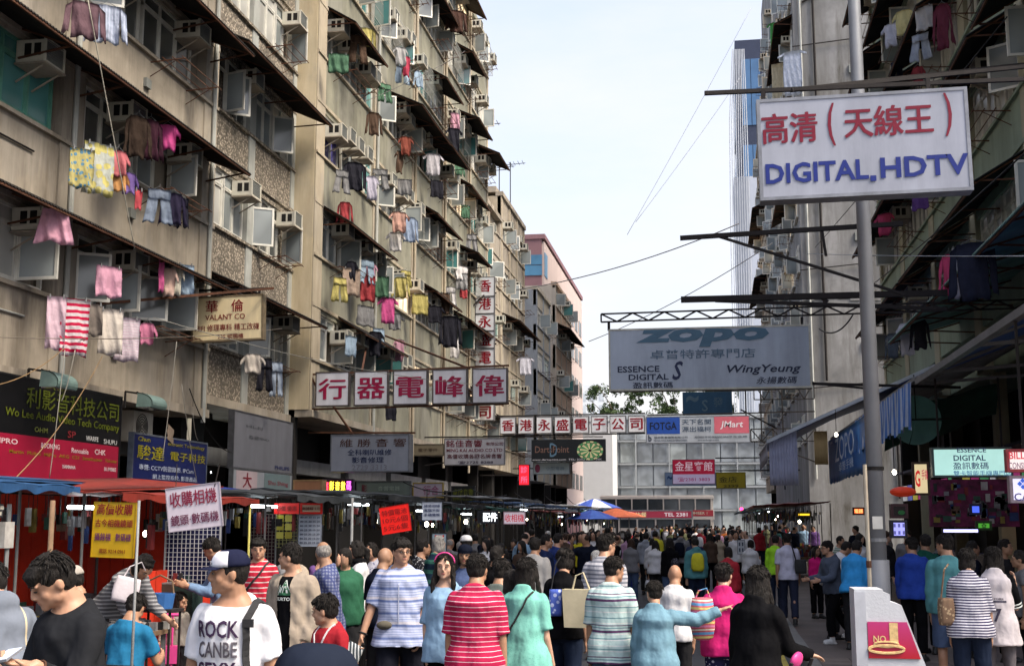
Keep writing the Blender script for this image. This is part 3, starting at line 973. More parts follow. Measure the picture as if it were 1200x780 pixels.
# --- big light box at right
s = sg('hanging_sign', 'big white light box with red characters over blue capitals, in front of the lamp post', 888, 113, 1135, 232, 13.0,
       board='a4a8b6', frame='7d8088', d=.22, rough=.3, texts=[
    ('高清', -.345, .20, .27, .30, RED, .055), ('(', -.145, .21, .035, .42, RED, .03), ('天線王', .125, .215, .42, .30, RED, .055), (')', .405, .24, .035, .42, RED, .03),
    ('DIGITAL', -.225, -.245, .49, .20, '2038a0', .06), ('HDTV', .28, -.245, .41, .20, '2038a0', .06)])
MB().box(.055, .115, -.122, -.117, -.405, -.345).build('lettering', MATS['ink_2038a0'], s)
s.rotation_euler = (0, R(-.6), 0)
c = s.location
bracket(s, [((-.02, 13.0, P(870, 107, 13).z), (6.1, 13.4, P(1200, 92, 13).z + .1)), ((.9, 13.05, P(1000, 100, 13).z), (6.0, 17.2, 8.2)),
            ((1.0, 13.1, P(1000, 100, 13).z + .02), (6.1, 15.0, 7.4)), ((.6, 13, c.z + .4), (.6, 13, P(870, 107, 13).z)), ((2.3, 13, c.z + .4), (2.3, 13, P(870, 104, 13).z))], .042)

# --- zopo board
s = sg('hanging_sign', 'wide grey-blue board with huge faded lettering over two phone shop names, mid street', 714, 384, 950, 457, 24.0,
       board='a6b0c0', frame='a6a49a', d=.30, texts=[
    ('zopo', -.03, .33, .66, .30, '5f8aa8', .10, .15), ('卓普特許專門店', -.03, .07, .52, .15, '7290ac', .02, 0),
    ('ESSENCE', -.35, -.155, .21, .10, '1d2740', .04, 0), ('DIGITAL', -.30, -.285, .20, .095, '1d2740', .04, 0), ('盈訊數碼', -.28, -.415, .20, .10, '1d2740', .03, 0), ('S', -.155, -.19, .055, .30, '2c3a66', .04, .3),
    ('WingYeung', .27, -.20, .36, .16, '1d2740', .035, .25), ('永揚數碼', .33, -.37, .20, .11, '1d2740', .03, .2)])
c = s.location
zt = P(714, 377, 24).z
truss(s, (-2.15, 24.0, zt), (5.9, 24.0, zt + .06), .16, 26, .03)
bracket(s, [((-2.0, 24, c.z + .6), (-2.0, 24, zt)), ((1.7, 24, c.z + .6), (1.7, 24, zt)), ((1.85, 24.1, c.z - .5), (4.6, 24.3, c.z - .6))], .05)
# bare steel arms that carry nothing
def arm(label, pa, pb, Y, w=.07, extra=()):
    a = P(*pa, Y); b = P(*pb, Y)
    mb = MB().beam(a, b, w)
    for (p1, p2) in extra: mb.beam(P(*p1, Y), P(*p2, Y), w * .6)
    return solo(mb, 'sign_gantry', m_iron, label, 'gantry', a)
arm('bare dark steel arm with a brace, just below the big light box', (797, 279), (1058, 262), 20, .07, [((842, 277), (1060, 345)), ((963, 268), (968, 300))])
arm('twin bare dark steel bar between the two big hanging signs', (798, 351), (1110, 343), 22, .10, [((838, 352), (1110, 362)), ((962, 348), (970, 354))])
arm('thin dark steel bar passing behind the lower right sign', (770, 432), (1016, 455), 40, .06)

# --- five white boards
s = sg('hanging_sign', 'row of five square white boards, each with one magenta character, at left', 368, 433.5, 598, 474.5, 32.5,
       board='dcdde4', frame='58504e', d=.16, boards=5, gap=.13, texts=[
    (t, -.4 + .2 * i, 0, .145, .60, 'c81c58', .05) for i, t in enumerate('行器電峰偉')])
s.rotation_euler = (0, R(-.2), 0)
c = s.location
bracket(s, [((-11.4, 32.5, c.z + .40), (-5.4, 32.5, c.z + .55)), ((-11.6, 32.5, c.z - .56), (-5.4, 32.5, c.z - .47)), ((-11.6, 32.4, c.z + 1.6), (-10.5, 32.5, c.z - .4)),
            ((-11.5, 32.4, c.z - .56), (-10.9, 32.4, c.z + .4)), ((-9.5, 32.6, c.z + .5), (-10.9, 38, c.z + 2.2)), ((-6.5, 32.6, c.z + .5), (-10.9, 40, c.z + 2.6))], .05, m_rust)
# --- vertical sign and horizontal twin
s = sg('vertical_sign', 'tall vertical row of white panels with red characters standing out from the cream block', 557, 324, 580, 492, 56,
       board='e2e4ea', frame='6b6a6c', d=.2, texts=[(t, 0, .435 - i * .1255, .66, .084, 'b8142e', .05) for i, t in enumerate('香港永盛電子公司')])
c = s.location
for i in range(1, 8): MB().box(-.46, .46, -.125, -.105, -3.25 + 6.5 * (.497 - i * .1255) + 3.25, -3.25 + 6.5 * (.497 - i * .1255) + 3.29).build('cross_bar', m_iron, s)
bracket(s, [((-11.5, 56, c.z + 2.6), (-9.9, 56, c.z + 2.6)), ((-11.5, 56, c.z + .2), (-9.9, 56, c.z + .2)), ((-11.5, 56, c.z - 2.6), (-9.9, 56, c.z - 2.6)), ((-11.5, 55, c.z + 1.2), (-10.4, 56, c.z + 2.6))], .07)
s = sg('hanging_sign', 'long horizontal row of white panels with red characters, reaching past the middle of the street', 585, 487.5, 757, 507.5, 58,
       board='e2e4ea', frame='6b6a6c', d=.2, boards=8, gap=.10, texts=[(t, -.4375 + .125 * i, 0, .085, .66, 'b8142e', .05) for i, t in enumerate('香港永盛電子公司')])
c = s.location
bracket(s, [((-11.5, 58, c.z + .44), (-3.2, 58, c.z + .5)), ((-11.5, 58, c.z - .5), (-3.2, 58, c.z - .44))], .06)
# --- others, left to centre
s = sg('hanging_sign', 'yellowed cream sign with red characters hung beside the second-floor laundry', 227, 347, 310, 400, 24.2, board='fae6b8', frame='8a7a60', d=.18, texts=[
    ('華', -.22, .27, .17, .27, 'b3202c', .03), ('倫', .14, .27, .17, .27, 'b3202c', .03), ('VALANT CO', -.03, .03, .56, .12, 'a3242c', .02), ('HIFI 修理專科 精工改機', .0, -.20, .90, .15, 'a3242c', .02), ('235 號鴨樓', .05, -.40, .36, .11, 'a3242c', .015)])
s.rotation_euler = (0, R(-1.2), 0)
c = s.location
zz = P(35, 357, 22).z
mb = MB().beam((-11.0, 20.6, P(33, 357, 21).z - .1), (-9.0, 24.2, c.z + .62), .05)
tag(mb.build('steel_pole', m_rust), 'long rusty pole that carries laundry and the yellowed cream sign', 'pole')
bracket(s, [((-11.0, 24.2, c.z + .62), (-9.0, 24.2, c.z + .62)), ((-10.1, 24.2, c.z + .4), (-10.1, 24.2, c.z + .62)), ((-9.3, 24.2, c.z + .4), (-9.3, 24.2, c.z + .62))], .04)
s = sf('shop_sign', 'black and crimson audio shop board with green-gold characters above the stalls at far left', -28, 447, 138, 568, -10.9, board='08080a', frame='1d1d1f', d=.12, glow=0, panels=[(-.5, .485, -.46, -.05, '8c1030')],
       texts=[('利影音科技公司', .12, .315, .70, .20, '6d7a1c', .02), ('Wo Lee Audio Video Tech Company', .06, .14, .84, .10, '7a861e', .015),
              ('SP', .10, .015, .06, .07, 'a03038', .03), ('OHM', -.12, .02, .09, .05, '9aa050', .03), ('WARFE', .26, .0, .10, .05, 'b0b0b0', .03), ('SHUPU', .41, -.01, .11, .05, 'b0b0b0', .03),
              ('MIPRO', -.35, -.12, .16, .05, 'c9b0b4', .03), ('BOONING', -.05, -.125, .13, .05, 'c9b0b4', .03), ('Renoable', .17, -.14, .13, .05, 'c9b0b4', .03), ('CHK', .33, -.13, .09, .055, 'c9b0b4', .03),
              ('Martin  Philips  MiPro  AKG  CS1  Sennheiser  Takstar', .08, -.215, .80, .045, 'b8901c', .01), ('YAMAHA', .09, -.31, .10, .035, 'c9c0c4', .02), ('BUMBEE', .42, -.30, .10, .04, 'c9b0b4', .02),
              ('www.woleeavtc.com', -.15, -.475, .45, .05, 'c9c9c9', .02), ('237 號', .43, -.47, .08, .04, 'c9c9c9', .02)])
s = sf('shop_sign', 'dark blue shop board with yellow characters and a torn corner', 152, 512, 240, 566, -10.9, board='101c55', frame='5d6470', d=.1, rough=.5,
       texts=[('Chun', -.37, .38, .15, .10, 'b8b020', .02), ('ectronic Technology', .19, .345, .52, .10, 'b8b020', .02), ('駿達', -.28, .11, .34, .30, 'c9bd20', .03), ('電子科技', .22, .10, .50, .20, 'c9bd20', .02),
              ('專營: CCTV防盜錄影, IPCam', -.06, -.20, .72, .12, 'a9b2c8', .015), ('網上監控系統, 影音產品', .05, -.38, .60, .11, 'a9b2c8', .015)])
MB().grid(lambda a, b: (-.30 + a * .28 + .03 * math.sin(b * 9), -.066, .42 + b * .3 - .1 * a), 5, 4, 0, (0, .004, 0)).build('torn_sheet', mat('torn_paper', (.22, .17, .13), .9), s)
sf('shop_sign', 'worn grey metal board with faint print below the pebble-dash wall', 270, 487, 340, 552, -10.95, board='6a6c74', frame='4c4d52', d=.14, texts=[('PHILIPS', .31, -.40, .26, .07, '2a3a78', .03), ('HI-FI', -.18, .26, .26, .05, '54565c', .01), ('音響中心', -.1, .08, .34, .06, '54565c', .01)])
sf('shop_sign', 'pale board printed with red brush strokes and pictures, under the worn grey board', 270, 551, 340, 577, -10.9, board='8a9098', frame='55585c', d=.1, panels=[(-.45, -.12, -.40, .40, 'a99aa0'), (.0, .46, -.42, .40, '5f7276')],
   texts=[('大', -.28, .0, .14, .66, 'a01c34', .05), ('Shu Shing', .24, -.05, .36, .26, 'a04050', .03)])
s = sg('hanging_sign', 'large dirty white speaker-repair sign with faded red and blue characters', 390, 509, 482, 553, 33.5, board='8d929e', frame='70737a', d=.45, texts=[
    ('維 勝 音 響', .04, .27, .84, .22, '6c4a44', .015), ('全科喇叭維修', .0, .02, .56, .16, '20366c', .03), ('影音修理', -.02, -.18, .40, .16, '20366c', .03), ('2729 3313', .0, -.38, .44, .14, '70727c', .01)])
c = s.location
bracket(s, [((-11.3, 33.5, c.z + .6), (-8.2, 33.5, c.z + .56)), ((-9.9, 33.5, c.z + .4), (-10.9, 34, c.z + 1.6))], .05, m_rust)
s = sg('hanging_sign', 'white audio company sign with dark red characters and phone number 2725 8288', 521, 513, 592, 545, 46, board='b4b4bc', frame='6c6c70', d=.14, texts=[
    ('銘佳音響', -.17, .30, .60, .26, '8a1430', .03), ('有限公司', .33, .28, .28, .13, '7a1c34', .02), ('MING KAI AUDIO CO LTD', .0, .05, .92, .12, '8a1430', .02), ('高價收購各國名牌音響', .0, -.17, .90, .17, '702030', .02), ('☎2725 8288', .02, -.39, .58, .12, '30243a', .02)])
c = s.location
bracket(s, [((-10.9, 46, c.z + .56), (-7.8, 46, c.z + .56)), ((-10.9, 46, c.z - .5), (-10.1, 46, c.z - .4))], .05)
s = sg('hanging_sign', 'black dart shop sign with a green and yellow dartboard', 623, 514.5, 710, 540.5, 69.5, board='14181e', frame='3c4044', d=.2, texts=[
    ('DartsPoint', -.22, .05, .46, .30, '8a6a62', .02), ('D', -.20, .02, .10, .62, '6a90b0', .01), ('www.dartspoint.com  TEL: 2393 7127  HK', -.02, -.42, .94, .10, 'a8a8b0', .02)])
mb = MB(); rd_ = random.Random(2)
for i in range(20):
    a0, a1 = 2 * PI * i / 20 + .02, 2 * PI * (i + 1) / 20 - .02
    for (r0, r1, q) in ((.06, .36, i % 2), (.38, .46, (i + 1) % 2)):
        mb.add([(1.22 + 1.6 * r * math.cos(a), -.112, -.02 + 1.15 * r * math.sin(a)) for r, a in ((r0, a0), (r1, a0), (r1, a1), (r0, a1))], [(0, 1, 2, 3)], q)
mb.build('dartboard_print', [mat('dart_green', (.06, .25, .10), .6, bump=0), mat('dart_cream', (.55, .52, .30), .6, bump=0)], s)
c = s.location
bracket(s, [((-11.4, 69.5, c.z + .8), (-6.2, 69.5, c.z + .75)), ((-11.4, 69.5, c.z), (-10.3, 69.5, c.z))], .06)
s = sg('hanging_sign', 'small pale sign with a pink drop mark under the dart shop sign', 625, 541.5, 668, 555.5, 70, board='a6b4bc', frame='707478', d=.15, texts=[('●', -.38, .0, .14, .7, 'b05078', .02), ('小型電器', .1, .0, .5, .3, '6f7f8c', .01)])
bracket(s, [((-11.4, 70, s.location.z), (-10.2, 70, s.location.z))], .06)
s = sg('led_sign', 'small upright red LED panel on the left side of the street', 608, 544, 621, 568.5, 60, board='300408', frame='14141a', d=.2, texts=[('診', 0, .25, .6, .32, 'ff2038', .03), ('所', 0, -.22, .6, .32, 'ff2038', .03)], glow=0)
for o in s.children:
    if o.name.startswith('lettering'): o.data.materials[0] = lamp_mat('led_red', (1, .03, .06), 2.2)
    if o.name.startswith('face_panel'): o.data.materials[0] = lamp_mat('led_dim', (.5, .01, .02), .7)
bracket(s, [((-11.4, 60, s.location.z), (-9.5, 60, s.location.z))], .06)
s = sg('hanging_sign', 'white camera gear sign with a blue block at left and a pink block at right', 757, 487.5, 879, 519, 60, board='a9b0bc', frame='6d7078', d=.25,
       panels=[(-.49, -.17, -.15, .47, '22489a'), (.16, .49, -.15, .47, 'c06070')], texts=[
    ('FOTGA', -.33, .15, .26, .28, '101828', .03), ('天下名聞', -.01, .29, .28, .20, '5b708c', .01), ('源出福柯', -.01, .02, .28, .20, '5b708c', .01), ('JMart', .325, .15, .22, .30, 'd8d4dc', .03, .15),
    ('b', -.46, -.30, .03, .24, '202838', .03), ('福柯影音國際有限公司', -.26, -.28, .32, .08, '39414c', .01), ('FOTGA HONG KONG INTERNATIONAL', -.26, -.39, .32, .07, '39414c', .01), ('ADDRESS 7/F HO BUILDING APLIU ST  TEL 2381 9999', .22, -.28, .50, .07, '39414c', .01), ('www.fotga.com', .10, -.39, .2, .07, '39414c', .01)])
c = s.location
truss(s, (1.7, 60, c.z - .6), (4.7, 60, c.z - .6), .6, 6, .05); truss(s, (1.9, 60, c.z + 1.4), (4.7, 60, c.z + 1.4), .8, 6, .05)
bracket(s, [((-3.2, 60, c.z + .72), (4.7, 60, c.z + .8)), ((2.2, 60, c.z - .6), (2.2, 60, c.z + 2.2)), ((3.2, 60, c.z - .6), (3.2, 60, c.z + 2.2)), ((2.2, 60, c.z - .6), (4.7, 60, c.z - 1.6))], .06)
s = sg('hanging_sign', 'crimson guesthouse sign with a white phone number strip', 788, 538, 838, 567, 84, board='a81838', frame='7a5060', d=.2, glow=.12, panels=[(-.5, .5, -.5, -.10, 'b4a4c0')], texts=[
    ('金星賓館', 0, .22, .88, .38, 'e8d0d8', .02), ('☎2381 3803', 0, -.31, .75, .18, '9a3060', .02)])
bracket(s, [((0, 84, s.location.z + .9), (4.5, 84, s.location.z + .9)), ((4.4, 84, s.location.z + .9), (4.5, 84, s.location.z - 1.2))], .08)
s = sg('hanging_sign', 'pale blue sign half hidden behind the crimson guesthouse sign', 779, 553, 839, 569, 92, board='8fa2bc', frame='6f7680', d=.2, texts=[('草通店', .12, -.1, .5, .5, '2c3a70', .02), ('~', -.4, .1, .1, .3, '3c70b0', .04)])
bracket(s, [((0, 92, s.location.z + .6), (4.6, 92, s.location.z + .6))], .08)
s = sg('hanging_sign', 'yellow sign with dark characters sticking out from the right before the glass building', 839, 553, 874, 572, 72, board='9a8a18', frame='5a5420', d=.2, texts=[('金店', -.1, .05, .6, .36, '4a4408', .02), ('2399', .0, -.35, .5, .16, '4a4408', .02)])
bracket(s, [((1.8, 72, s.location.z + .55), (4.7, 72, s.location.z + .55))], .08)
s = sg('hanging_sign', 'arched blue-green mural board with white scrollwork behind the trees of signs', 800, 459, 858, 486, 96, board='27506a', frame='506870', d=.3, texts=[('~', -.3, .2, .25, .3, '7a9aa8', .05), ('發', .22, .05, .20, .42, '6a8a98', .02), ('S', -.05, -.1, .12, .5, '7a9aa8', .02)])
bracket(s, [((0, 96, s.location.z + .9), (4.7, 96, s.location.z + 1.0)), ((2, 96, s.location.z - .5), (4.7, 96, s.location.z - 2.0)), ((2.4, 96, s.location.z - 2.5), (2.4, 96, s.location.z + 1.2))], .1)
sg('shop_sign', 'small tan board beside the white audio company sign', 483, 520, 521, 534, 44, board='7d7360', frame='5a5448', d=.1, texts=[('電子零件', 0, 0, .6, .3, '4a3c30', .01)])
sg('shop_sign', 'black board with yellow outlined characters under the white audio company sign', 529, 569, 557, 588, 40, board='101416', frame='2a2c2e', d=.1, texts=[('卓悅音響', 0, .12, .85, .4, '7c8420', .02), ('特約經銷商', 0, -.3, .85, .2, '7c8420', .01)])
sg('neon_sign', 'neon-lit strip of red, yellow and magenta characters above the left stalls', 378, 561, 415, 577, 34, board='3a1030', frame='5a5060', d=.12, texts=[])
nb = [o for o in bpy.data.objects if o.name.startswith('neon_sign')][0]
for i, (t, col) in enumerate((('宿', (1, .05, .1)), ('影', (1, .75, .05)), ('音', (1, .75, .05)), ('數', (.85, .1, .9)), ('碼', (.85, .1, .9)))):
    letter_mb(t, -.33 + i * .165, .0, .13, .25, -.08, .03).build('lettering', lamp_mat('neon_%d' % (i // 2 if i else 9), col, 1.8), nb)
sg('shop_sign', 'white framed board with pinkish brush characters, small, above the left stalls', 484, 565, 520, 583, 36, board='9a92a0', frame='8a7a40', d=.1, texts=[('行合', .1, 0, .5, .6, 'a04878', .03)])
sg('shop_sign', 'grey-green faded board above the left stalls', 418, 563, 482, 581, 35, board='5a6664', frame='55585c', d=.1, texts=[('影', -.35, 0, .1, .5, '7c3040', .03), ('音響電器', .1, 0, .4, .3, '7c8c88', .01)])
sg('shop_sign', 'tan box sign with a rounded arch, left of the neon-lit strip', 346, 562, 380, 583, 30, board='8a6248', frame='8a7050', d=.35)
# ------------------------------------------------------------------ left shop level
sh_r = random.Random(17)
m_red = mat('red_painted_sheet', (.55, .035, .014), .6, .1, .25, 3, streak=.3, bump=.2)
m_bluec = mat('blue_tarp', (.015, .055, .14), .6, 0, .3, 3, bump=.6, bscale=7)
m_redc = mat('red_tarp', (.15, .018, .012), .6, 0, .3, 3, bump=.6, bscale=7)
m_yelc = mat('yellow_tarp', (.28, .25, .03), .6, 0, .3, 3, bump=.6, bscale=7)
m_grnc = mat('green_tarp', (.015, .08, .06), .6, 0, .3, 3, bump=.6, bscale=7)
m_grey = mat('grey_sheet', (.20, .205, .21), .6, .2, .25, 3, streak=.4)
m_darkc = mat('dark_tarp', (.03, .035, .04), .7, 0, .4, 3, bump=.6, bscale=7)
m_wood = mat('old_wood', (.16, .10, .06), .8, 0, .35, 4, bump=.4)
m_tube = lamp_mat('lit_tube', (.85, .95, 1.0), 6)
m_bulb = lamp_mat('lit_bulb', (1, .85, .62), 14)
GOODS = [mat('goods_%d' % i, c, .6, .05, .3, 9, bump=.2) for i, c in enumerate(((.02, .02, .022), (.16, .16, .17), (.16, .02, .02), (.02, .04, .13), (.20, .15, .03), (.05, .05, .055), (.025, .07, .05), (.34, .33, .32), (.09, .05, .03)))]

def floodlight(label, px, py, X):
    p = PX(px, py, X)
    r = thing('floodlight', label, 'floodlight', p, group=None)
    mb = MB()
    mb.loft([[(.0 + .02 * k, -.28, 0)] for k in range(1)] * 2) if False else None
    rings = []
    for k in range(7):
        t = k / 6
        rings.append([(.34 * t + .02, -.25 + .5 * u, .16 * math.sin(PI * (.5 + t * .5)) * math.cos(u * 2 * PI) * 0) for u in (0, 1)])
    g = MB().grid(lambda a, b: (.10 + .26 * math.sin(a * PI * .62), -.27 + .54 * b, .17 * math.cos(a * PI * .62)), 8, 2, 0, (-.012, 0, -.012))
    for s in (-.27, .262): g.add([(.10 + .26 * math.sin(a * PI * .62 / 8), s, .17 * math.cos(a * PI * .62 / 8)) for a in range(9)] + [(.08, s, -.06)], [tuple(range(10))])
    g.build('housing', mat('lamp_housing', (.16, .24, .22), .5, .2, .2, 4), r)
    MB().box(.10, .30, -.25, .25, -.075, -.06).build('lens', glass('lamp_glass', (.5, .5, .45)), r)
    b = MB(); b.beam((-.25, 0, .22), (.14, 0, .16), .03); b.beam((-.25, 0, .22), (-.25, 0, -.05), .03); b.beam((.0, -.1, .2), (.2, -.1, .1), .02); b.beam((.0, .1, .2), (.2, .1, .1), .02)
    b.build('bracket', m_iron, r)
    r.scale = (1.15, 1.15, 1.15)
floodlight('green-grey floodlight above the left end of the audio shop board', 52, 450, -10.6)
floodlight('green-grey floodlight above the right end of the audio shop board', 163, 474, -10.6)
for lab, px, py, X in (('round-fanned condenser unit under the slab, beneath the right floodlight', 168, 500, -11.3), ('condenser unit in the dark recess left of the worn grey board', 215, 500, -11.6)):
    p = PX(px, py, X)
    r = thing('condenser_unit', lab, 'air conditioner', p)
    MB().box(-.3, 0, -.42, .42, -.3, .3).build('casing', m_acc, r)
    mb = MB()
    for k in range(5):
        rr_ = .05 + k * .05
        mb.tube([(.012, -.08 + rr_ * math.cos(t), rr_ * math.sin(t)) for t in [2 * PI * i / 16 for i in range(17)]], .008, 4)
    mb.build('fan_guard', m_iron, r)

# dark shop fronts behind the stalls: shutter boxes, lit interiors
for i, (y0, y1) in enumerate(((14, 19.5), (20.2, 25), (26.3, 31.6), (33, 38), (38.8, 43.5), (44.1, 49), (49.6, 54), (54.5, 58.5))):
    r = thing('shopfront', ['dim shopfront behind the red stall', 'dim shopfront behind the blue mesh rack', 'dim shopfront under the worn grey board', 'dim shopfront under the speaker-repair sign', 'dim shopfront past the neon-lit strip', 'dim shopfront under the white audio company sign', 'dim shopfront past the black and yellow board', 'dim shopfront at the far end of the long left block'][i], 'shopfront', (-12.05, y0, 0.12))
    L = y1 - y0
    MB().box(-1.6, -1.55, 0, L, 0, 3.9).build('back_wall', mat('shop_back_%d' % (i % 3), ((.10, .07, .05), (.07, .08, .10), (.12, .10, .07))[i % 3], .8, 0, .4, 3), r)
    for z in range(4):
        MB().box(-1.5, -1.05, .1, L - .1, .6 + z * .62, .64 + z * .62).build('shelf', m_wood, r)
        x = .15
        gm = MB()
        while x < L - .5:
            w = sh_r.uniform(.12, .4); h = sh_r.uniform(.12, .45)
            gm.box(-1.4, -1.1, x, x + w, .641 + z * .62, .641 + z * .62 + h, sh_r.randrange(9)); x += w + .04
        gm.build('goods', GOODS, r)
    MB().box(.0, .35, .05, L - .05, 3.1, 3.5).build('shutter_box', m_grey, r)
    if i in (0, 2, 3, 5, 6): MB().box(-.9, -.84, L * .2, L * .8, 3.0, 3.05).build('fluorescent_tube', m_tube, r)

m_post2 = mat('stall_post', (.14, .14, .14), .6, .3, .3, 3)
# ------------------------------------------------------------------ stalls on the left side of the road
def stall(label, x, y0, y1, hz, tarp, seed, back=None, depth=1.9, goods=True, lit=True, front=1.0):
    "market stall; street side at x (faces +X)"
    r = random.Random(seed)
    L = y1 - y0
    t = thing('market_stall', label, 'stall', (x, y0, 0))
    for (a, b) in ((-.05, .05), (-.05, L - .05), (-depth, .05), (-depth, L - .05)):
        MB().tube([(a, b, 0), (a, b, hz - (.02 if a > -1 else -.05))], .016, 8).build('post', m_post2, t)
    amp = .05
    MB().grid(lambda a, b: (.45 - a * (depth + .45), -.15 + b * (L + .3), hz - .04 + a * .12 - amp * math.sin(b * PI * 3) * math.sin(a * PI) + .015 * math.sin(a * 23 + b * 17)), 10, 14, 0, (0, 0, .02)).build('canopy', tarp, t, smooth=True)
    MB().grid(lambda a, b: (.46 + .02 * math.sin(b * 25), -.15 + b * (L + .3), hz - .03 - a * (.07 + .02 * math.sin(b * 31))), 2, 40, 0, (.008, 0, 0)).build('valance', tarp, t)
    mb = MB(); mb.box(-depth, -.1, .1, L - .1, .72, .78)
    for q in (.15, L - .2): mb.box(-.25, -.2, q, q + .05, 0, .72); mb.box(-depth + .1, -depth + .15, q, q + .05, 0, .72)
    mb.build('counter', m_wood, t)
    MB().grid(lambda a, b: (-.085 + .015 * math.sin(b * 40), .1 + b * (L - .2), .79 - a * .55), 2, 30, 0, (.006, 0, 0)).build('counter_cloth', mat('stall_cloth_%d' % (seed % 3), ((.05, .06, .10), (.20, .05, .05), (.07, .07, .07))[seed % 3], .9, bump=.3), t)
    if back: MB().box(-depth - .03, -depth, 0, L, .3, hz - .02).build('back_panel', back, t)
    if goods:
        g = MB()
        for i in range(int(L * 45)):
            gx = r.uniform(-depth + .1, -.15); gy = r.uniform(.15, L - .3)
            w, d, h = r.uniform(.03, .15), r.uniform(.03, .14), r.uniform(.02, .16) * (1.6 if gx < -1 else 1)
            g.box(gx - w / 2, gx + w / 2, gy, gy + d, .781, .781 + h, r.randrange(9))
        tag(g.build('goods', GOODS, t), kind='stuff')
        g = MB()
        for i in range(int(L * 22)):
            gx = r.uniform(-depth + .1, .0); gy = r.uniform(.1, L - .2); z = hz - .15 - r.random() * .2
            h = r.uniform(.06, .3)
            g.box(gx, gx + r.uniform(.02, .07), gy, gy + r.uniform(.03, .10), z - h, z, r.randrange(9))
            g.beam((gx + .02, gy + .03, z), (gx + .02, gy + .03, hz), .006)
        tag(g.build('hanging_goods', GOODS, t), kind='stuff')
    if lit:
        MB().tube([(-.35, .3, hz - .16), (-.35, min(L - .2, 1.5), hz - .16)], .02, 8).build('fluorescent_tube', m_tube, t)
        b = MB().tube([(-.5, L * .7, hz), (-.5, L * .7, hz - .4)], .006, 4)
        b.build('lamp_cord', m_iron, t)
        MB().ell((-.5, L * .7, hz - .45), (.026, .026, .036)).build('light_bulb', m_bulb, t)
    else:
        MB().tube([(-.4, L * .35, hz), (-.4, L * .35, hz - .3)], .006, 4).build('lamp_cord', m_iron, t)
        MB().ell((-.4, L * .35, hz - .34), (.022, .022, .032)).build('light_bulb', m_bulb, t)
    return t
stall('near stall with a blue canopy and pale slatted shelves at the left edge', -6.6, 9.2, 11.2, 2.26, m_bluec, 1, None)
stall('stall with red sheet-metal walls and a red and blue canopy, hung with a yellow banner', -6.2, 11.6, 15.0, 2.20, m_redc, 2, None, 1.6)
RS = bpy.data.objects['market_stall.001']
mb = MB()
for i in range(16): mb.box(-1.70, -1.66 + .004 * (i % 2), -.1 + i * .22, .11 + i * .22, .2, 2.2)
mb.build('back_panel', m_red, RS)
mb = MB()
for i in range(9): mb.box(-1.60 + i * .18, -1.43 + i * .18, 3.36, 3.40 + .004 * (i % 2), .2, 2.2)
mb.build('side_panel', m_red, RS)
mb = MB()
for i in range(10): mb.box(-.02, .02 + .004 * (i % 2), .95 + i * .22, 1.16 + i * .22, .0, 1.35)
mb.build('front_panel', m_red, RS)
stall('stall with a dark canopy and black and white mesh racks', -5.9, 15.9, 19.2, 2.26, m_darkc, 3)
stall('stall with a yellow canopy edge hung with red and white price cards', -5.7, 19.8, 23.6, 2.34, m_darkc, 4)
stall('dark-topped stall with a bright bulb, past the price cards', -5.6, 24.2, 27.6, 2.26, m_darkc, 5)
cols = [m_grnc, m_grey, m_bluec, m_grey, m_redc, m_grey, m_bluec, m_grnc, m_grey, m_bluec]
nm = ['green', 'grey', 'blue', 'grey', 'red', 'grey', 'blue', 'green', 'grey', 'blue']
wh = ['just past the red price banner', 'below the black and yellow board', 'beside the red 相機 board', 'past the red 相機 board', 'before the parasols', 'behind the first parasol', 'behind the orange parasol', 'past the parasols', 'near the street end', 'last before the crossing']
y = 28.2
for i in range(10):
    stall('%s-topped stall in the left row, %s' % (nm[i], wh[i]), -5.5, y, y + 3.6, 2.22 + .09 * ((i * 7) % 4), cols[i], 10 + i, lit=(i % 2 == 0))
    y += 4.3 + (i % 3) * .3
# right-hand stalls beyond the lamp post
y = 40
for i in range(8):
    r_ = stall('%s-topped stall on the right side of the road, %s' % (nm[(i + 3) % 10], ['nearest the blue awning', 'second past the blue awning', 'third past the blue awning', 'below the camera gear sign', 'past the camera gear sign', 'below the crimson guesthouse sign', 'past the guesthouse sign', 'at the far right street end'][i]), 1.6, y, y + 3.6, 2.4, cols[(i + 4) % 10], 40 + i, lit=(i % 2 == 1))
    r_.rotation_euler = (0, 0, PI); r_.location.y = y + 3.6
    y += 5.4

# --- extra canopy strips over the near left stalls
def strip(label, px0, py0, px1, py1, Y0, Y1, w, m, name='tarpaulin'):
    a = P(px0, py0, Y0); b = P(px1, py1, Y1)
    mb = MB().grid(lambda u, v: a.lerp(b, u) + Vector((-w * v, 0, .10 * v - .03 * math.sin(u * PI * 3) * math.sin(v * PI))), 16, 4, 0, (0, 0, .02))
    return solo(mb, name, m, label, 'tarpaulin', a, smooth=True)
strip('blue tarpaulin strip stretched above the near left stalls', -40, 560, 205, 572, 9.5, 15.5, 2.2, m_bluec)
strip('faded red tarpaulin strip below the blue one', 62, 577, 262, 571, 11.0, 14.0, 1.2, m_redc)
strip('bright yellow tarpaulin edge in the middle of the left row', 322, 582, 470, 581, 19.8, 23, 1.2, m_yelc)
strip('deep blue tarpaulin edge behind the tilted camera placard', 255, 574, 325, 577, 17.5, 20, 1.5, mat('deep_blue_tarp', (.01, .03, .22), .6, 0, .3, 3, bump=.5, bscale=7))

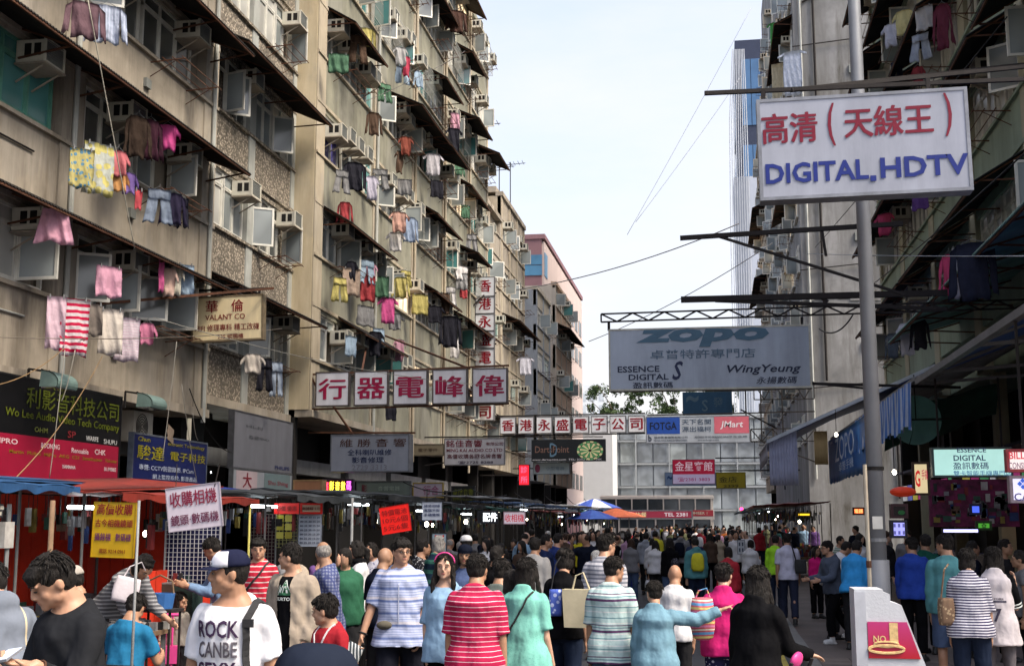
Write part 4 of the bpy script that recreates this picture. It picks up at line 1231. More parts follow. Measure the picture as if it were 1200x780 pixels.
# --- placards and racks at the stalls
s = sg('placard', 'white placard with crimson characters hung tilted above the hat-wearing man', 197, 568, 259, 620, 11.5, board='c4bcc8', frame='9a94a0', d=.02, fw=.008, texts=[
    ('收購相機', 0, .22, .86, .34, 'a01c48', .035), ('鏡頭·數碼機', .0, -.25, .88, .24, '7c3058', .02)])
s.rotation_euler = (0, R(-7), R(4))
for dx in (-.2, .2): bracket(s, [(s.location + Vector((dx, 0, .2)), s.location + Vector((dx * 1.1, .05, .42)))], .008)
s = sg('banner', 'yellow cloth banner with red and purple characters on the red stall', 108, 588, 160, 653, 10.9, board='c09a14', frame='a8860f', d=.015, fw=.004, texts=[
    ('高價收購', .0, .37, .84, .20, '9c1420', .035, .1), ('古今相機鏡頭', .0, .12, .88, .14, 'a01828', .03), ('攝錄機', -.24, -.13, .38, .14, '7a3070', .02), ('數碼機', .24, -.13, .36, .14, '7a3070', .02), ('電話 9214 0961', .0, -.38, .60, .09, '9a4010', .02)])
s.rotation_euler = (0, R(1.5), R(-4))
sg('placard', 'bright red placard with dark red characters hung crooked mid-row', 446, 592, 481, 624, 17, board='d01a12', frame='a8140e', d=.012, fw=.004, glow=.15, texts=[
    ('特價電池', 0, .27, .84, .22, '701010', .02), ('10元6個', 0, .0, .84, .22, '701010', .02), ('5元6隻', 0, -.28, .84, .22, '701010', .02)]).rotation_euler = (0, R(-9), 0)
sg('placard', 'white price list card with blue characters near the string of lamps', 495, 588, 518, 609, 18, board='b4bcc8', frame='8890a0', d=.012, fw=.004, texts=[('維修相機', 0, .3, .8, .16, '3a4a80', .02), ('電腦平板', 0, .05, .8, .16, '3a4a80', .02), ('手機電視', 0, -.2, .8, .16, '3a4a80', .02)])
sg('placard', 'white board with large red 相機 characters, past the black 配件 sign', 590, 599, 616, 614, 27, board='c0b4bc', frame='b09098', d=.03, fw=.02, glow=.2, texts=[('收相機', 0, 0, .86, .62, 'c01c38', .03)])
s = sg('shop_sign', 'black lit sign with white 配件 characters', 560, 598, 584, 613, 24, board='0c0c10', frame='2a2a30', d=.08, texts=[])
letter_mb('配件', .05, 0, .28, .17, -.05, .03).build('lettering', lamp_mat('white_lit', (.9, .95, 1), 1.5), s)
s = sg('lightbox', 'white lit menu box over the crowd beyond the orange parasol', 722, 597, 812, 608, 108, board='8a3040', frame='d0ccc8', d=.3, fw=.12, glow=.3, texts=[('美食快餐', -.25, 0, .3, .5, 'e8d8a0', .02), ('TEL 2381', .28, 0, .3, .4, 'e8e0e0', .02)])
bracket(s, [(s.location + Vector((-3.2, 0, -1)), s.location + Vector((-3.2, 0, -3.0))), (s.location + Vector((3.2, 0, -1)), s.location + Vector((3.2, 0, -3.0)))], .15)

def mesh_rack(label, x0, y0, x1, y1, Y, col, cell=.05, cards=None, rz=0, backing=None):
    c, w, h = box_at(x0, y0, x1, y1, Y)
    r = thing('mesh_rack', label, 'display rack', c, R(rz))
    mb = MB()
    n = int(w / cell)
    for i in range(n + 1): mb.beam((-w / 2 + i * w / n, 0, -h / 2), (-w / 2 + i * w / n, 0, h / 2), .007)
    n = int(h / cell)
    for i in range(n + 1): mb.beam((-w / 2, .004, -h / 2 + i * h / n), (w / 2, .004, -h / 2 + i * h / n), .007)
    mb.build('wire_grid', mat('grid_' + col, col, .5, .2, .1, 3, bump=0), r)
    mb = MB()
    for a in (-w / 2, w / 2): mb.tube([(a, .01, -h / 2 - .9), (a, .01, h / 2)], .014, 6)
    mb.build('frame', m_grey, r)
    if backing: MB().box(-w / 2, w / 2, .05, .06, -h / 2, h / 2).build('backing', mat('backing_' + backing, backing, .8, 0, .3, 4), r)
    if cards:
        rd = random.Random(int(x0))
        cm = [mat('card_%d' % i, cc, .6, 0, .1, 8, bump=0) for i, cc in enumerate(cards)]
        for i in range(int(w / .13)):
            for j in range(int(h / .12)):
                if rd.random() < .85: MB().box(-w / 2 + .02 + i * .13, -w / 2 + .125 + i * .13, -.02 - rd.random() * .01, -.008, h / 2 - .11 - j * .12, h / 2 - .015 - j * .12).build('card', rd.choice(cm), r)
    return r
mesh_rack('white wire rack over deep blue cloth behind the hat-wearing man', 193, 610, 257, 684, 13.5, 'a8aab0', .048, backing='0a1040')
mesh_rack('pale wire rack over pinkish cloth beside the yellow card display', 293, 602, 323, 660, 17.5, 'a09890', .05, backing='402030')
mesh_rack('display rack covered with yellow cards', 323, 602, 349, 641, 17.4, '90905a', .05, cards=[(.50, .45, .06), (.55, .50, .10), (.42, .36, .05)])
sg('price_board', 'white sheet of small blue price tags beside the yellow cards', 350, 602, 377, 640, 17.3, board='a8b0c0', frame='808898', d=.015, fw=.004,
   texts=[('80 25 30 15 20', 0, .40 - .13 * i, .85, .06, '26345c', .02) for i in range(7)])
sg('placard', 'pair of red header cards above the yellow card display', 321, 589, 351, 602, 17.2, board='c8201c', frame='901410', d=.012, fw=.004, glow=.1, texts=[('特價 優惠', 0, 0, .8, .45, '60100c', .02)])
sg('placard', 'cream and red header card above the price tag sheet', 352, 589, 378, 602, 17.2, board='c0a890', frame='c02018', d=.012, fw=.03, texts=[('數據線 5元', 0, 0, .8, .3, '8a2018', .01)])
sg('poster', 'small framed poster with a red disc between people at the stalls', 506, 624, 524, 650, 19, board='9fb4c0', frame='30343a', d=.02, fw=.012, panels=[(-.3, .3, .0, .40, 'c01c18')])

# poles at the left
def pole(label, px, py0, py1, Y, r, m):
    a = P(px, py0, Y); b = P(px, py1, Y)
    b.x = a.x
    mb = MB().tube([(a.x, Y, 0), (a.x, Y, a.z)], r, 8)
    return solo(mb, 'bamboo_pole', m, label, 'pole', (a.x, Y, 0), smooth=True)
pole('rough wooden pole holding the blue tarpaulin in front of the red stall', 62, 586, 660, 9.6, .022, m_wood)
pole('thin metal pole beside the yellow banner', 163, 586, 690, 9.4, .012, m_grey)
pole('thin yellow pole at the edge of the red-striped shirt man', 293, 590, 650, 15, .015, mat('yellow_pole', (.35, .32, .08), .6))
pole('slim grey upright between the price sheet and red placard', 413, 583, 690, 16, .02, m_grey)
# pale slats and shelf of the nearest stall
t = thing('shelf_stack', 'pale slatted shelf with a green canvas and odds and ends at the left edge', 'shelf', (-7.0, 10.2, 0))
for i in range(4): MB().box(-.7, .75, -.02 - i * .03, .03 - i * .03, 2.0 - i * .05, 2.03 - i * .05).build('slat', mat('pale_slat', (.42, .40, .34), .8), t)
MB().grid(lambda a, b: (-.7 + a * 1.4, -.2 + .25 * b, 1.62 - .22 * b + .03 * math.sin(a * 9)), 10, 4, 0, (0, 0, .01)).build('green_canvas', m_grnc, t)
mb = MB(); gr = random.Random(8)
for i in range(22): x = gr.uniform(-.7, .7); mb.box(x, x + gr.uniform(.05, .15), .1, .25, 1.66, 1.66 + gr.uniform(.05, .3), gr.randrange(9))
mb.build('odds_and_ends', GOODS, t)
MB().box(-.3, -.12, .05, .07, 1.68, 1.90).build('lit_screen', lamp_mat('screen_blue', (.35, .55, .9), 1.6), t)
MB().tube([(-.9, -.1, 2.12), (.2, -.1, 2.12)], .02, 8).build('fluorescent_tube', m_tube, t)
for x in (-.68, .7): MB().tube([(x, .2, 0), (x, .2, 2.05)], .02, 6).build('post', m_grey, t)

# seafood-like silver trinkets pile and glass case in front of the red stall
t = thing('trinket_table', 'low table heaped with small silver gadgets in front of the red stall', 'table', P(128, 708, 11.6) * 1)
t.location.z = 0
MB().box(-.5, .5, -.35, .35, .80, .84).build('table_top', m_wood, t)
for sx in (-.45, .42):
    for sy in (-.3, .28): MB().box(sx, sx + .04, sy, sy + .04, 0, .80).build('leg', m_grey, t)
mb = MB()
for i in range(130):
    a = gr.uniform(-.45, .45); b = gr.uniform(-.3, .3)
    mb.box(a, a + gr.uniform(.03, .08), b, b + gr.uniform(.03, .07), .841, .855 + gr.uniform(.0, .10), gr.choice([0, 1, 7, 5, 1]))
tag(mb.build('small_gadgets', GOODS, t), kind='stuff')
t = thing('display_case', 'dark glass display case with trinkets right of the bending shopper', 'display case', (P(203, 690, 13.6).x, 13.6, 0), R(8))
t.scale = (.62, .8, .92)
MB().box(-.5, .45, -.3, .3, 0, .9).build('base', m_wood, t)
MB().box(-.5, .45, -.3, .3, .901, 1.30).build('glass_box', glass('case_glass', (.04, .07, .06)), t)
mb = MB()
for a in (-.5, .43):
    for b in (-.3, .28): mb.box(a, a + .02, b, b + .02, .9, 1.32)
mb.box(-.5, .45, -.3, .3, 1.302, 1.32)
mb.build('frame', m_grey, t)
mb = MB()
for i in range(30):
    a = gr.uniform(-.45, .35); b = gr.uniform(-.25, .2)
    mb.box(a, a + .06, b, b + .06, 1.321, 1.33 + gr.uniform(.02, .14), gr.randrange(9))
mb.build('trinkets', GOODS, t)
# blue basket
p = P(187, 703, 12.0)
t = thing('basket', 'blue plastic basket with a wicker handle beside the seated man', 'basket', (p.x, 12.0, p.z - .08))
mb = MB().loft([[(.16 * k * math.cos(a), .12 * k * math.sin(a), z) for a in [2 * PI * i / 14 for i in range(14)]] for k, z in ((.85, 0), (1, .15), (.97, .152), (.82, .01))])
mb.build('tub', mat('blue_plastic', (.04, .13, .35), .4), t)
MB().tube([(-.15, 0, .14), (-.13, 0, .27), (0, 0, .33), (.13, 0, .27), (.15, 0, .14)], .01, 6).build('handle', m_wood, t)
mb = MB().box(-.2, .2, -.15, .15, -.03, -.002)
for sx in (-.18, .16):
    for sy in (-.13, .11): mb.box(sx, sx + .02, sy, sy + .02, -p.z + .08, -.03)
mb.build('stand', m_iron, t)

# ------------------------------------------------------------------ parasols
def parasol(label, px, py, Y, rad, c1, c2, z_extra=0):
    p = P(px, py, Y)
    t = thing('parasol', label, 'parasol', (p.x, Y, 0))
    top = p.z
    MB().tube([(0, 0, 0), (0, 0, top - .02)], .025, 8).build('pole', m_grey, t)
    n = 8; h = rad * .34
    for i in range(n):
        def fn(a, b, i=i):
            th = 2 * PI * (i + b) / n
            rr2 = rad * a * (1 - .05 * math.sin(b * PI) * a)
            return (rr2 * math.cos(th), rr2 * math.sin(th), top - h * (a ** 1.25) + .012 * math.sin(b * PI) * a)
        MB().grid(fn, 6, 4, 0, (0, 0, .006)).build('canopy_panel', c1 if i % 2 else c2, t, smooth=True)
        th = 2 * PI * i / n
        MB().beam((0, 0, top - .3), (rad * .97 * math.cos(th), rad * .97 * math.sin(th), top - h * .97 - .02), .012).build('rib', m_grey, t)
mU1 = mat('parasol_blue', (.05, .10, .42), .7, bump=0); mU2 = mat('parasol_white', (.62, .64, .70), .7, bump=0); mU3 = mat('parasol_orange', (.55, .13, .05), .7, bump=0); mU4 = mat('parasol_slate', (.10, .13, .22), .7, bump=0)
parasol('blue and white parasol, the highest of the group over the left stalls', 696, 584, 55, 1.25, mU1, mU2)
parasol('all-blue parasol in front of the orange one', 694, 597, 47, 1.05, mU1, mat('parasol_blue2', (.07, .15, .5), .7, bump=0))
parasol('orange parasol with one dark panel, right of the blue ones', 722, 595, 50, 1.1, mU3, mU3)
parasol('small orange parasol tucked behind the bigger orange one', 737, 599, 58, .8, mU3, mU4)

# ------------------------------------------------------------------ bus
def bus(label, x, y):
    t = thing('double_decker_bus', label, 'bus', (x, y, 0))
    cr = mat('bus_cream', (.62, .58, .55), .4, 0, .05, 1, bump=0); rd = mat('bus_red', (.42, .05, .07), .4, 0, .08, 1, bump=0)
    gd = glass('bus_glass', (.05, .065, .08), .1)
    L = 11.2
    mb = MB()
    mb.box(0, L, 0, 2.5, .35, 1.2); mb.box(0, L, 0, 2.5, 2.05, 2.35); mb.box(0, L, .0, 2.5, 4.05, 4.3)
    mb.box(.08, L - .08, .1, 2.4, 4.3, 4.4)
    mb.box(.1, L - .1, .5, 2.4, 1.2, 4.05)
    for i in range(8): mb.box(i * L / 7.2, i * L / 7.2 + .1, .0, .1, 2.95, 4.05); 
    for i in range(7): mb.box(i * L / 6.2, i * L / 6.2 + .12, .0, .1, 1.2, 2.05)
    mb.build('body', cr, t)
    MB().box(.1, L - .1, -.012, .0, 2.36, 2.95).build('advert_band', rd, t)
    MB().box(0, L, .001, 2.5, 2.352, 2.949).build('side_panel', cr, t)
    for i in range(7): MB().box(.12 + i * L / 7.2, (i + 1) * L / 7.2 - .03, .04, .06, 2.97, 4.03).build('window', gd, t)
    for i in range(6): MB().box(.14 + i * L / 6.2, (i + 1) * L / 6.2 - .03, .04, .06, 1.22, 2.03).build('window', gd, t)
    for (a, b, s_) in ((.1, .2, '美味 SAUCE'), (.42, .2, '特選'), (.68, .26, '冠軍 NUMBER 1')):
        letter_mb(s_, a * L + b * L / 2, 2.66, b * L, .34, -.016, .03).build('lettering', mat('bus_ink', (.72, .66, .52), .5, bump=0), t)
    for x_ in (2.2, 8.6):
        w = MB().tube([(x_, -.03, .48), (x_, .28, .48)], .48, 20).build('wheel', mat('tyre', (.02, .02, .02), .8), t)
        MB().tube([(x_, -.05, .48), (x_, -.031, .48)], .24, 14).build('rim', m_grey, w)
    for x_ in (.3, L - .5): MB().box(x_, x_ + .25, -.02, .0, .7, .9).build('lamp', mat('bus_lamp', (.5, .2, .05), .3, bump=0), t)
pb = P(703, 585, 124)
bus('cream double-decker bus with a red advertising band crossing the end of the street', pb.x, 124)
# ------------------------------------------------------------------ right-hand pavement: lamp post, stand, awnings, shops
def cyl_post(label, name, cat, x, y, z0, z1, r0, r1, m):
    t = thing(name, label, cat, (x, y, z0))
    MB().tube([(0, 0, 0), (0, 0, (z1 - z0) * .5), (0, 0, z1 - z0)], [r0, (r0 + r1) / 2, r1], 20).build('shaft', m, t, smooth=True)
    return t
pp = P(1027, 600, 14.6)
m_post = mat('galvanised_post', (.23, .24, .26), .6, .3, .15, 2, streak=.3, bump=.15)
lp = cyl_post('tall grey tapering lamp post on the pavement behind the white stand', 'lamp_post', 'lamp post', pp.x, 14.6, .118, 11.5, .098, .062, m_post)
MB().tube([(0, 0, .0), (0, 0, 1.35)], .118, 20).build('base_sleeve', m_post, lp, smooth=True)
MB().tube([(0, 0, 0), (0, 0, .03)], .19, 20).build('base_plate', m_post, lp)
MB().box(-.05, .05, -.13, -.117, .3, .8).build('access_door', m_post, lp)
MB().tube([(0, 0, 11.3), (-.3, 0, 11.8), (-1.6, 0, 12.1)], [.05, .04, .035], 8).build('arm', m_post, lp, smooth=True)
MB().ell((-1.9, 0, 12.1), (.4, .14, .07)).build('lamp_head', m_post, lp, smooth=True)
q_ = P(1035, 611, 14.5)
mb = MB().box(-.06, .05, -.112, -.104, q_.z - .118 - .08, q_.z - .118 + .06)
mb.build('paper_notice', mat('paper', (.55, .54, .5), .7, bump=0), lp)
for zc, col in ((1.55, m_grey), (2.35, m_dark)):
    MB().tube([(0, 0, zc), (0, 0, zc + .04)], .105, 16).build('cable_tie', col, lp)
# slim rusty pole with colour strips beside the lamp post
a = P(1015, 585, 13.6)
r = thing('thin_pole', 'thin cream and rust pole with tape marks left of the lamp post', 'pole', (a.x, 13.6, .118))
MB().tube([(0, 0, 0), (.0, 0, a.z + .25)], .022, 8).build('shaft', mat('cream_pole', (.42, .38, .30), .7, streak=.5, dirt=(.15, .04, .03)), r)
for zc in (.75, 1.0, 1.3): MB().tube([(0, 0, zc), (0, 0, zc + .07)], .028, 8).build('tape', m_rust, r)

# white advertising stand with the red picture
Y = 11.2
k0 = P(1001, 690, Y); k1 = P(1084, 780, Y)
t = thing('advert_stand', 'white tapered stand with a red and gold poster at the foot of the lamp post', 'stand', (k0.x, Y, .118))
H = k0.z - .118
s0 = 1085 - 1001
def kx(px): return P(px, 700, Y).x - k0.x
slope = (kx(1084) - kx(1055)) / (P(1, 703, Y).z - P(1, 780, Y).z)
xb = kx(1055) + slope * H * .97
m_wst = mat('white_stand', (.47, .49, .53), .6, 0, .06, 2, streak=.25)
prof = [(0, 0), (xb, 0), (kx(1056), H - .13), (kx(1043), H - .10), (kx(1043), H - .04), (kx(1035), H - .02), (kx(1035), H), (0, H)]
MB().loft([[(x, 0, z) for x, z in prof], [(x, .42, z) for x, z in prof]]).build('body', m_wst, t)
MB().box(-.004, kx(1014), -.012, -.001, .02, H - .02).build('left_panel', mat('white_stand_side', (.40, .42, .47), .6, bump=0), t)
mb = MB()
zt = P(1, 715, Y).z - .118; zb = P(1, 753, Y).z - .118
def edge(z): return kx(1056) + slope * (H - .13 - z)
mb.add([(kx(1015), -.014, zb), (edge(zb) - .01, -.014, zb), (edge(zt) - .01, -.014, zt), (kx(1015), -.014, zt), (kx(1015), -.004, zb), (edge(zb) - .01, -.004, zb), (edge(zt) - .01, -.004, zt), (kx(1015), -.004, zt)],
       [(0, 1, 2, 3), (0, 4, 5, 1), (1, 5, 6, 2), (2, 6, 7, 3), (3, 7, 4, 0)])
m_po = bpy.data.materials.new('poster_red'); _n = N(m_po)
_s = _n.n('ShaderNodeSeparateXYZ'); _n.l(_n.co.outputs['Object'], _s.inputs[0])
_n.l(_n.ramp(_s.outputs[2], .62, .95, (.36, .004, .01), (.42, .03, .16)), _n.b.inputs['Base Color']); _n.b.inputs['Roughness'].default_value = .35
mb.build('poster', m_po, t)
cx = kx(1036); cz = (zt + zb) / 2
m_gold = mat('gold_print', (.60, .42, .20), .5, 0, .3, 30, bump=0)
letter_mb('1', cx + .065, cz + .06, .07, .17, -.015, .06).build('lettering', m_gold, t)
letter_mb('NO.', cx - .045, cz + .01, .12, .055, -.015, .04).build('lettering', m_gold, t)
for dz, rx, rz_ in ((-.035, .10, .022), (-.075, .145, .032)):
    MB().tube([(cx + rx * math.cos(a), -.018, cz + dz + rz_ * math.sin(a)) for a in [2 * PI * i / 24 for i in range(25)]], .009 if rx < .12 else .013, 5).build('gold_ring_print', m_gold, t)

# awnings -----------------------------------------------------------------
m_blue_aw = mat('blue_awning', (.03, .08, .30), .6, 0, .25, 2, bump=.4, bscale=6)
m_lav = mat('pale_lilac_cloth', (.36, .38, .52), .8, 0, .15, 4, bump=.5, bscale=9)
m_aws = mat('awning_top_grey', (.30, .31, .33), .6, 0, .25, 2, streak=.4)
m_ban = mat('banner_blue', (.02, .14, .46), .6, 0, .15, 2, bump=.4, bscale=5)
def awn_sheet(root, x0, z0, x1, z1, ya, yb, m, name='awning_sheet', sag=.06, nb=6):
    MB().grid(lambda a, b: (x0 + (x1 - x0) * a, ya + (yb - ya) * b, z0 + (z1 - z0) * a - sag * math.sin(PI * a) * abs(math.sin(PI * b * nb))), 8, 24, 0, (0, 0, .02)).build(name, m, root, world=True, smooth=True)
t = thing('shop_awning', 'dark blue awning on a steel edge beam over the near phone shops', 'awning', (6, 12, 4.9))
awn_sheet(t, 5.95, 5.25, 3.5, 4.30, 11.0, 22.2, m_blue_aw)
mb = MB().beam((3.5, 11, 4.24), (3.5, 22.2, 4.28), .10)
for y in (11.2, 14.2, 17.3, 20.4, 22.1): mb.beam((3.5, y, 4.24), (5.95, y, 4.4), .05); mb.beam((3.6, y, 4.30), (5.95, y, 5.2), .05)
mb.build('steel_frame', mat('steel_grey', (.16, .16, .17), .6, .4, .2, 3), t, world=True)
t2 = thing('shop_awning', 'grey-topped awning with a blue and white striped fringe, beyond the lamp post', 'awning', (6, 24, 4.9))
awn_sheet(t2, 5.95, 5.3, 3.45, 4.36, 22.3, 38.5, m_aws)
MB().beam((3.47, 22.3, 4.33), (3.47, 38.5, 4.33), .06).build('front_rail', m_grey, t2, world=True)
fm = [mat('fringe_blue', (.06, .19, .60), .7, bump=0), mat('fringe_pale', (.42, .52, .72), .7, bump=0)]
mb = MB()
for i in range(70):
    y = 22.3 + i * .13
    dz = .80 + .05 * math.sin(i * 1.3)
    mb.add([(3.40 + .02 * math.sin(i), y, 4.31), (3.40 + .02 * math.sin(i + 1), y + .13, 4.31), (3.36 + .04 * math.sin(i * .9 + .9), y + .13, 4.31 - dz), (3.36 + .04 * math.sin(i * .9), y, 4.31 - dz)], [(0, 1, 2, 3)], i % 2)
mb.build('striped_fringe', fm, t2, world=True)
# zopo banner
t3 = thing('shop_banner', 'blue cloth banner with pale lettering and a scalloped hem hanging from the grey-topped awning', 'banner', (3.33, 38.0, 4.24))
t3.rotation_euler = (0, 0, R(-90))
Lb = 10.2
MB().grid(lambda a, b: (a * Lb, .05 * math.sin(a * 9) * b, -1.22 * b - (.06 * abs(math.sin(a * Lb * 4.5)) if b > .99 else 0)), 80, 8, 0, (0, .01, 0)).build('cloth', m_ban, t3, smooth=True)
letter_mb('ZOPO', Lb * .52, -.45, 4.8, .62, -.08, .0, .1).build('lettering', mat('ink_pale_blue', (.42, .52, .66), .6, bump=0), t3)
letter_mb('卓普手機', Lb * .55, -.93, 3.6, .24, -.08, .0, 0).build('lettering', MATS['ink_pale_blue'], t3)
# farther awning sloping into the street
t4 = thing('shop_awning', 'blue-bellied awning with a bright rim sloping far out over the crowd, with pale hanging cloth', 'awning', (4, 36, 4.5))
MB().grid(lambda a, b: (5.9 - 4.5 * a, 34.5 + 6.0 * b, 6.0 - 2.0 * a - .05 * math.sin(PI * a * 3)), 10, 6, 0, (0, 0, .03)).build('awning_sheet', m_blue_aw, t4, world=True, smooth=True)
mb = MB().beam((5.9, 34.45, 6.03), (1.4, 34.45, 4.03), .09)
mb.beam((1.4, 34.5, 4.0), (1.4, 40.5, 4.0), .05)
mb.build('pale_rim', mat('rim_white', (.52, .56, .62), .5, .1), t4, world=True)
MB().grid(lambda a, b: (1.45 + .75 * a, 34.42 + .02 * math.sin(a * 60), 4.0 + .33 * a - (1.15 + .33 * a) * b), 40, 4, 0, (0, .01, 0)).build('hanging_cloth', m_lav, t4, world=True, smooth=True)
MB().grid(lambda a, b: (1.40, 34.5 + 6 * a, 4.0 - .5 * b + .02 * math.sin(a * 70)), 40, 2, 0, (.01, 0, 0)).build('hanging_cloth', m_lav, t4, world=True, smooth=True)
MB().grid(lambda a, b: (2.65 + .35 * a, 34.40 + .02 * math.sin(a * 30), 4.3 - .9 * b), 10, 3, 0, (0, .01, 0)).build('tan_cloth', mat('tan_cloth', (.34, .24, .11), .8), t4, world=True, smooth=True)
# big round pale green disc seen under the awning
c = P(1073, 492, 25.5)
t = thing('round_sign', 'big round sea-green disc with a radial seam hanging under the awning edge', 'sign', c)
mg = mat('sea_green_disc', (.07, .16, .145), .6, 0, .2, 3, emit=.02)
for (a0, a1) in ((-.0, 2.2), (2.25, 4.4), (4.45, 6.23)):
    n_ = 14
    pts = [(0, 0)] + [(.49 * math.cos(a0 + (a1 - a0) * i / n_), .49 * math.sin(a0 + (a1 - a0) * i / n_)) for i in range(n_ + 1)]
    MB().loft([[(x, -.03, z) for x, z in pts], [(x, .03, z) for x, z in pts]]).build('panel', mg, t)
MB().beam((-.3, -.05, .0), (.7, -.05, .02), .03).beam((0, -.04, 0), (0, -.04, .9), .02).build('hanger', m_iron, t)
c = P(1105, 478, 28)
solo(MB().grid(lambda a, b: (c.x - 1.2 + 2.4 * a, 28 + .5 * b, c.z + .5 * a - .9 * b * (1 - .3 * a) + .05 * math.sin(a * 9)), 12, 6, 0, (0, .02, 0)), 'tarpaulin', mat('dark_green_tarp', (.02, .07, .05), .6, 0, .4, 2, bump=.8, bscale=5), 'dark green tarpaulin sagging below the awning roof behind the disc', 'tarpaulin', c, smooth=True)

# shops under G ------------------------------------------------------------
m_in = [mat('shop_in_%d' % i, c, .7, 0, .4, 3) for i, c in enumerate(((.16, .02, .09), (.05, .05, .09), (.12, .03, .03), (.06, .05, .03)))]
wh = ['nearest right-hand phone shop, magenta-lit', 'second right-hand shop with a violet-lit counter', 'third right-hand shop behind the round disc', 'right-hand shop behind the blue cloth banner', 'right-hand shop under the far end of the fringe', 'right-hand shop below the sloping blue awning']
for i in range(6):
    y0 = 13.3 + i * 5.3
    r = thing('shopfront', wh[i], 'shopfront', (6.1, y0, .12))
    L = 5.0
    MB().box(.1, .4, -.15, .15, 0, 5.1).build('pier', m_gcream if i % 2 else m_in[3], r)
    MB().box(3.4, 3.5, .15, L, 0, 4.2).build('back_wall', m_in[i % 4], r)
    MB().box(.1, 3.4, .16, L, 3.35, 3.42).build('ceiling', m_in[1], r)
    mb = MB(); mb.box(.3, .9, .4, L - .6, 0, .95)
    mb.build('counter', mat('counter_glass_%d' % (i % 2), ((.10, .10, .2), (.2, .2, .22))[i % 2], .2), r)
    for z in range(3):
        MB().box(2.9, 3.38, .2, L - .1, 1.0 + z * .6, 1.04 + z * .6).build('shelf', m_grey, r)
        g = MB(); x = .3
        while x < L - .4:
            w = sh_r.uniform(.1, .35); g.box(2.95, 3.3, x, x + w, 1.041 + z * .6, 1.041 + z * .6 + sh_r.uniform(.15, .45), sh_r.randrange(9)); x += w + .05
        g.build('goods', GOODS, r)
    col = [(.75, .25, .6), (.55, .45, 1), (1, .6, .35), (1, .8, .6), (.9, .95, 1), (1, .7, .4)][i]
    MB().box(1.2, 1.26, .6, L - .8, 3.26, 3.31).build('fluorescent_tube', lamp_mat('tube_%d' % i, col, 5), r)
    mb = MB()
    for k in range(5): mb.box(.25, .28, .5 + k * .9, .5 + k * .9 + .6, 2.3 + (k % 2) * .25, 2.62 + (k % 2) * .25)
    mb2 = None
    for k in range(4):
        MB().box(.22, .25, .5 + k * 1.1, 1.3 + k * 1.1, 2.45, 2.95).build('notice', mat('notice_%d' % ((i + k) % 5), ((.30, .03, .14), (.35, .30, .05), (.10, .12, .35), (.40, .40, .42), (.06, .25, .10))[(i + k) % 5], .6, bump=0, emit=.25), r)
# signs that face the camera under the awnings
s = sg('hanging_sign', 'mint-lit phone shop sign with dark lettering under the right awning', 1091, 524, 1185, 559, 21.5, board='9fc8c0', frame='5a6a68', d=.2, glow=.45, texts=[
    ('ESSENCE', .0, .40, .36, .15, '26304c', .035), ('DIGITAL', -.03, .14, .40, .19, '26304c', .04), ('盈訊數碼', -.02, -.12, .44, .24, '303a58', .03), ('雙卡智能手機專門店', .12, -.37, .72, .18, '406488', .02)])
mb = MB(); cpt = [(.46 * 1.4 + .02 - .30 * math.cos(a), -.106, .26 - .45 + .62 * math.sin(a)) for a in [PI * .5 * i / 8 for i in range(9)]]
MB().box(-.7, .7, -.05, .05, -1.05, -.28).build('magenta_lit_panel', mat('magenta_panel', (.09, .006, .04), .6, 0, .8, 6, emit=.03), s)
gm = MB(); g2 = random.Random(4)
for i in range(60):
    a = g2.uniform(-.68, .6); b = g2.uniform(-1.0, -.42); gm.box(a, a + g2.uniform(.04, .14), -.075, -.051, b, b + g2.uniform(.04, .14), g2.randrange(9))
tag(gm.build('packets', GOODS, s), kind='stuff')
bracket(s, [(s.location + Vector((-.5, 0, .25)), s.location + Vector((-.5, 0, 1.4))), (s.location + Vector((.5, 0, .25)), s.location + Vector((.5, 0, 1.4)))], .03)
s = sg('hanging_sign', 'white lit sign with red lettering at the right edge of the photo', 1178, 526, 1222, 553, 15, board='c8bcb8', frame='a8484c', d=.12, glow=.5, texts=[('BILLION', .0, .22, .86, .32, 'b02838', .03), ('CONSIGNTRY', .0, -.22, .9, .28, '6a5060', .02)])
bracket(s, [(s.location + Vector((0, 0, .1)), s.location + Vector((0, 0, 1.7)))], .03)
s = sg('hanging_sign', 'white lit sign with a blue figure below the red-lettered one', 1182, 557, 1226, 589, 15.05, board='c0bcd0', frame='a09098', d=.12, glow=.5, texts=[('CARD', .0, -.28, .8, .28, '3a3460', .03), ('❖', -.15, .2, .3, .42, '3050a8', .02)])
sg('poster', 'lit cream panel with red cartoonish squiggles beside the mint-lit sign', 1069, 541, 1089, 580, 20, board='b8a880', frame='3a2a20', d=.05, glow=.45, texts=[('G', -.2, .0, .3, .5, 'b01c20', .05), ('手機', .22, .12, .36, .3, '9c2040', .03)])
sg('shop_sign', 'violet-white lit phone rack panel just right of the lamp post', 1043, 609, 1062, 630, 18, board='8080c8', frame='30303c', d=.2, glow=.7, texts=[('▪▪▪', 0, .2, .7, .2, '484878', .0), ('▪▪▪', 0, -.2, .7, .2, '484878', .0)])
sg('shop_sign', 'dark red round-topped sign with a small green mark right of the lamp post', 1043, 590, 1063, 607, 18.1, board='1a0c10', frame='40282c', d=.2, texts=[('◉', .1, -.1, .4, .3, '2a8a40', .03)])
sg('shop_sign', 'green lit tag on the counter of the phone shop', 1143, 610, 1162, 621, 19, board='3f8a28', frame='203818', d=.05, glow=.4, texts=[('✿', 0, 0, .3, .5, '204814', .02)])
sg('shop_sign', 'orange lit sign deep in the shops left of the lamp post', 999, 594, 1013, 603, 30, board='c04a20', frame='4a2a20', d=.1, glow=.7, texts=[('電器', 0, 0, .7, .5, 'e8c070', .02)])
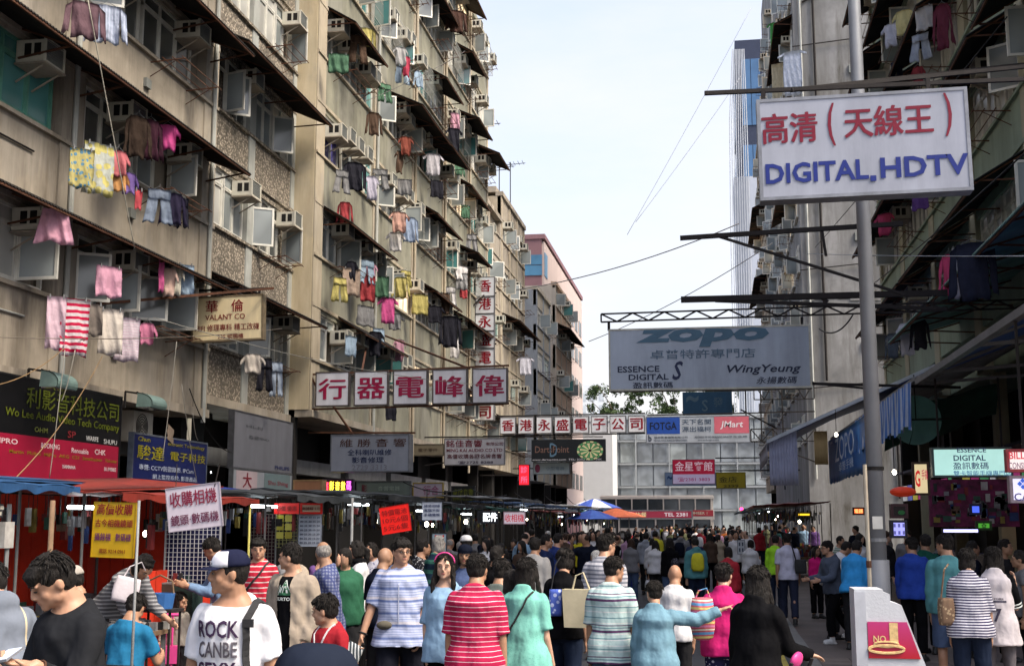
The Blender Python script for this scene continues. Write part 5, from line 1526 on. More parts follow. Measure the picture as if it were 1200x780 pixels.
sg('shop_sign', 'yellow lit strip sign deep in the shops below the hanging cloth', 934, 600, 950, 605, 36, board='c8a020', frame='5a4a20', d=.1, glow=1.0)
sg('display_screen', 'long violet-white lit display counter screen in the phone shop', 1104, 619, 1146, 624, 18.5, board='9a98e0', frame='404050', d=.1, glow=1.6, fw=.01)
sg('display_screen', 'blue lit poster of figures above the violet display', 1136, 590, 1150, 603, 20, board='3a50c0', frame='202040', d=.05, glow=.7)
for lab, px, py, Y in (('bright bare bulb under the fringe awning', 1048, 553, 23), ('bright bulb in the shops below the hanging cloth', 937, 611, 34), ('small bulb beneath the blue awning', 980, 509, 30), ('bulb over the stalls near the framed poster', 500, 614, 21), ('bulb over the stalls right of the framed poster', 546, 611, 24), ('red traffic light glow near the bus', 869, 596, 100)):
    p = P(px, py, Y)
    t = thing('light_bulb', lab, 'lamp', p)
    MB().ell((0, 0, 0), (.035, .035, .045) if Y < 60 else (.13, .13, .13), nu=12, nv=8).build('bulb', m_bulb if Y < 60 else lamp_mat('signal_red', (1, .02, .1), 4), t)
    MB().tube([(0, 0, .05), (0, 0, .6)], .008, 4).build('cord', m_iron, t)
# orange shade lamp
p = P(1058, 572, 20)
t = thing('shade_lamp', 'red-orange shaded lamp glowing in the shop behind the lamp post', 'lamp', p)
MB().ell((0, 0, -.05), (.20, .20, .08)).build('shade', mat('red_shade', (.4, .03, .01), .6, emit=.12), t)
MB().tube([(0, 0, .04), (0, 0, .8)], .01, 4).build('cord', m_iron, t)
# ------------------------------------------------------------------ people
_tmp = bpy.data.scenes.new('tmp_bake')
def remesh(mb, voxel, smooth=4, name='m', fold=0, hairy=0, floor=None):
    me = bpy.data.meshes.new(name)
    me.from_pydata(mb.v, [], mb.f); me.update()
    ob = bpy.data.objects.new(name, me)
    _tmp.collection.objects.link(ob)
    r = ob.modifiers.new('r', 'REMESH'); r.mode = 'VOXEL'; r.voxel_size = voxel; r.use_smooth_shade = True
    if smooth:
        s = ob.modifiers.new('s', 'SMOOTH'); s.factor = .5; s.iterations = smooth
    with bpy.context.temp_override(scene=_tmp, view_layer=_tmp.view_layers[0]):
        dg = bpy.context.evaluated_depsgraph_get()
        out = bpy.data.meshes.new_from_object(ob.evaluated_get(dg))
    bpy.data.objects.remove(ob); bpy.data.meshes.remove(me)
    out.name = name
    n = len(out.vertices)
    if (fold or hairy) and n:
        co = np.zeros(n * 3); out.vertices.foreach_get('co', co); co = co.reshape(-1, 3)
        no = np.zeros(n * 3); out.vertex_normals.foreach_get('vector', no); no = no.reshape(-1, 3)
        x, y, z = co.T
        if fold:
            f = np.sin(x * 23 + 3 * np.sin(z * 9) + y * 11) * .35 + np.sin(z * 34 + 26 * np.abs(x) + 3 * np.sin(x * 7 + y * 5)) * .45 + np.sin((x + y) * 47 + z * 17 + 2 * np.sin(z * 13)) * .25
            f = np.sign(f) * np.abs(f) ** .8
        else:
            f = np.sin(x * 95 + 4 * np.sin(z * 30)) * .5 + np.sin(y * 83 + 5 * np.sin(x * 41)) * .4 + np.sin(x * 190 + z * 60 + y * 120) * .3
        co += no * (f * (fold or hairy))[:, None]
        out.vertices.foreach_set('co', co.ravel())
    if floor is not None and n:
        co = np.zeros(n * 3); out.vertices.foreach_get('co', co); co[2::3] = np.maximum(co[2::3], floor); out.vertices.foreach_set('co', co)
    out.polygons.foreach_set('use_smooth', [True] * len(out.polygons))
    out.update()
    return out

TORSO_M = [(-.10, .13, .10, 0), (-.02, .165, .115, .01), (.08, .152, .108, 0), (.18, .145, .100, -.005), (.30, .158, .112, -.01), (.39, .170, .115, -.003), (.435, .160, .100, .004), (.470, .128, .080, .012), (.500, .088, .066, .014), (.53, .062, .058, .012), (.56, .05, .05, .010)]
TORSO_F = [(-.10, .13, .10, .005), (-.02, .168, .120, .015), (.08, .140, .100, .005), (.17, .122, .088, 0), (.28, .142, .112, -.015), (.36, .150, .112, -.012), (.410, .142, .094, .004), (.445, .112, .076, .010), (.475, .078, .062, .014), (.51, .054, .052, .012), (.55, .045, .046, .010)]

def ring(M, z, hx, hy, yc, n=20, tilt=0):
    out = []
    for j in range(n):
        t = 2 * PI * j / n
        c, s = math.cos(t), math.sin(t)
        x = hx * math.copysign(abs(c) ** .85, c); y = yc + hy * math.copysign(abs(s) ** .9, s)
        out.append(M @ Vector((x, y, z + tilt * s)))
    return out

def limb(mb, a, b, ra, rb, n=12):
    a = Vector(a); b = Vector(b)
    d = (b - a)
    pts = [a.lerp(b, t) for t in (0, .35, .7, 1)]
    rs = [ra, ra * .72 + rb * .30, ra * .33 + rb * .68, rb]
    mb.tube(pts, rs, n)
    mb.ell(a, (ra, ra, ra), nu=12, nv=8); mb.ell(b, (rb, rb, rb), nu=12, nv=8)

def hand(mb, w, d, nrm, curl=.5, side=1, sc=1.0, point=False):
    """wrist w, direction d, palm normal nrm.  thumb leaves on side*(d x nrm)"""
    d = Vector(d).normalized(); nrm = Vector(nrm)
    nrm = (nrm - d * nrm.dot(d)).normalized()
    a = d.cross(nrm) * side
    M = Matrix((a, nrm, d)).transposed()
    mb.ell(w + d * .045 * sc, (.040 * sc, .017 * sc, .052 * sc), M, 10, 8)
    mb.ell(w + d * .02 * sc + a * .02 * sc, (.02 * sc, .017 * sc, .03 * sc), M, 8, 6)
    for k, (off, L, r) in enumerate(((.029, .070, .0088), (.010, .080, .0092), (-.010, .074, .0088), (-.028, .058, .0078))):
        p0 = w + d * .08 * sc + a * off * sc
        c = curl * (1 + .12 * k)
        if point and k == 0: c = .05
        pts = [p0]
        ang = c * .35
        dd = d
        for q in range(3):
            dd = (d * math.cos(ang) + nrm * math.sin(ang))
            pts.append(pts[-1] + dd * L * sc * (.42, .32, .26)[q])
            ang += c * .9
        mb.tube(pts, [r * sc, r * sc * .98, r * sc * .92, r * sc * .75], 8)
        mb.ell(pts[-1], (r * .78 * sc,) * 3, nu=8, nv=6)
    p0 = w + d * .022 * sc + a * .03 * sc
    t1 = (d * .72 + a * .65 + nrm * (.25 + .3 * curl)).normalized()
    t2 = (d * .92 + a * .15 + nrm * (.3 + .4 * curl)).normalized()
    mb.tube([p0, p0 + t1 * .034 * sc, p0 + t1 * .034 * sc + t2 * .03 * sc], [.013 * sc, .011 * sc, .0085 * sc], 8)
    mb.ell(p0 + t1 * .034 * sc + t2 * .03 * sc, (.009 * sc,) * 3, nu=8, nv=6)

def make_person(q):
    """q: dict of options -> dict of part name -> list of (mesh, material key)"""
    fem = q.get('fem', 0)
    vox = q.get('vox', .011)
    T = [tuple(t) for t in (TORSO_F if fem else TORSO_M)]
    fat = q.get('fat', 1.0)
    T = [(z, hx * .92, hy, yc) for z, hx, hy, yc in T]
    T = [(z, hx * (fat if z < .40 else 1), hy * (fat ** 1.6 if z < .40 else 1), yc - (.03 * (fat - 1) * 4 if .0 < z < .3 else 0)) for z, hx, hy, yc in T]
    hip = Vector((0, 0, q.get('hip', .92)))
    Mt = Matrix.Translation(hip) @ Matrix.Rotation(R(q.get('lean', 2)), 4, 'X') @ Matrix.Rotation(R(q.get('twist', 0)), 4, 'Z')
    body = MB()
    body.loft([ring(Mt, *t) for t in T])
    nk = Mt @ Vector((0, .010, .50))
    hy_, hp, hr = (R(a) for a in q.get('head', (0, 0, 0)))
    Mh = Mt @ Matrix.Translation((0, -.008, .540)) @ Matrix.Rotation(hy_, 4, 'Z') @ Matrix.Rotation(hp, 4, 'X') @ Matrix.Rotation(hr, 4, 'Y') @ Matrix.Translation((0, -.022, .105))
    Mh = Mh @ Matrix.Translation((0, 0, -.012)) @ Matrix.Scale(.94, 4)
    if fem: Mh = Mh @ Matrix.Translation((0, 0, -.012)) @ Matrix.Scale(.97, 4)
    if q.get('kid'): Mh = Mh @ Matrix.Scale(q['kid'], 4)
    Mh3 = Mh.to_3x3()
    nr = .045 if fem else .055
    limb(body, nk, Mh @ Vector((0, .022, -.06)), nr * 1.12, nr)
    def he(c, r, nu=14, nv=10, m=None, mb=body): mb.ell(Mh @ Vector(c), r, Mh3 if m is None else Mh3 @ m, nu, nv)
    he((0, .004, .012), (.0755, .094, .100), 20, 14)
    he((0, -.030, -.052), (.059 if not fem else .053, .060, .064), 16, 12)
    if vox < .02:
        for s in (-1, 1):
            he((s * .036, -.054, -.032), (.026, .028, .030))
            he((s * .030, -.078, .022), (.030, .014, .010))
            he((s * .0775, .010, -.012), (.009, .018, .031))
            he((s * .070, .014, -.012), (.012, .012, .020))
            he((s * .050, -.012, -.062), (.020, .035, .030))
        body.tube([Mh @ Vector(p) for p in ((0, -.086, .018), (0, -.098, -.008), (0, -.108, -.030))], [.007, .010, .012], 8)
        he((0, -.100, -.035), (.0175, .013, .010))
        he((0, -.086, -.058), (.024, .011, .0065)); he((0, -.084, -.069), (.020, .011, .007))
        he((0, -.076, -.093), (.024, .020, .020))
        he((0, -.072, -.070), (.034, .018, .035))
    else:
        he((0, -.095, -.025), (.012, .016, .024))
    sh_z = .395 if fem else .415
    sh_x = .134 if fem else .156
    arms = {}
    for s, key in ((1, 'L'), (-1, 'R')):
        ud, fd = q.get('arm' + key, ((.10, .04, -1), (.03, -.16, -1)))[:2]
        opt = q.get('arm' + key, (0, 0, {}))
        opt = opt[2] if len(opt) > 2 else {}
        # direction vectors are given for the character's left as +x; mirrored for right
        ud = Vector((ud[0] * s, ud[1], ud[2])).normalized(); fd = Vector((fd[0] * s, fd[1], fd[2])).normalized()
        j = Mt @ Vector((s * sh_x, .006, sh_z))
        e = j + ud * .285; w = e + fd * .245
        ra = .047 if not fem else .040
        limb(body, j, e, ra * 1.08, ra * .84)
        limb(body, e, w, ra * .86, ra * .58)
        he_n = opt.get('palm')
        nrm = Vector((he_n[0] * s, he_n[1], he_n[2])) if he_n else Vector((-s, .0, .0))
        if vox < .02: hand(body, w, fd if 'hd' not in opt else Vector((opt['hd'][0] * s, opt['hd'][1], opt['hd'][2])), nrm, opt.get('curl', .45), -s if not opt.get('flip') else s, q.get('hand', 1.0) * (.92 if fem else 1), opt.get('point', False))
        else: body.ell(w + fd * .07, (.03, .035, .075), Matrix.Rotation(0, 3, 'X'), 8, 6)
        arms[key] = (j, e, w, ud, fd, ra)
    legs = {}
    for s, key in ((1, 'L'), (-1, 'R')):
        td, cd_ = q.get('leg' + key, ((.02, 0, -1), (.0, .02, -1)))
        td = Vector((td[0] * s, td[1], td[2])).normalized(); cd_ = Vector((cd_[0] * s, cd_[1], cd_[2])).normalized()
        j = hip + Vector((s * .088, 0, -.03)); k = j + td * .42; a = k + cd_ * .40
        limb(body, j, k, .083 * (fat ** .5), .054); limb(body, k, a, .053, .036)
        body.ell(k.lerp(a, .3) + Vector((0, .012, 0)), (.048, .052, .11), nu=10, nv=8)
        f = a + Vector((0, -.05, -.045))
        body.ell(f, (.040, .105, .036), nu=12, nv=8)
        legs[key] = (j, k, a, td, cd_)
    low = min(legs['L'][2].z, legs['R'][2].z)
    dz = 0 if q.get('sit') else .082 - low
    parts = []
    if q.get('pack'):
        g = MB().loft([[Mt @ Vector((.13 * f * math.copysign(abs(math.cos(a)) ** .5, math.cos(a)), .19 + .07 * f * math.sin(a), z)) for a in [2 * PI * i / 12 for i in range(12)]] for z, f in ((.06, .85), (.12, 1.05), (.30, 1.05), (.40, .8), (.43, .4))])
        for s in (-1, 1): g.tube([Mt @ Vector((s * .08, .13, .40)), Mt @ Vector((s * .095, .02, .46)), Mt @ Vector((s * .09, -.13, .36)), Mt @ Vector((s * .12, -.10, .15)), Mt @ Vector((s * .13, .1, .10))], .018, 5)
        parts.append(('backpack', g.mesh('backpack', [], True), 'pack'))
    if q.get('bag'):
        _, _, w_, _, fd_, _ = arms['L']
        g = MB().loft([[w_ + Vector((.10 * f * math.cos(a), .16 * f * math.sin(a), -.12 - z)) for a in [2 * PI * i / 10 for i in range(10)]] for z, f in ((0, .7), (.08, .95), (.26, 1.0), (.30, .8))])
        g.tube([w_ + Vector((0, .06, -.14)), w_ + Vector((0, 0, -.04)), w_ + Vector((0, -.06, -.14))], .01, 4)
        parts.append(('bag', g.mesh('bag', [], True), 'bag'))
    parts.append(('body', remesh(body, vox, 2 if vox < .02 else 4), 'skin'))
    cv = q.get('cvox', vox * 1.25)
    # ---- upper garment
    def garment(infl, hem, sl, neck=.50, tiltn=.022, back=0, puff=0, flare=0, name='shirt', fold=.004):
        g = MB()
        zs = [t for t in T if hem + .01 < t[0] < neck - .005]
        def at(z):
            for a, b in zip(T, T[1:]):
                if a[0] <= z <= b[0]:
                    k = (z - a[0]) / (b[0] - a[0]); return tuple(a[i] * (1 - k) + b[i] * k for i in range(4))
            return (z,) + T[0][1:] if z < T[0][0] else T[-1]
        rings = []
        zl = [hem] + [t[0] for t in zs] + [neck]
        hz = None
        for z in zl:
            _, hx, hy, yc = at(z)
            if z < .0:  # hangs straight from the hips
                _, hx, hy, yc = at(-.02)
                hx = max(hx, .162 * fat) + .010 + flare * (-z); hy = max(hy, .125 * fat) + .014 + flare * (-z); yc = .004
            elif z < .22:      # cloth bridges the waist
                _, a1, a2, _ = at(.0)
                _, b1, b2, _ = at(.30)
                k = z / .30
                hx = max(hx, (a1 * (1 - k) + b1 * k) * .97) + .008 * (1 - k); hy = max(hy, (a2 * (1 - k) + b2 * k) * .98) + .010 * (1 - k)
            inf = infl if z < .44 else infl * .7
            rings.append(ring(Mt, z, hx + inf, hy + inf, yc, tilt=tiltn if z == neck else 0))
        g.loft(rings)
        if sl > 0:
            for key in 'LR':
                j, e, w, ud, fd, ra = arms[key]
                i2 = infl * .85
                if sl <= 1:
                    en = j.lerp(e, sl)
                    g.tube([j, j.lerp(e, sl * .6), en], [ra + i2 * 1.05, ra + i2 * 1.1, ra + i2 * 1.15], 12)
                    g.ell(j, (ra + i2 * .9,) * 3, nu=12, nv=8)
                else:
                    t = sl - 1
                    g.tube([j, e], [ra + i2 * 1.2, ra * .86 + i2 * 1.15], 12)
                    g.ell(j, (ra + i2 * 1.0,) * 3, nu=12, nv=8); g.ell(e, (ra * .86 + i2 * 1.15,) * 3, nu=12, nv=8)
                    g.tube([e, e.lerp(w, t * .6), e.lerp(w, t)], [ra * .86 + i2 * 1.15, ra * .78 + i2, ra * .62 + i2 * .9], 12)
        if q.get('hood') and name != 'inner_shirt': g.ell(Mt @ Vector((0, .085, .49)), (.10, .06, .075), nu=12, nv=8)
        if q.get('collar') and name != 'inner_shirt':
            c = [Mt @ Vector((.068 * math.cos(t) * 1.0, .012 + .068 * math.sin(t), .505 + .016 * math.sin(t))) for t in [R(-70 + i * 32) for i in range(11)]]
            g.tube(c, .014, 6, caps=True)
        return remesh(g, cv, 3, name, fold=fold)
    if q.get('inner'):
        parts.append(('inner_shirt', garment(.014, q.get('hem', -.10), 0, .50, .03, name='inner_shirt'), 'inner'))
    if q.get('top', 1):
        m = garment(q.get('infl', .018), q.get('hem', -.10), q.get('sleeve', .72), q.get('neck', .505), q.get('ntilt', .022), flare=q.get('flare', .05), fold=q.get('fold', .0072), name=q.get('topname', 'shirt'))
        if q.get('open_front'):     # unbuttoned: cut away the middle of the front
            bm2 = bmesh.new(); bm2.from_mesh(m)
            Mi = Mt.inverted()
            bad = [f for f in bm2.faces if (lambda p: p.y < -.02 and abs(p.x) < .055 + .03 * (.5 - p.z) and p.z < .6)(Mi @ f.calc_center_median())]
            bmesh.ops.delete(bm2, geom=bad, context='FACES')
            bm2.to_mesh(m); bm2.free()
        parts.append((q.get('topname', 'shirt'), m, 'top'))
    # ---- lower garment
    lower = q.get('lower', 'trousers')
    g = MB()
    zt = q.get('waist', .06)
    rows = [t for t in T if t[0] < zt]
    g.loft([ring(Mt, -.13, .12, .10, 0)] + [ring(Mt, t[0], t[1] + .009, t[2] + .009, t[3]) for t in rows])
    if lower in ('trousers', 'shorts', 'jeans', 'leggings'):
        ext = {'trousers': 1.9, 'jeans': 1.88, 'shorts': q.get('short_len', .92), 'leggings': 1.9}[lower]
        inf = {'trousers': .016, 'jeans': .010, 'shorts': .022, 'leggings': .004}[lower]
        for key in 'LR':
            j, k, a, td, cd_ = legs[key]
            r1 = .085 * (fat ** .5) + inf
            if ext <= 1:
                g.tube([j, j.lerp(k, ext * .5), j.lerp(k, ext)], [r1, r1 * .93, r1 * .92], 12); g.ell(j, (r1,) * 3, nu=12, nv=8)
            else:
                en = k.lerp(a, ext - 1)
                g.tube([j, j.lerp(k, .5), k], [r1, .072 + inf, .056 + inf * 1.2], 12)
                g.ell(j, (r1,) * 3, nu=12, nv=8); g.ell(k, (.056 + inf * 1.2,) * 3, nu=12, nv=8)
                g.tube([k, k.lerp(en, .4), en], [.056 + inf * 1.2, .054 + inf * 1.2, .044 + inf * 1.5], 12)
        parts.append((lower, remesh(g, cv, 2, lower, fold=.004 if lower != 'leggings' else 0), 'low'))
    elif lower == 'skirt':
        g.loft([ring(Mt, -.02 - .10 * i, .17 + .022 * i, .13 + .025 * i, 0) for i in range(0, q.get('skirt_len', 4))][::-1])
        parts.append(('skirt', remesh(g, cv, 2, 'skirt', fold=.006), 'low'))
    # ---- shoes
    if q.get('shoes', 1):
        for key in 'LR':
            j, k, a, td, cd_ = legs[key]
            s_ = MB()
            lift = a.z - low
            c = a + Vector((0, -.055, -.042))
            s_.ell(c, (.048, .128, .042), nu=14, nv=8)
            s_.tube([a + Vector((0, .0, -.03)), a + Vector((0, 0, .03))], [.048, .044], 12)
            s_.box(c.x - .043, c.x + .043, c.y - .11, c.y + .12, a.z - .082, a.z - .06)
            parts.append(('shoe', remesh(s_, max(.011, vox), 2, 'shoe', floor=a.z - .082), 'shoe'))
    # ---- hair
    hs = q.get('hair', 'short')
    if hs != 'bald':
        h = MB()
        rd = random.Random(q.get('seed', 1))
        def hh(c, r, m=None): h.ell(Mh @ Vector(c), r, Mh3 if m is None else Mh3 @ m, 16, 12)
        if hs == 'thin':
            hh((0, .020, .012), (.0815, .088, .082))
        else:
            hh((0, .016, .030), (.084, .098, .089))
            hh((0, .040, -.005), (.079, .068, .075))
        if vox < .02:
            for _ in range(34 if hs != 'thin' and not q.get('capped') else 0):
                a = rd.uniform(0, 2 * PI); el = rd.uniform(.25, 1.45)
                p = Vector((math.cos(a) * math.cos(el) * .078, .016 + math.sin(a) * math.cos(el) * .090, .030 + math.sin(el) * .084))
                if p.y < -.05 and p.z < .055: continue
                dv = Vector((p.x, p.y, p.z)) .normalized()
                t = (dv * .5 + Vector((rd.uniform(-.4, .4), -.5, .25))).normalized()
                h.tube([Mh @ p, Mh @ (p + t * .018), Mh @ (p + t * .030 + Vector((0, -.004, -.004)))], [.014, .009, .003], 6)
        if q.get('fringe'):
            for i in range(13):
                x = -.062 + i * .0103
                y = -.078 * math.sqrt(max(0, 1 - (x / .085) ** 2)) - .006
                L = q['fringe'] * rd.uniform(.7, 1.1)
                h.tube([Mh @ Vector((x * .9, y + .03, .098)), Mh @ Vector((x, y - .012, .070)), Mh @ Vector((x + rd.uniform(-.01, .012), y - .012, .070 - L))], [.014, .013, .004], 6)
        if hs in ('bob', 'long', 'vlong', 'tail', 'bun'):
            for s in (-1, 1): hh((s * .060, .012, -.020), (.028, .055, .075))
            hh((0, .050, -.04), (.080, .055, .075))
        if hs == 'bob':
            for s in (-1, 1): hh((s * .068, .002, -.06), (.022, .05, .06))
            hh((0, .055, -.07), (.082, .045, .06))
        if hs in ('long', 'vlong'):
            Lh = .20 if hs == 'long' else .38
            pts = []
            for i in range(7):
                t = i / 6
                z = .02 - t * (Lh + .10)
                pts.append([Mh @ Vector((.092 * math.cos(u) * (1 + .12 * math.sin(t * 3)), .050 + .022 * t + .050 * math.sin(u) * (1 - .3 * t), z)) for u in [2 * PI * k / 16 for k in range(16)]])
            h.loft(pts)
            for s in (-1, 1):
                h.tube([Mh @ Vector((s * .070, -.030, .04)), Mh @ Vector((s * .082, -.030, -.06)), Mh @ Vector((s * .095, -.045, -.16)), Mh @ Vector((s * .098, -.055, -.20 if hs == 'long' else -.28))], [.014, .020, .024, .010], 8)
        if hs == 'tail':
            h.tube([Mh @ Vector((0, .10, .03)), Mh @ Vector((0, .15, 0)), Mh @ Vector((0, .14, -.12)), Mh @ Vector((0, .12, -.2))], [.022, .030, .028, .008], 8)
        if hs == 'bun': hh((0, .095, .075), (.042, .042, .038))
        if vox < .0115 and hs != 'thin' and not q.get('capped'):
            st = MB()
            for _ in range(260):
                a = rd.uniform(0, 2 * PI); el = rd.uniform(.0, 1.5)
                pz = math.sin(el) * .088
                pt = Vector((math.cos(a) * math.cos(el) * .083, .018 + math.sin(a) * math.cos(el) * .097, .032 + pz))
                if pt.y < -.045 and pt.z < .060: continue
                dv = Vector((pt.x, pt.y - .018, pt.z - .032)).normalized()
                dn = (Vector((0, 0, -1)) - dv * -dv.z); dn = dn.normalized() if dn.length > .1 else Vector((0, -1, 0))
                sw = dn * .8 + Vector((rd.uniform(-.5, .5), -.35, 0)) + dv * .25
                sw.normalize()
                st.tube([Mh @ pt, Mh @ (pt + sw * .018 + dv * .004), Mh @ (pt + sw * .036 + dv * rd.uniform(-.002, .005))], [.0045, .0035, .0008], 4, caps=False)
            parts.append(('hair_strands', st.mesh('hair_strands', [], True), 'hair'))
        parts.append(('hair', remesh(h, max(.007, vox * .8), 1, 'hair', hairy=.0032 if vox < .02 else 0), 'hair'))
    # ---- face details
    if vox < .02 and not q.get('noface'):
        lk = q.get('look', 0) * .004
        for s in (-1, 1):
            e_ = MB()
            ctr = Vector((s * .0305, -.0885, -.001)); Mr = Mh3 @ Matrix.Rotation(s * R(14), 3, 'Z')
            if not q.get('eyes_down'):
                e_.ell(Mh @ ctr, (.0135, .0054, .0044), Mr, 12, 8, 0)
                e_.ell(Mh @ (ctr + Vector((lk, -.0035, 0))), (.0056, .0035, .0046), Mr, 10, 6, 1)
            else:
                e_.ell(Mh @ ctr, (.0145, .0062, .0030), Mr, 12, 8, 1)
            e_.tube([Mh @ (ctr + Vector((-.016 , -.002 + (.004 if s < 0 else 0), -.001))), Mh @ (ctr + Vector((-.006, -.0065, .0055))), Mh @ (ctr + Vector((.006, -.0065, .0055))), Mh @ (ctr + Vector((.016, -.002 + (.004 if s > 0 else 0), -.001)))], .0017, 5, 1)
            parts.append(('eye', e_.mesh('eye', [MATS['eye_white'], MATS['eye_dark']], True), None))
            b_ = MB().tube([Mh @ Vector((s * .014, -.0975, .021)), Mh @ Vector((s * .030, -.0955, .0265)), Mh @ Vector((s * .047, -.083, .022))], [.0022, .0030, .0012] if fem else [.003, .0038, .0018], 6)
            parts.append(('eyebrow', b_.mesh('eyebrow', MATS['eye_dark'], True), None))
        l_ = MB().ell(Mh @ Vector((0, -.0945, -.0585)), (.0205, .0045, .0036), Mh3, 12, 8).ell(Mh @ Vector((0, -.0930, -.0665)), (.0175, .0045, .0042), Mh3, 12, 8)
        parts.append(('lips', l_.mesh('lips', MATS['lip_fem' if fem else 'lip'], True), None))
    if q.get('glasses'):
        g = MB()
        for s in (-1, 1):
            c = Vector((s * .031, -.102, 0))
            pts = [Mh @ (c + Vector((.020 * math.cos(t), .004 * abs(math.cos(t)), .013 * math.sin(t)))) for t in [2 * PI * i / 12 for i in range(13)]]
            g.tube(pts, .0018, 5)
            g.tube([Mh @ Vector((s * .052, -.098, .004)), Mh @ Vector((s * .080, -.02, .004)), Mh @ Vector((s * .080, .02, -.004))], .0018, 5)
        g.tube([Mh @ Vector((-.011, -.104, .003)), Mh @ Vector((.011, -.104, .003))], .0018, 5)
        parts.append(('glasses', g.mesh('glasses', MATS['eye_dark'], True), None))
    return dict(parts=parts, Mh=Mh, Mt=Mt, arms=arms, legs=legs, dz=dz, T=T)

m_skin = [mat('skin_%d' % i, c, .5, 0, .12, 9, bump=.08, bscale=120, bdist=.002, spec=.35) for i, c in enumerate(((.40, .225, .148), (.33, .18, .112), (.46, .28, .20), (.26, .145, .09)))]
mat('eye_white', (.34, .31, .28), .3, 0, 0, bump=0); mat('eye_dark', (.012, .009, .008), .4, 0, 0, bump=0)
mat('lip', (.34, .14, .11), .45, 0, .1, 20, bump=0); mat('lip_fem', (.30, .10, .09), .4, 0, .1, 20, bump=0)
def hairmat(name, col):
    if name in MATS: return MATS[name]
    m = bpy.data.materials.new(name); n = N(m)
    v = n.noise(1.0, n.mapping((160, 160, 18)), 3)
    c = n.mix(n.ramp(v, .35, .7), tuple(x * .45 for x in col), tuple(x * 1.7 for x in col))
    n.l(c, n.b.inputs['Base Color']); n.b.inputs['Roughness'].default_value = .62; n.b.inputs['Specular IOR Level'].default_value = .2
    n.bump(v, 1.0, .012)
    MATS[name] = m
    return m
m_hair = dict(black=hairmat('hair_black', (.011, .009, .008)), brown=hairmat('hair_brown', (.035, .019, .012)), grey=hairmat('hair_grey', (.20, .19, .18)), white=hairmat('hair_white', (.45, .44, .42)))
m_shoe = dict(black=mat('shoe_black', (.02, .02, .02), .5, 0, .2, 20, bump=0), white=mat('shoe_white', (.55, .55, .55), .6, 0, .15, 20, bump=0), brown=mat('shoe_brown', (.10, .06, .035), .6, 0, .2, 20, bump=0))

PEOPLE = []
blk_ = mat('bag_black', (.008, .008, .009), .8)
_plib = {}
def person(label, px, ytop, Y, rz=0, q=None, skin=0, top=None, low=None, inner=None, hair='black', shoe='black', h=None, group=None, key=None, pack=None, bag=None, z0=0.0, X=None):
    """px, ytop: photo pixel of the crown of the head; Y: street depth.  Returns (root, data)"""
    q = dict(q or {})
    pt = P(px, ytop, Y)
    hgt = h or pt.z - z0
    if key is not None and key in _plib: D = _plib[key]
    else:
        D = make_person(q)
        if key is not None: _plib[key] = D
    crown = (D['Mh'] @ Vector((0, 0, .115))) + Vector((0, 0, D['dz']))
    sc = q.get('scale') or (hgt / crown.z)
    # place so that the crown sits on the measured ray
    cr = Matrix.Rotation(R(rz), 3, 'Z') @ Vector((crown.x, crown.y, 0)) * sc
    root = thing('person', label, 'person', (pt.x - cr.x, Y - cr.y, z0 + D['dz'] * sc), R(rz), group)
    root.scale = (sc, sc, sc)
    mm = dict(skin=m_skin[skin], top=top, low=low, inner=inner, hair=m_hair[hair], shoe=m_shoe[shoe], pack=pack or blk_, bag=bag or blk_)
    out = {}
    for nm, me, mk in D['parts']:
        o = bpy.data.objects.new(nm, me)
        C.objects.link(o); o.parent = root
        if mk:
            if not me.materials: me.materials.append(mm[mk])
            if key is not None:
                o.material_slots[0].link = 'OBJECT'; o.material_slots[0].material = mm[mk]
        out.setdefault(nm, o)
    PEOPLE.append(root)
    return root, D, out

def project(mb, D, out, part, side=-1, off=.006, cuts=1):
    "drape flat print (built in the XZ plane of the figure) on a garment"
    me = out[part].data
    bm = bmesh.new(); bm.from_mesh(me); tree = BVHTree.FromBMesh(bm); bm.free()
    b2 = bmesh.new()
    m0 = mb.mesh('tmp', MATS['eye_dark']); b2.from_mesh(m0); bpy.data.meshes.remove(m0)
    bmesh.ops.triangulate(b2, faces=b2.faces[:])
    for _ in range(cuts):
        ed = [e for e in b2.edges if e.calc_length() > .012]
        if ed: bmesh.ops.subdivide_edges(b2, edges=ed, cuts=1)
    ym = sum(v.co.y for v in b2.verts) / max(1, len(b2.verts))
    for v in b2.verts:
        layer = .0012 if v.co.y < ym else 0
        x = v.co.x if side < 0 else -v.co.x
        hit = tree.ray_cast(Vector((x, side * .8, v.co.z)), Vector((0, -side, 0)))
        if hit[0] is not None: v.co = hit[0] + Vector((0, side * (off + layer), 0))
        else: v.co = Vector((x, side * .1, v.co.z))
    o = bpy.data.meshes.new('print')
    b2.to_mesh(o); b2.free()
    return o
def add_mesh(name, me, m, root):
    if not me.materials: me.materials.append(m)
    o = bpy.data.objects.new(name, me); C.objects.link(o); o.parent = root
    return o
def chest_text(D, out, root, s, cx, cz, w, h, m, part='shirt', side=-1, bold=.02, shear=0):
    me = project(letter_mb(s, cx, cz, w, h, 0, bold, shear, .001), D, out, part, side)
    return add_mesh('lettering', me, m, root)
def chest_rect(D, out, root, x0, x1, z0, z1, m, name='print', part='shirt', side=-1, off=.004, n=8):
    mb = MB().grid(lambda a, b: (x0 + a * (x1 - x0), 0, z0 + b * (z1 - z0)), n, n)
    return add_mesh(name, project(mb, D, out, part, side, off, 0), m, root)

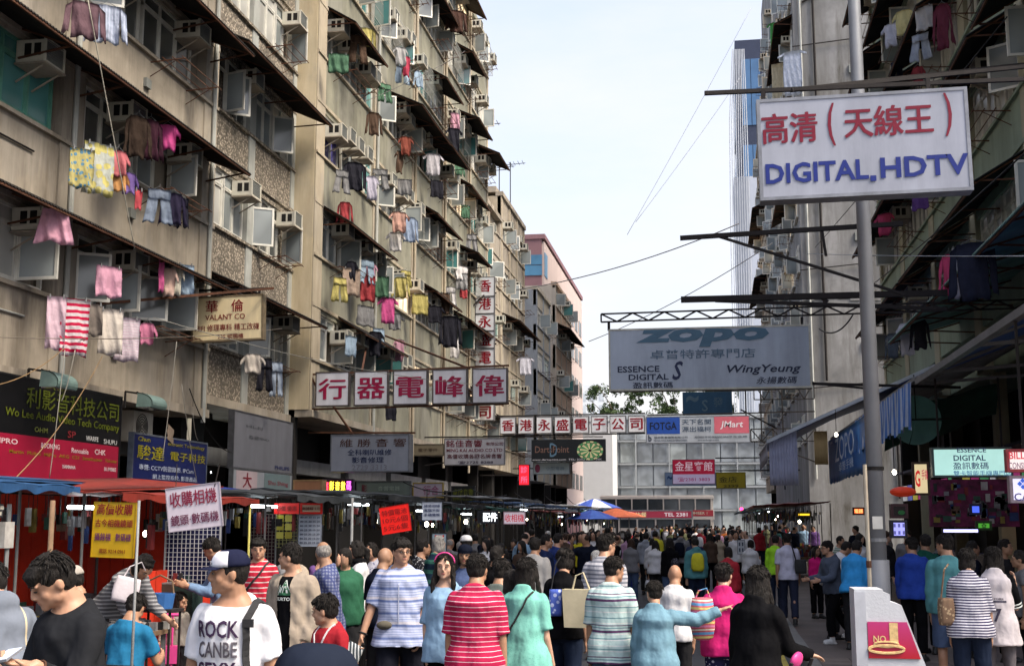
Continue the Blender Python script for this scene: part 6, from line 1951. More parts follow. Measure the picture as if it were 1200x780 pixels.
def strap(D, root, out, pts, w=.035, m=None, name='strap', part='shirt'):
    "flat strap on the torso through figure-space points, pushed out of the garment"
    mb = MB()
    me = out[part].data
    bm = bmesh.new(); bm.from_mesh(me); tree = BVHTree.FromBMesh(bm); bm.free()
    P_ = []
    for i in range(len(pts) - 1):
        for k in range(6): P_.append(Vector(pts[i]).lerp(Vector(pts[i + 1]), k / 6))
    P_.append(Vector(pts[-1]))
    Q = []
    for p in P_:
        loc, nrm, _, dist = tree.find_nearest(p)
        Q.append((loc + nrm * .008, nrm))
    vs = []
    for i, (p, nrm) in enumerate(Q):
        d = (Q[min(i + 1, len(Q) - 1)][0] - Q[max(i - 1, 0)][0]).normalized()
        sd = d.cross(nrm).normalized() * w / 2
        vs += [p - sd - nrm * .006, p - sd + nrm * .004, p + sd + nrm * .004, p + sd - nrm * .006]
    fs = []
    for i in range(len(Q) - 1):
        for j in range(4):
            a = i * 4 + j; b = i * 4 + (j + 1) % 4
            fs.append((a, b, b + 4, a + 4))
    mb.add(vs, fs)
    return add_mesh(name, mb.mesh(name, m or mat('strap_black', (.02, .02, .022), .8)), m, root)
# ------------------------------------------------------------------ people in the foreground
navy = cloth('navy_cotton', (.006, .008, .016)); blk = cloth('black_cotton', (.005, .005, .006)); wht = cloth('white_cotton', (.52, .52, .54))
jean = cloth('blue_denim', (.055, .085, .16)); djean = cloth('dark_denim', (.012, .018, .036)); char = cloth('charcoal', (.016, .016, .018))
W_ARM = ((.10, -.10, -1), (.02, -.35, -1))
def walk(a=.28): return dict(legL=((.02, -a, -1), (0, a * .2, -1)), legR=((.02, a * .8, -1), (0, a * 1.6, -1)), armL=((.12, a * .5, -1), (.05, -.05, -1)), armR=((.12, -a * .5, -1), (.05, -.4, -1)))
def bagmesh(name, root, M, w, h, d, m, mats=None, soft=.25):
    g = MB()
    rings = []
    for k in range(9):
        t = k / 8
        f = .92 + .12 * math.sin(t * PI) if soft else 1
        rings.append([M @ Vector((math.copysign(abs(math.cos(a)) ** .4, math.cos(a)) * w / 2 * f, math.copysign(abs(math.sin(a)) ** .5, math.sin(a)) * d / 2 * (f if k else .8), -h + h * t)) for a in [2 * PI * i / 20 for i in range(20)]])
    g.loft(rings)
    return add_mesh(name, g.mesh(name, m, True), m, root)
def hang_bag(root, D, key, w, h, d, m, handle=.16, name='bag', side=0, label=None, cat='bag', hm=None, top=None):
    "a carried bag is a thing of its own, hung from the hand"
    j, e, wr, ud, fd, ra = D['arms'][key]
    sc = root.scale[0]
    Rz = Matrix.Rotation(root.rotation_euler.z, 3, 'Z')
    p = root.location + Rz @ ((wr + fd * .08) * sc)
    t = thing(name, label, cat, p, root.rotation_euler.z + side)
    z = -handle
    M = Matrix.Translation((0, 0, z))
    bagmesh('bag_body', t, M, w, h, d, m)
    g = MB()
    for s in (-1, 1): g.tube([(-w * .25, s * d * .25, z), (-w * .12, s * .01, -.02), (0, s * .01, .0), (w * .12, s * .01, -.02), (w * .25, s * d * .25, z)], .005, 5)
    g.build('handle', hm or m, t)
    return t

# 1 phone man ---------------------------------------------------------------
q = dict(vox=.0075, cvox=.010, lean=6, head=(-18, 24, 4), armL=((.14, -.30, -1), (.10, -.85, .60), dict(palm=(-.1, -.35, 1), curl=.5, hd=(-.55, -.75, .15))), armR=((.16, -.30, -1), (-.45, -.95, .50), dict(palm=(0, -.3, 1), curl=.5)),
         sleeve=1.92, fringe=.045, eyes_down=1, seed=3, infl=.020, neck=.50)
r1, D1, O1 = person('young man in a black jacket, head bowed over a phone, at the left edge', 48, 655, 5.3, -30, q, skin=0, top=cloth('black_jacket', (.016, .017, .020)), low=djean)
def world_of(root, v): return root.location + Matrix.Rotation(root.rotation_euler.z, 3, 'Z') @ (Vector(v) * root.scale[0])
j, e, w, ud, fd, ra = D1['arms']['L']
wl = world_of(r1, w + Vector((-.55, -.75, .15)).normalized() * .10 + Vector((0, -.01, .030)))
t = thing('smartphone', 'silver smartphone lying in the bowed man\'s hand', 'phone', wl, R(-30))
M = Matrix.Rotation(R(18), 4, 'X') @ Matrix.Rotation(R(30), 4, 'Z')
MB().box(-.036, .036, -.072, .072, -.005, .005, M=M).build('case', mat('phone_silver', (.35, .37, .42), .3, .5, bump=0), t)
MB().box(-.032, .032, -.064, .064, .0051, .006, M=M).build('screen', lamp_mat('phone_screen', (.35, .4, .5), .6, .1), t)
g = MB(); wd = fd
for k in range(2):
    c0 = w - fd * (.02 + .022 * k)
    a_ = fd.cross(Vector((0, 0, 1))).normalized(); b_ = fd.cross(a_)
    g.tube([c0 + (a_ * math.cos(u) + b_ * math.sin(u)) * .034 for u in [2 * PI * i / 16 for i in range(17)]], .005, 5)
add_mesh('bracelet', g.mesh('bracelet', m_rust, True), m_rust, r1)
# grey hooded person half out of frame
q = dict(vox=.011, lean=12, head=(0, 10, 0), sleeve=1.9, hood=1, infl=.03, seed=9)
person('person in a grey top with cream piping, cut by the left edge', -14, 662, 6.6, -120, q, top=cloth('grey_piped', (.14, .16, .20), (.5, .03, (.45, .38, .26), .1, 0)), low=blk)
# cap head behind
def cap(root, D, m1, m2, brim=.075, name='cap', front=None, back=False):
    Mh = D['Mh']; Mh3 = Mh.to_3x3()
    g = MB()
    n = 24
    rings = []
    for k in range(9):
        t = k / 8
        f = math.cos(t * PI / 2) ** .6 if k < 8 else .02
        rings.append([Mh @ Vector((.0895 * f * math.cos(a), .010 + .108 * f * math.sin(a), .034 + .088 * math.sin(t * PI / 2))) for a in [2 * PI * i / n for i in range(n)]])
    g.loft(rings)
    me = g.mesh(name, m1, True)
    o = add_mesh(name, me, m1, root)
    if m2:
        mm = me; me.materials.append(m2)
        for p in me.polygons:
            c = sum((me.vertices[i].co for i in p.vertices), Vector()) / len(p.vertices)
            lc = Mh.inverted() @ c
            if lc.y < -.01 and lc.z < .115: p.material_index = 1
    s = 1 if back else -1
    br = MB().grid(lambda a, b: Mh @ Vector(((-.074 + .148 * a), s * ((.080 + .010) * math.sqrt(max(0, 1 - ((-.074 + .148 * a) / .09) ** 2)) + b * brim * math.sqrt(max(0, 1 - ((-.074 + .148 * a) / .082) ** 2))) + .01, .036 - .012 * b - .9 * (-.074 + .148 * a) ** 2)), 14, 5, 0, Mh3 @ Vector((0, 0, .004)))
    add_mesh('cap_brim', br.mesh('cap_brim', m1, True), m1, root)
    return o
r, D, O = person('person in a pale cap and dark top just behind the phone user, facing left', 80, 664, 8.8, -75, dict(vox=.012, sleeve=1.9, head=(0, 12, 0), capped=1), skin=1, top=blk, low=blk)
cap(r, D, cloth('tan_cap', (.30, .27, .24)), None)

# 2 hat man -----------------------------------------------------------------
q = dict(vox=.0075, cvox=.010, lean=2, head=(-62, 2, 0), armL=((.20, .04, -1), (.10, -.10, -1)), armR=((.20, .02, -1), (.12, -.12, -1)), sleeve=.78, neck=.485, ntilt=.045, seed=4, infl=.020, fat=1.03, capped=1)
tee = cloth('rock_tee', (.58, .58, .62))
r2, D2, O2 = person('man in a white ROCK slogan T-shirt and a navy and white cap, looking left', 268, 645, 6.4, 2, q, skin=1, top=tee, low=djean)
cap(r2, D2, cloth('navy_cap', (.012, .014, .035)), cloth('white_cap', (.60, .60, .66)), .085)
Mh = D2['Mh']
for i, (s_, dx, dz) in enumerate((('Ш', .0, .088), ('H', .0, .060))):
    lm = letter_mb(s_, 0, dz, .050, .022, 0, .0)
    vs = []
    for v in lm.v:
        x, y, z = v; a = x / .0895
        f = math.cos(max(0, min(1, (z - .034) / .088)) * PI / 2) ** .6 * 1.0
        vs.append(tuple(Mh @ Vector((.0905 * f * math.sin(a), .010 - (.1095 * f) * math.cos(a) - .001 + y * .2, z))))
    lm.v = vs; add_mesh('lettering', lm.mesh('lettering', MATS['eye_dark']), MATS['eye_dark'], r2)
ink = mat('tee_ink', (.035, .015, .05), .7, bump=0)
chest_text(D2, O2, r2, 'ROCK', -.035, 1.275, .225, .085, ink, bold=.045)
chest_text(D2, O2, r2, 'CANBE', -.035, 1.175, .215, .078, mat('tee_ink2', (.09, .08, .10), .7, 0, .5, 30, bump=0), bold=.03)
chest_text(D2, O2, r2, 'SEXY', -.035, 1.075, .205, .078, ink, bold=.045)
strap(D2, r2, O2, [(.120, .06, 1.40), (.122, -.04, 1.38), (.118, -.15, 1.33), (.118, -.15, 1.20), (.135, -.14, 1.02)], .036)
MB().box(.095, .150, -.152, -.135, 1.285, 1.325).build('strap_buckle', MATS['strap_black'], r2)
bp = MB().loft([[(.13 * f * math.copysign(abs(math.cos(a)) ** .5, math.cos(a)), .20 + .07 * f * math.sin(a), z) for a in [2 * PI * i / 16 for i in range(16)]] for z, f in ((.98, .9), (1.05, 1.08), (1.25, 1.05), (1.38, .8), (1.41, .4))])
add_mesh('backpack', bp.mesh('backpack', MATS['strap_black'], True), MATS['strap_black'], r2)
# dark dome at bottom: very near head
q = dict(vox=.011, head=(0, 6, 0), hair='short', seed=12, sleeve=1.9, capped=1)
r, D, O = person('very near person in a dark navy cap, only the crown showing', 376, 757, 2.35, 175, q, top=navy, low=navy, skin=1)
cap(r, D, cloth('midnight_cap', (.012, .016, .028)), None, .03)

# 3 seated man, bending woman, toddler ---------------------------------------
q = dict(vox=.011, sit=1, hip=.52, lean=10, head=(10, 18, 0), legL=((.15, -1, -.1), (0, .05, -1)), legR=((.15, -1, -.1), (0, .05, -1)), armL=((.3, -.35, -1), (-.4, -.9, .1)), armR=((.3, -.35, -1), (-.4, -.9, .1)), sleeve=.75, neck=.49, hair='short', seed=5)
r, D, O = person('seated man in a teal-blue T-shirt seen from behind by the gadget table', 163, 698, 10.6, 172, q, skin=1, top=cloth('teal_blue', (.012, .12, .24)), low=blk)
t = thing('stool', 'black folding chair under the seated man in teal', 'chair', (r.location.x, r.location.y - .02, 0), r.rotation_euler.z)
zs_ = .40 * r.scale[0]
MB().box(-.24, .24, -.2, .2, zs_ - .02, zs_ + .02).build('seat', m_dark, t)
MB().box(-.26, .26, .17, .20, zs_ + .05, zs_ + .28).build('backrest', m_dark, t)
for sx in (-.22, .22):
    MB().tube([(sx, -.18, 0), (sx, .18, zs_ + .3)], .012, 6).build('leg', m_iron, t); MB().tube([(sx * .95, .2, 0), (sx * .95, -.16, zs_ - .02)], .012, 6).build('leg', m_iron, t)
q = dict(vox=.012, fem=1, lean=48, head=(0, 5, 0), armL=((.1, -.6, -1), (.1, -.9, -.5)), armR=((.1, -.6, -1), (.1, -.9, -.5)), sleeve=1.6, hair='bob', seed=6)
r, D, O = person('woman in a grey striped top bending right over the gadgets with a white shoulder bag', 176, 655, 11.6, 62, q, skin=0, top=cloth('grey_stripe', (.10, .10, .11), (.035, .4, (.28, .28, .29))), low=blk)
t = thing('shoulder_bag', 'limp white cloth bag on the bending woman\'s back', 'bag', P(152, 676, 11.4), R(30))
bagmesh('bag_body', t, Matrix.Translation((0, 0, .0)) @ Matrix.Rotation(R(14), 4, 'Y'), .24, .24, .08, mat('bag_white', (.50, .46, .50), .8, bump=.5, bscale=8))
MB().tube([(-.07, 0, -.02), (.0, .03, .10), (.11, .06, .14), (.15, .1, .06)], .006, 6).build('strap', MATS['bag_white'], t)
q = dict(vox=.010, kid=1.45, hand=1, lean=2, head=(70, 5, 0), sleeve=1.8, hair='bob', armR=((.3, -.2, -1), (.2, -.5, -.8)), fem=1)
r, D, O = person('toddler in a cream top with bunched hair beside a pink scooter', 212, 694, 13.2, 10, q, skin=0, top=cloth('cream_top', (.32, .29, .25)), low=char)
g = MB()
for s in (-1, 1): g.ell(D['Mh'] @ Vector((s * .085, .02, .095)), (.028, .028, .028))
add_mesh('hair_bunch', g.mesh('hair_bunch', m_hair['black'], True), m_hair['black'], r)
p = P(198, 728, 12.6)
t = thing('toy_scooter', 'pink toy scooter handle in front of the toddler', 'scooter', (p.x, 12.6, 0), R(20))
mpk = mat('hot_pink', (.55, .05, .22), .4, bump=0)
MB().tube([(-.03, 0, .12), (-.03, 0, .92)], .012, 6).build('stem', mpk, t); MB().tube([(.04, 0, .12), (.04, 0, .92)], .012, 6).build('stem', mpk, t)
MB().tube([(-.10, 0, .92), (.10, 0, .92)], .018, 8).build('handlebar', mpk, t)
MB().box(-.09, .11, -.02, .10, .42, .60).build('case', mpk, t)
MB().box(-.06, .07, -.1, .55, .08, .11).build('deck', mpk, t)
for y_ in (-.1, .55): MB().tube([(-.02, y_, .06), (.03, y_, .06)], .06, 12).build('wheel', m_dark, t)
q = dict(vox=.011, lean=10, head=(-30, 20, 0), sleeve=1.9, armL=((.1, -.5, -1), (-.3, -1, .3)), armR=((.1, -.5, -1), (-.3, -1, .3)))
person('man in a light denim shirt and black hair looking down behind the capped man', 243, 632, 13.2, -60, q, skin=1, top=cloth('light_denim', (.13, .20, .32)), low=djean)
r, D, O = person('man in a red polo with thin white stripes standing by the wire rack', 303, 631, 13.2, 5, dict(vox=.011, sleeve=.75, collar=1, head=(15, 4, 0), fringe=.03), skin=0, top=cloth('red_striped', (.38, .015, .035), (.055, .22, (.50, .40, .40))), low=djean)
strap(D, r, O, [(.12, -.02, 1.41), (.06, -.14, 1.30), (-.12, -.14, 1.08)], .02)

# 4 burton man ---------------------------------------------------------------
q = dict(vox=.009, cvox=.010, lean=1, head=(-78, 2, 0), sleeve=1.93, infl=.034, hood=1, topname='jacket', open_front=1, inner=1, hem=-.14, armL=((.16, .05, -1), (-.15, -.45, -.9)), armR=((.16, .02, -1), (.05, -.3, -1)), seed=14)
r3, D3, O3 = person('man in an open beige hoodie over a black T-shirt with a mountain print', 340, 637, 10.5, -12, q, skin=0, top=cloth('beige_hoodie', (.27, .225, .18)), inner=blk, low=djean)
wi = mat('print_white', (.55, .58, .56), .7, bump=0); gi_ = mat('print_green', (.03, .12, .06), .7, bump=0)
def chest_mb(mb, m, D, O, r, part, side=-1, cuts=1):
    return add_mesh('print', project(mb, D, O, part, side, .006, cuts), m, r)
cx_, cz_ = 0, 1.235
mb = MB()
mb.add([(cx_ - .09, 0, cz_), (cx_ - .045, 0, cz_ + .085), (cx_ - .030, 0, cz_ + .060), (cx_, 0, cz_ + .125), (cx_ + .04, 0, cz_ + .045), (cx_ + .055, 0, cz_ + .06), (cx_ + .095, 0, cz_)], [(0, 1, 2), (0, 2, 6), (2, 3, 4), (2, 4, 6), (4, 5, 6)])
chest_mb(mb, gi_, D3, O3, r3, 'inner_shirt')
mb = MB()
for (x0, z0, x1, z1) in ((-.09, .0, -.045, .085), (-.07, .0, -.04, .07), (-.05, .03, -.03, .06), (-.045, .02, .0, .125), (-.02, .02, .002, .10), (0, .125, .02, .02), (.003, .125, .04, .045), (.02, .05, .03, .02), (.04, .045, .055, .06), (.055, .06, .095, .0), (.05, .045, .07, .0)):
    a = Vector((cx_ + x0, 0, cz_ + z0)); b = Vector((cx_ + x1, 0, cz_ + z1)); d = (b - a).normalized(); s_ = Vector((d.z, 0, -d.x)) * .0042
    mb.add([a - s_, b - s_, b + s_, a + s_], [(0, 1, 2, 3)])
chest_mb(mb, wi, D3, O3, r3, 'inner_shirt')
chest_text(D3, O3, r3, 'BURTON', .0, cz_ - .03, .17, .028, wi, part='inner_shirt', bold=.05)

# 5 older plaid man ----------------------------------------------------------
q = dict(vox=.010, lean=4, head=(-80, 4, 0), sleeve=1.9, hair='thin', hem=-.20, armL=((.1, .35, -1), (.0, .0, -1)), armR=((.1, .2, -1), (0, -.2, -1)), infl=.025, seed=15)
person('older man with cropped hair in a blue and white checked overshirt, looking left', 378, 634, 12.0, -72, q, skin=3, top=cloth('blue_plaid', (.16, .18, .27), [(.030, .4, (.025, .035, .12), 0, 2), (.030, .4, (.025, .035, .12), 0, 1), (.030, .3, (.03, .04, .13), .01, 0)], plaid=1), low=djean, hair='grey')
# boy
q = dict(vox=.010, kid=1.18, lean=3, head=(-60, 6, 0), sleeve=1.9, armL=((.1, -.1, -1), (-.5, -.7, .35)), armR=((.1, -.1, -1), (-.4, -.8, .4)), seed=16, fringe=.02)
r, D, O = person('boy in a red long-sleeved top with a checked drawstring bag on his front, facing left', 379, 697, 8.7, -35, q, skin=0, top=cloth('boy_red', (.27, .012, .02)), low=djean)
bb = MB().loft([[Vector((.01, -.05, 0)) + Vector((.11 * f * math.cos(a), -.10 + .05 * f * math.sin(a), z)) for a in [2 * PI * i / 16 for i in range(16)]] for z, f in ((.92, .9), (1.02, 1.1), (1.15, .95), (1.25, .35))])
add_mesh('drawstring_bag', bb.mesh('drawstring_bag', cloth('bag_check', (.05, .05, .06), [(.03, .5, (.45, .45, .45), 0, 0)], dots=(40, .35, (.5, .5, .5))), True), MATS['bag_check'], r)
strap(D, r, O, [(.08, -.02, 1.40), (.05, -.16, 1.25)], .012, mat('cord_white', (.5, .48, .5), .8, bump=0)); strap(D, r, O, [(-.08, -.02, 1.40), (-.03, -.16, 1.25)], .012, MATS['cord_white'])

# mid group left
r, D, O = person('woman in a black scarf and white top turned left beside the plaid shirt', 417, 634, 14, -80, dict(vox=.012, fem=1, sleeve=.9, hair='tail', neck=.50), skin=0, top=wht, low=blk)
g = MB().ell(D['Mt'] @ Vector((0, .0, .50)), (.095, .10, .05)); g.ell(D['Mt'] @ Vector((0, -.06, .46)), (.08, .07, .06))
add_mesh('scarf', g.mesh('scarf', blk, True), blk, r)
person('bald man in a dark navy top, seen from behind, beside the pouch wearer', 452, 641, 12.6, 150, dict(vox=.012, hair='bald', sleeve=.8, fat=1.1), skin=3, top=navy, low=char)
person('woman in a pale floral top right behind the scarf woman', 435, 636, 16, -30, dict(vox=.013, fem=1, hair='tail', sleeve=.9), skin=0, top=cloth('pale_floral', (.36, .36, .42), dots=(30, .3, (.12, .12, .2))), low=djean)
person('person in a dark spotted shirt at the stalls, turned away', 497, 632, 16.5, 120, dict(vox=.013, hair='short', sleeve=1.9), skin=1, top=cloth('dark_spots', (.03, .03, .035), dots=(34, .35, (.35, .35, .35))), low=blk)
person('grey-haired person in a green and navy banded top at the stalls', 515, 628, 16, 150, dict(vox=.013, hair='bob', fem=1, sleeve=1.9), skin=0, top=cloth('green_bands', (.015, .03, .05), (.12, .4, (.04, .13, .10))), low=blk, hair='grey')
r, D, O = person('person in a white baseball cap between the stalls and the crowd', 546, 627, 17, -150, dict(vox=.013, sleeve=1.9), skin=0, top=char, low=blk)
cap(r, D, cloth('plain_white_cap', (.62, .62, .62)), None)
r, D, O = person('older woman in a navy bucket hat facing the camera, next to the red polo man', 545, 638, 13, 5, dict(vox=.011, fem=1, hair='bob', sleeve=1.9, fat=1.15, capped=1), skin=3, top=cloth('dull_blue', (.04, .06, .13)), low=blk)
cap(r, D, navy, None, .03)

# 6 blue-striped man ---------------------------------------------------------
q = dict(vox=.009, cvox=.010, lean=1, head=(24, 2, 0), fringe=.035, glasses=1, sleeve=.92, collar=1, fat=1.10, infl=.026, hem=-.17, lower='shorts', short_len=1.0, flare=.25,
         armR=((.34, -.10, -1), (.30, -.30, -1), dict(curl=1.0)), armL=((.16, .0, -1), (-.12, -.25, -1), dict(curl=.8)), legL=((.05, .18, -1), (0, .25, -1)), legR=((.05, -.2, -1), (0, .1, -1)), seed=21, look=1)
bs = cloth('blue_white_bands', (.36, .40, .56), [(.105, .28, (.10, .14, .30), .02), (.021, .35, (.22, .26, .42), 0), (.21, .10, (.45, .44, .50), .1)])
r4, D4, O4 = person('man in glasses and a blue-grey banded short-sleeved shirt with a waist pouch, walking forwards', 471, 631, 11.2, 10, q, skin=0, top=bs, low=cloth('black_shorts', (.012, .013, .02)))
g = MB().ell((-.12, -.155, .93), (.070, .040, .038)); g.tube([(.19 * math.cos(a), .01 + .165 * math.sin(a), .96 + .02 * math.cos(a)) for a in [2 * PI * i / 24 for i in range(25)]], .012, 6)
me = g.mesh('waist_pouch', mat('khaki_pouch', (.09, .08, .06), .8), True); o_ = add_mesh('waist_pouch', me, MATS['khaki_pouch'], r4)
mb = MB()
for k in range(6): mb.box(-.006, .006, -.185, -.172, .93 + k * .085, .945 + k * .085)
add_mesh('shirt_button', project(MB().box(-.004, .004, 0, .002, .95, 1.38), D4, O4, 'shirt', -1, .004, 2), mat('placket', (.40, .43, .55), .8, bump=0), r4)
j, e, w, ud, fd, ra = D4['arms']['R']
for k, (kk, key) in enumerate(((0, 'R'), (0, 'L'))):
    j, e, w, ud, fd, ra = D4['arms'][key]
    a_ = fd.cross(Vector((0, 1, 0))).normalized(); b_ = fd.cross(a_)
    g = MB().tube([w - fd * .015 + (a_ * math.cos(u) + b_ * math.sin(u)) * .033 for u in [2 * PI * i / 16 for i in range(17)]], .008, 6)
    add_mesh('wristband', g.mesh('wristband', MATS['strap_black'], True), MATS['strap_black'], r4)
t = thing('umbrella_bag', 'black and white striped folded bag held low by the man in glasses', 'bag', world_of(r4, D4['arms']['R'][2] + D4['arms']['R'][4] * .08), R(25))
bagmesh('bag_body', t, Matrix.Translation((-.02, 0, .0)) @ Matrix.Rotation(R(28), 4, 'Y'), .16, .42, .10, cloth('bag_bw', (.04, .05, .06), (.03, .4, (.4, .42, .44), 0, 0)))
# 7 woman in light blue
q = dict(vox=.009, cvox=.010, fem=1, lean=1, head=(12, 2, 3), hair='vlong', sleeve=.9, neck=.475, ntilt=.03, hem=-.16, armR=((.10, -.05, -1), (-.10, -.15, -1)), armL=((.10, .1, -1), (.05, -.1, -1)), seed=22, look=-1, infl=.02)
r5, D5, O5 = person('young woman in a plain light blue top with long black hair and a pink hairband', 522, 648, 10.2, -8, q, skin=2, top=cloth('light_blue_top', (.20, .32, .46)), low=blk)
Mh = D5['Mh']; g = MB().tube([Mh @ Vector((.092 * math.cos(a), -.028, .034 + .090 * math.sin(a))) for a in [PI * i / 14 for i in range(15)]], .007, 6)
add_mesh('hairband', g.mesh('hairband', mpk, True), mpk, r5)
# 8 red polo man from behind
q = dict(vox=.009, cvox=.009, lean=1, head=(-6, 2, 0), sleeve=.92, collar=1, fat=1.16, infl=.028, hem=-.16, armR=((.15, .0, -1), (.05, -.12, -1)), armL=((.15, .0, -1), (.05, -.12, -1)), seed=23)
person('broad man seen from behind in a crimson polo with thin white stripes', 560, 650, 9.3, 178, q, skin=1, top=cloth('crimson_polo', (.34, .012, .055), (.036, .13, (.55, .42, .46))), low=char)
person('person in a grey-green jacket half hidden right of the crimson polo', 588, 655, 10.6, 165, dict(vox=.011, sleeve=1.93, infl=.035, seed=25), skin=1, top=cloth('grey_green', (.10, .12, .11)), low=char)
person('person in a dark brown jacket with dark hair just left of the aqua dress', 600, 668, 9.9, -170, dict(vox=.012, sleeve=1.93, infl=.03, hair='bob', fem=1, seed=27), skin=1, top=cloth('brown_blk', (.05, .045, .04)), low=char)
# 9 aqua dress woman
q = dict(vox=.009, cvox=.010, fem=1, lean=1, head=(-4, 0, 0), hair='vlong', sleeve=.80, hem=-.30, infl=.030, flare=.22, lower='shorts', short_len=.75, armR=((.14, .0, -1), (.12, -.35, -1)), armL=((.14, .0, -1), (.05, -.2, -1)), seed=24)
aq = cloth('aqua_knit', (.16, .42, .36), dots=(70, .22, (.10, .30, .26)))
r6, D6, O6 = person('woman with very long black hair in an aqua knit tunic and denim shorts, from behind', 618, 654, 9.8, 168, q, skin=2, top=aq, low=jean, shoe='white')
strap(D6, r6, O6, [(-.08, .05, 1.38), (.02, .14, 1.20), (.14, .12, 1.0)], .014)
pl = mat('plastic_white', (.55, .55, .60), .35, 0, .2, 12, bump=1.0, bscale=14, bdist=.03)
hang_bag(r6, D6, 'R', .20, .16, .12, pl, .10, 'plastic_bag', label='two knotted white plastic bags hanging from the aqua tunic woman\'s hand')
# 10 black shirt woman with tote
q = dict(vox=.010, fem=1, lean=1, head=(-12, 2, 0), hair='bun', sleeve=.75, armR=((.15, .05, -1), (.05, -.35, -1)), armL=((.15, .05, -1), (.2, .0, -1)), seed=26, **{k: v for k, v in walk(.2).items() if k.startswith('leg')})
r7, D7, O7 = person('woman in a black T-shirt and dark jeans carrying a cream tote, from behind', 663, 643, 11.8, 172, q, skin=0, top=blk, low=djean, shoe='white')
t = thing('tote_bag', 'stiff cream tote bag on the black T-shirt woman\'s right arm', 'bag', P(681, 690, 11.5), R(-8))
MB().loft([[(x, y, -.34) for x, y in ((-.15, -.05), (.15, -.05), (.15, .05), (-.15, .05))], [(x * 1.12, y * 1.1, 0) for x, y in ((-.15, -.05), (.15, -.05), (.15, .05), (-.15, .05))]]).build('bag_body', mat('tote_cream', (.50, .44, .30), .8, bump=.1), t)
MB().tube([(-.08, 0, 0), (-.05, 0, .12), (.02, 0, .15), (.08, 0, 0)], .009, 6).build('handle', MATS['tote_cream'], t)
letter_mb('Ja', .06, -.22, .03, .03, -.062, .0).build('lettering', MATS['eye_dark'], t)
t = thing('shopping_bag', 'blue patterned bag at the black T-shirt woman\'s left hip', 'bag', P(651, 690, 11.55), R(5))
bagmesh('bag_body', t, Matrix.Identity(4), .12, .24, .08, cloth('blue_pattern', (.06, .10, .38), dots=(22, .4, (.35, .40, .6))))
MB().tube([(-.04, 0, 0), (.0, 0, .22), (.05, .02, .30)], .006, 5).build('handle', MATS['strap_black'], t)
# 11 striped knit person
person('person in a grey and white striped knit top, from behind, left of the pointing woman', 711, 626, 13.2, 165, dict(vox=.011, sleeve=1.93, infl=.028, seed=28, glasses=1, head=(-30, 0, 0)), skin=0, top=cloth('grey_knit', (.42, .42, .46), (.040, .42, (.16, .17, .21))), low=djean)
# 12 man striped polo aqua
q = dict(vox=.009, cvox=.009, lean=1, head=(-38, 6, 0), sleeve=.95, collar=0, fat=1.08, infl=.026, hem=-.18, armR=((.14, .0, -1), (.10, -.30, -1)), armL=((.14, .0, -1), (.06, -.12, -1)), seed=29)
sp = cloth('aqua_polo', (.38, .50, .50), [(.048, .18, (.55, .56, .56), 0), (.27, .075, (.09, .04, .10), .055), (.27, .03, (.09, .04, .10), -.005), (.09, .12, (.14, .24, .27), .02)])
r8, D8, O8 = person('man in a pale aqua striped T-shirt and jeans, holding a red carrier bag', 721, 653, 10.8, 170, q, skin=1, top=sp, low=jean)
hang_bag(r8, D8, 'R', .19, .34, .14, mat('plastic_red', (.45, .05, .02), .35, 0, .2, 12, bump=1, bscale=12, bdist=.03), .06, 'plastic_bag', label='red-orange plastic carrier bag in the aqua striped man\'s left hand')
# 13 pointing woman
q = dict(vox=.009, cvox=.009, fem=1, fat=1.12, lean=2, head=(28, 4, 0), hair='short', sleeve=1.93, infl=.034, hem=-.12, armL=((.9, -.25, .05), (1, -.15, .35), dict(palm=(0, 0, -1), curl=.7, point=True)), armR=((.16, .0, -1), (.02, -.3, -1)), seed=30)
# seen from behind her right arm is on the image right
q['armR'], q['armL'] = ((.95, -.35, -.12), (1, -.30, .42), dict(palm=(0, 0, -1), curl=.75, point=True)), ((.18, .0, -1), (.02, -.3, -1))
r9, D9, O9 = person('short woman in a dusty blue jacket pointing right with outstretched arm, from behind', 766, 681, 10.5, 176, q, skin=0, top=cloth('dusty_blue', (.13, .24, .31)), low=cloth('plum', (.06, .03, .09)))
person('balding man in a white top walking away ahead of the pointing woman', 791, 675, 12.6, 178, dict(vox=.012, hair='bald', sleeve=.9, scale=.88), skin=1, top=wht, low=char, h=1.5)
# 14 magenta woman
q = dict(vox=.009, cvox=.010, fem=1, fat=1.12, lean=1, head=(-12, 0, 0), hair='short', sleeve=1.93, infl=.030, hem=-.10, collar=1, seed=31)
fl = cloth('flower_trousers', (.02, .02, .06), dots=(26, .30, (.45, .45, .55)))
r10, D10, O10 = person('woman in a magenta jacket and dark flowered trousers, from behind', 848, 660, 11.0, 178, q, skin=2, top=cloth('magenta_jacket', (.42, .012, .12)), low=fl)
t = thing('striped_bag', 'woven bag striped in rainbow colours on the magenta woman\'s shoulder', 'bag', P(823, 706, 10.7), R(10))
g = MB().loft([[(.10 * f * math.cos(a), .075 * f * math.sin(a), z) for a in [2 * PI * i / 20 for i in range(20)]] for z, f in ((-.30, .55), (-.28, .85), (-.2, 1.02), (-.05, 1.0), (.04, .85), (.045, .6))])
g.build('bag_body', cloth('rainbow', (.45, .10, .12), [(.12, .18, (.10, .25, .45), 0), (.12, .15, (.5, .40, .15), .03), (.12, .14, (.5, .16, .30), .06), (.12, .10, (.55, .50, .42), .085)]), t, smooth=True)
MB().tube([(-.06, 0, .03), (-.03, .0, .10), (.04, .02, .12), (.07, 0, .03)], .007, 6).build('strap', MATS['rainbow'], t)
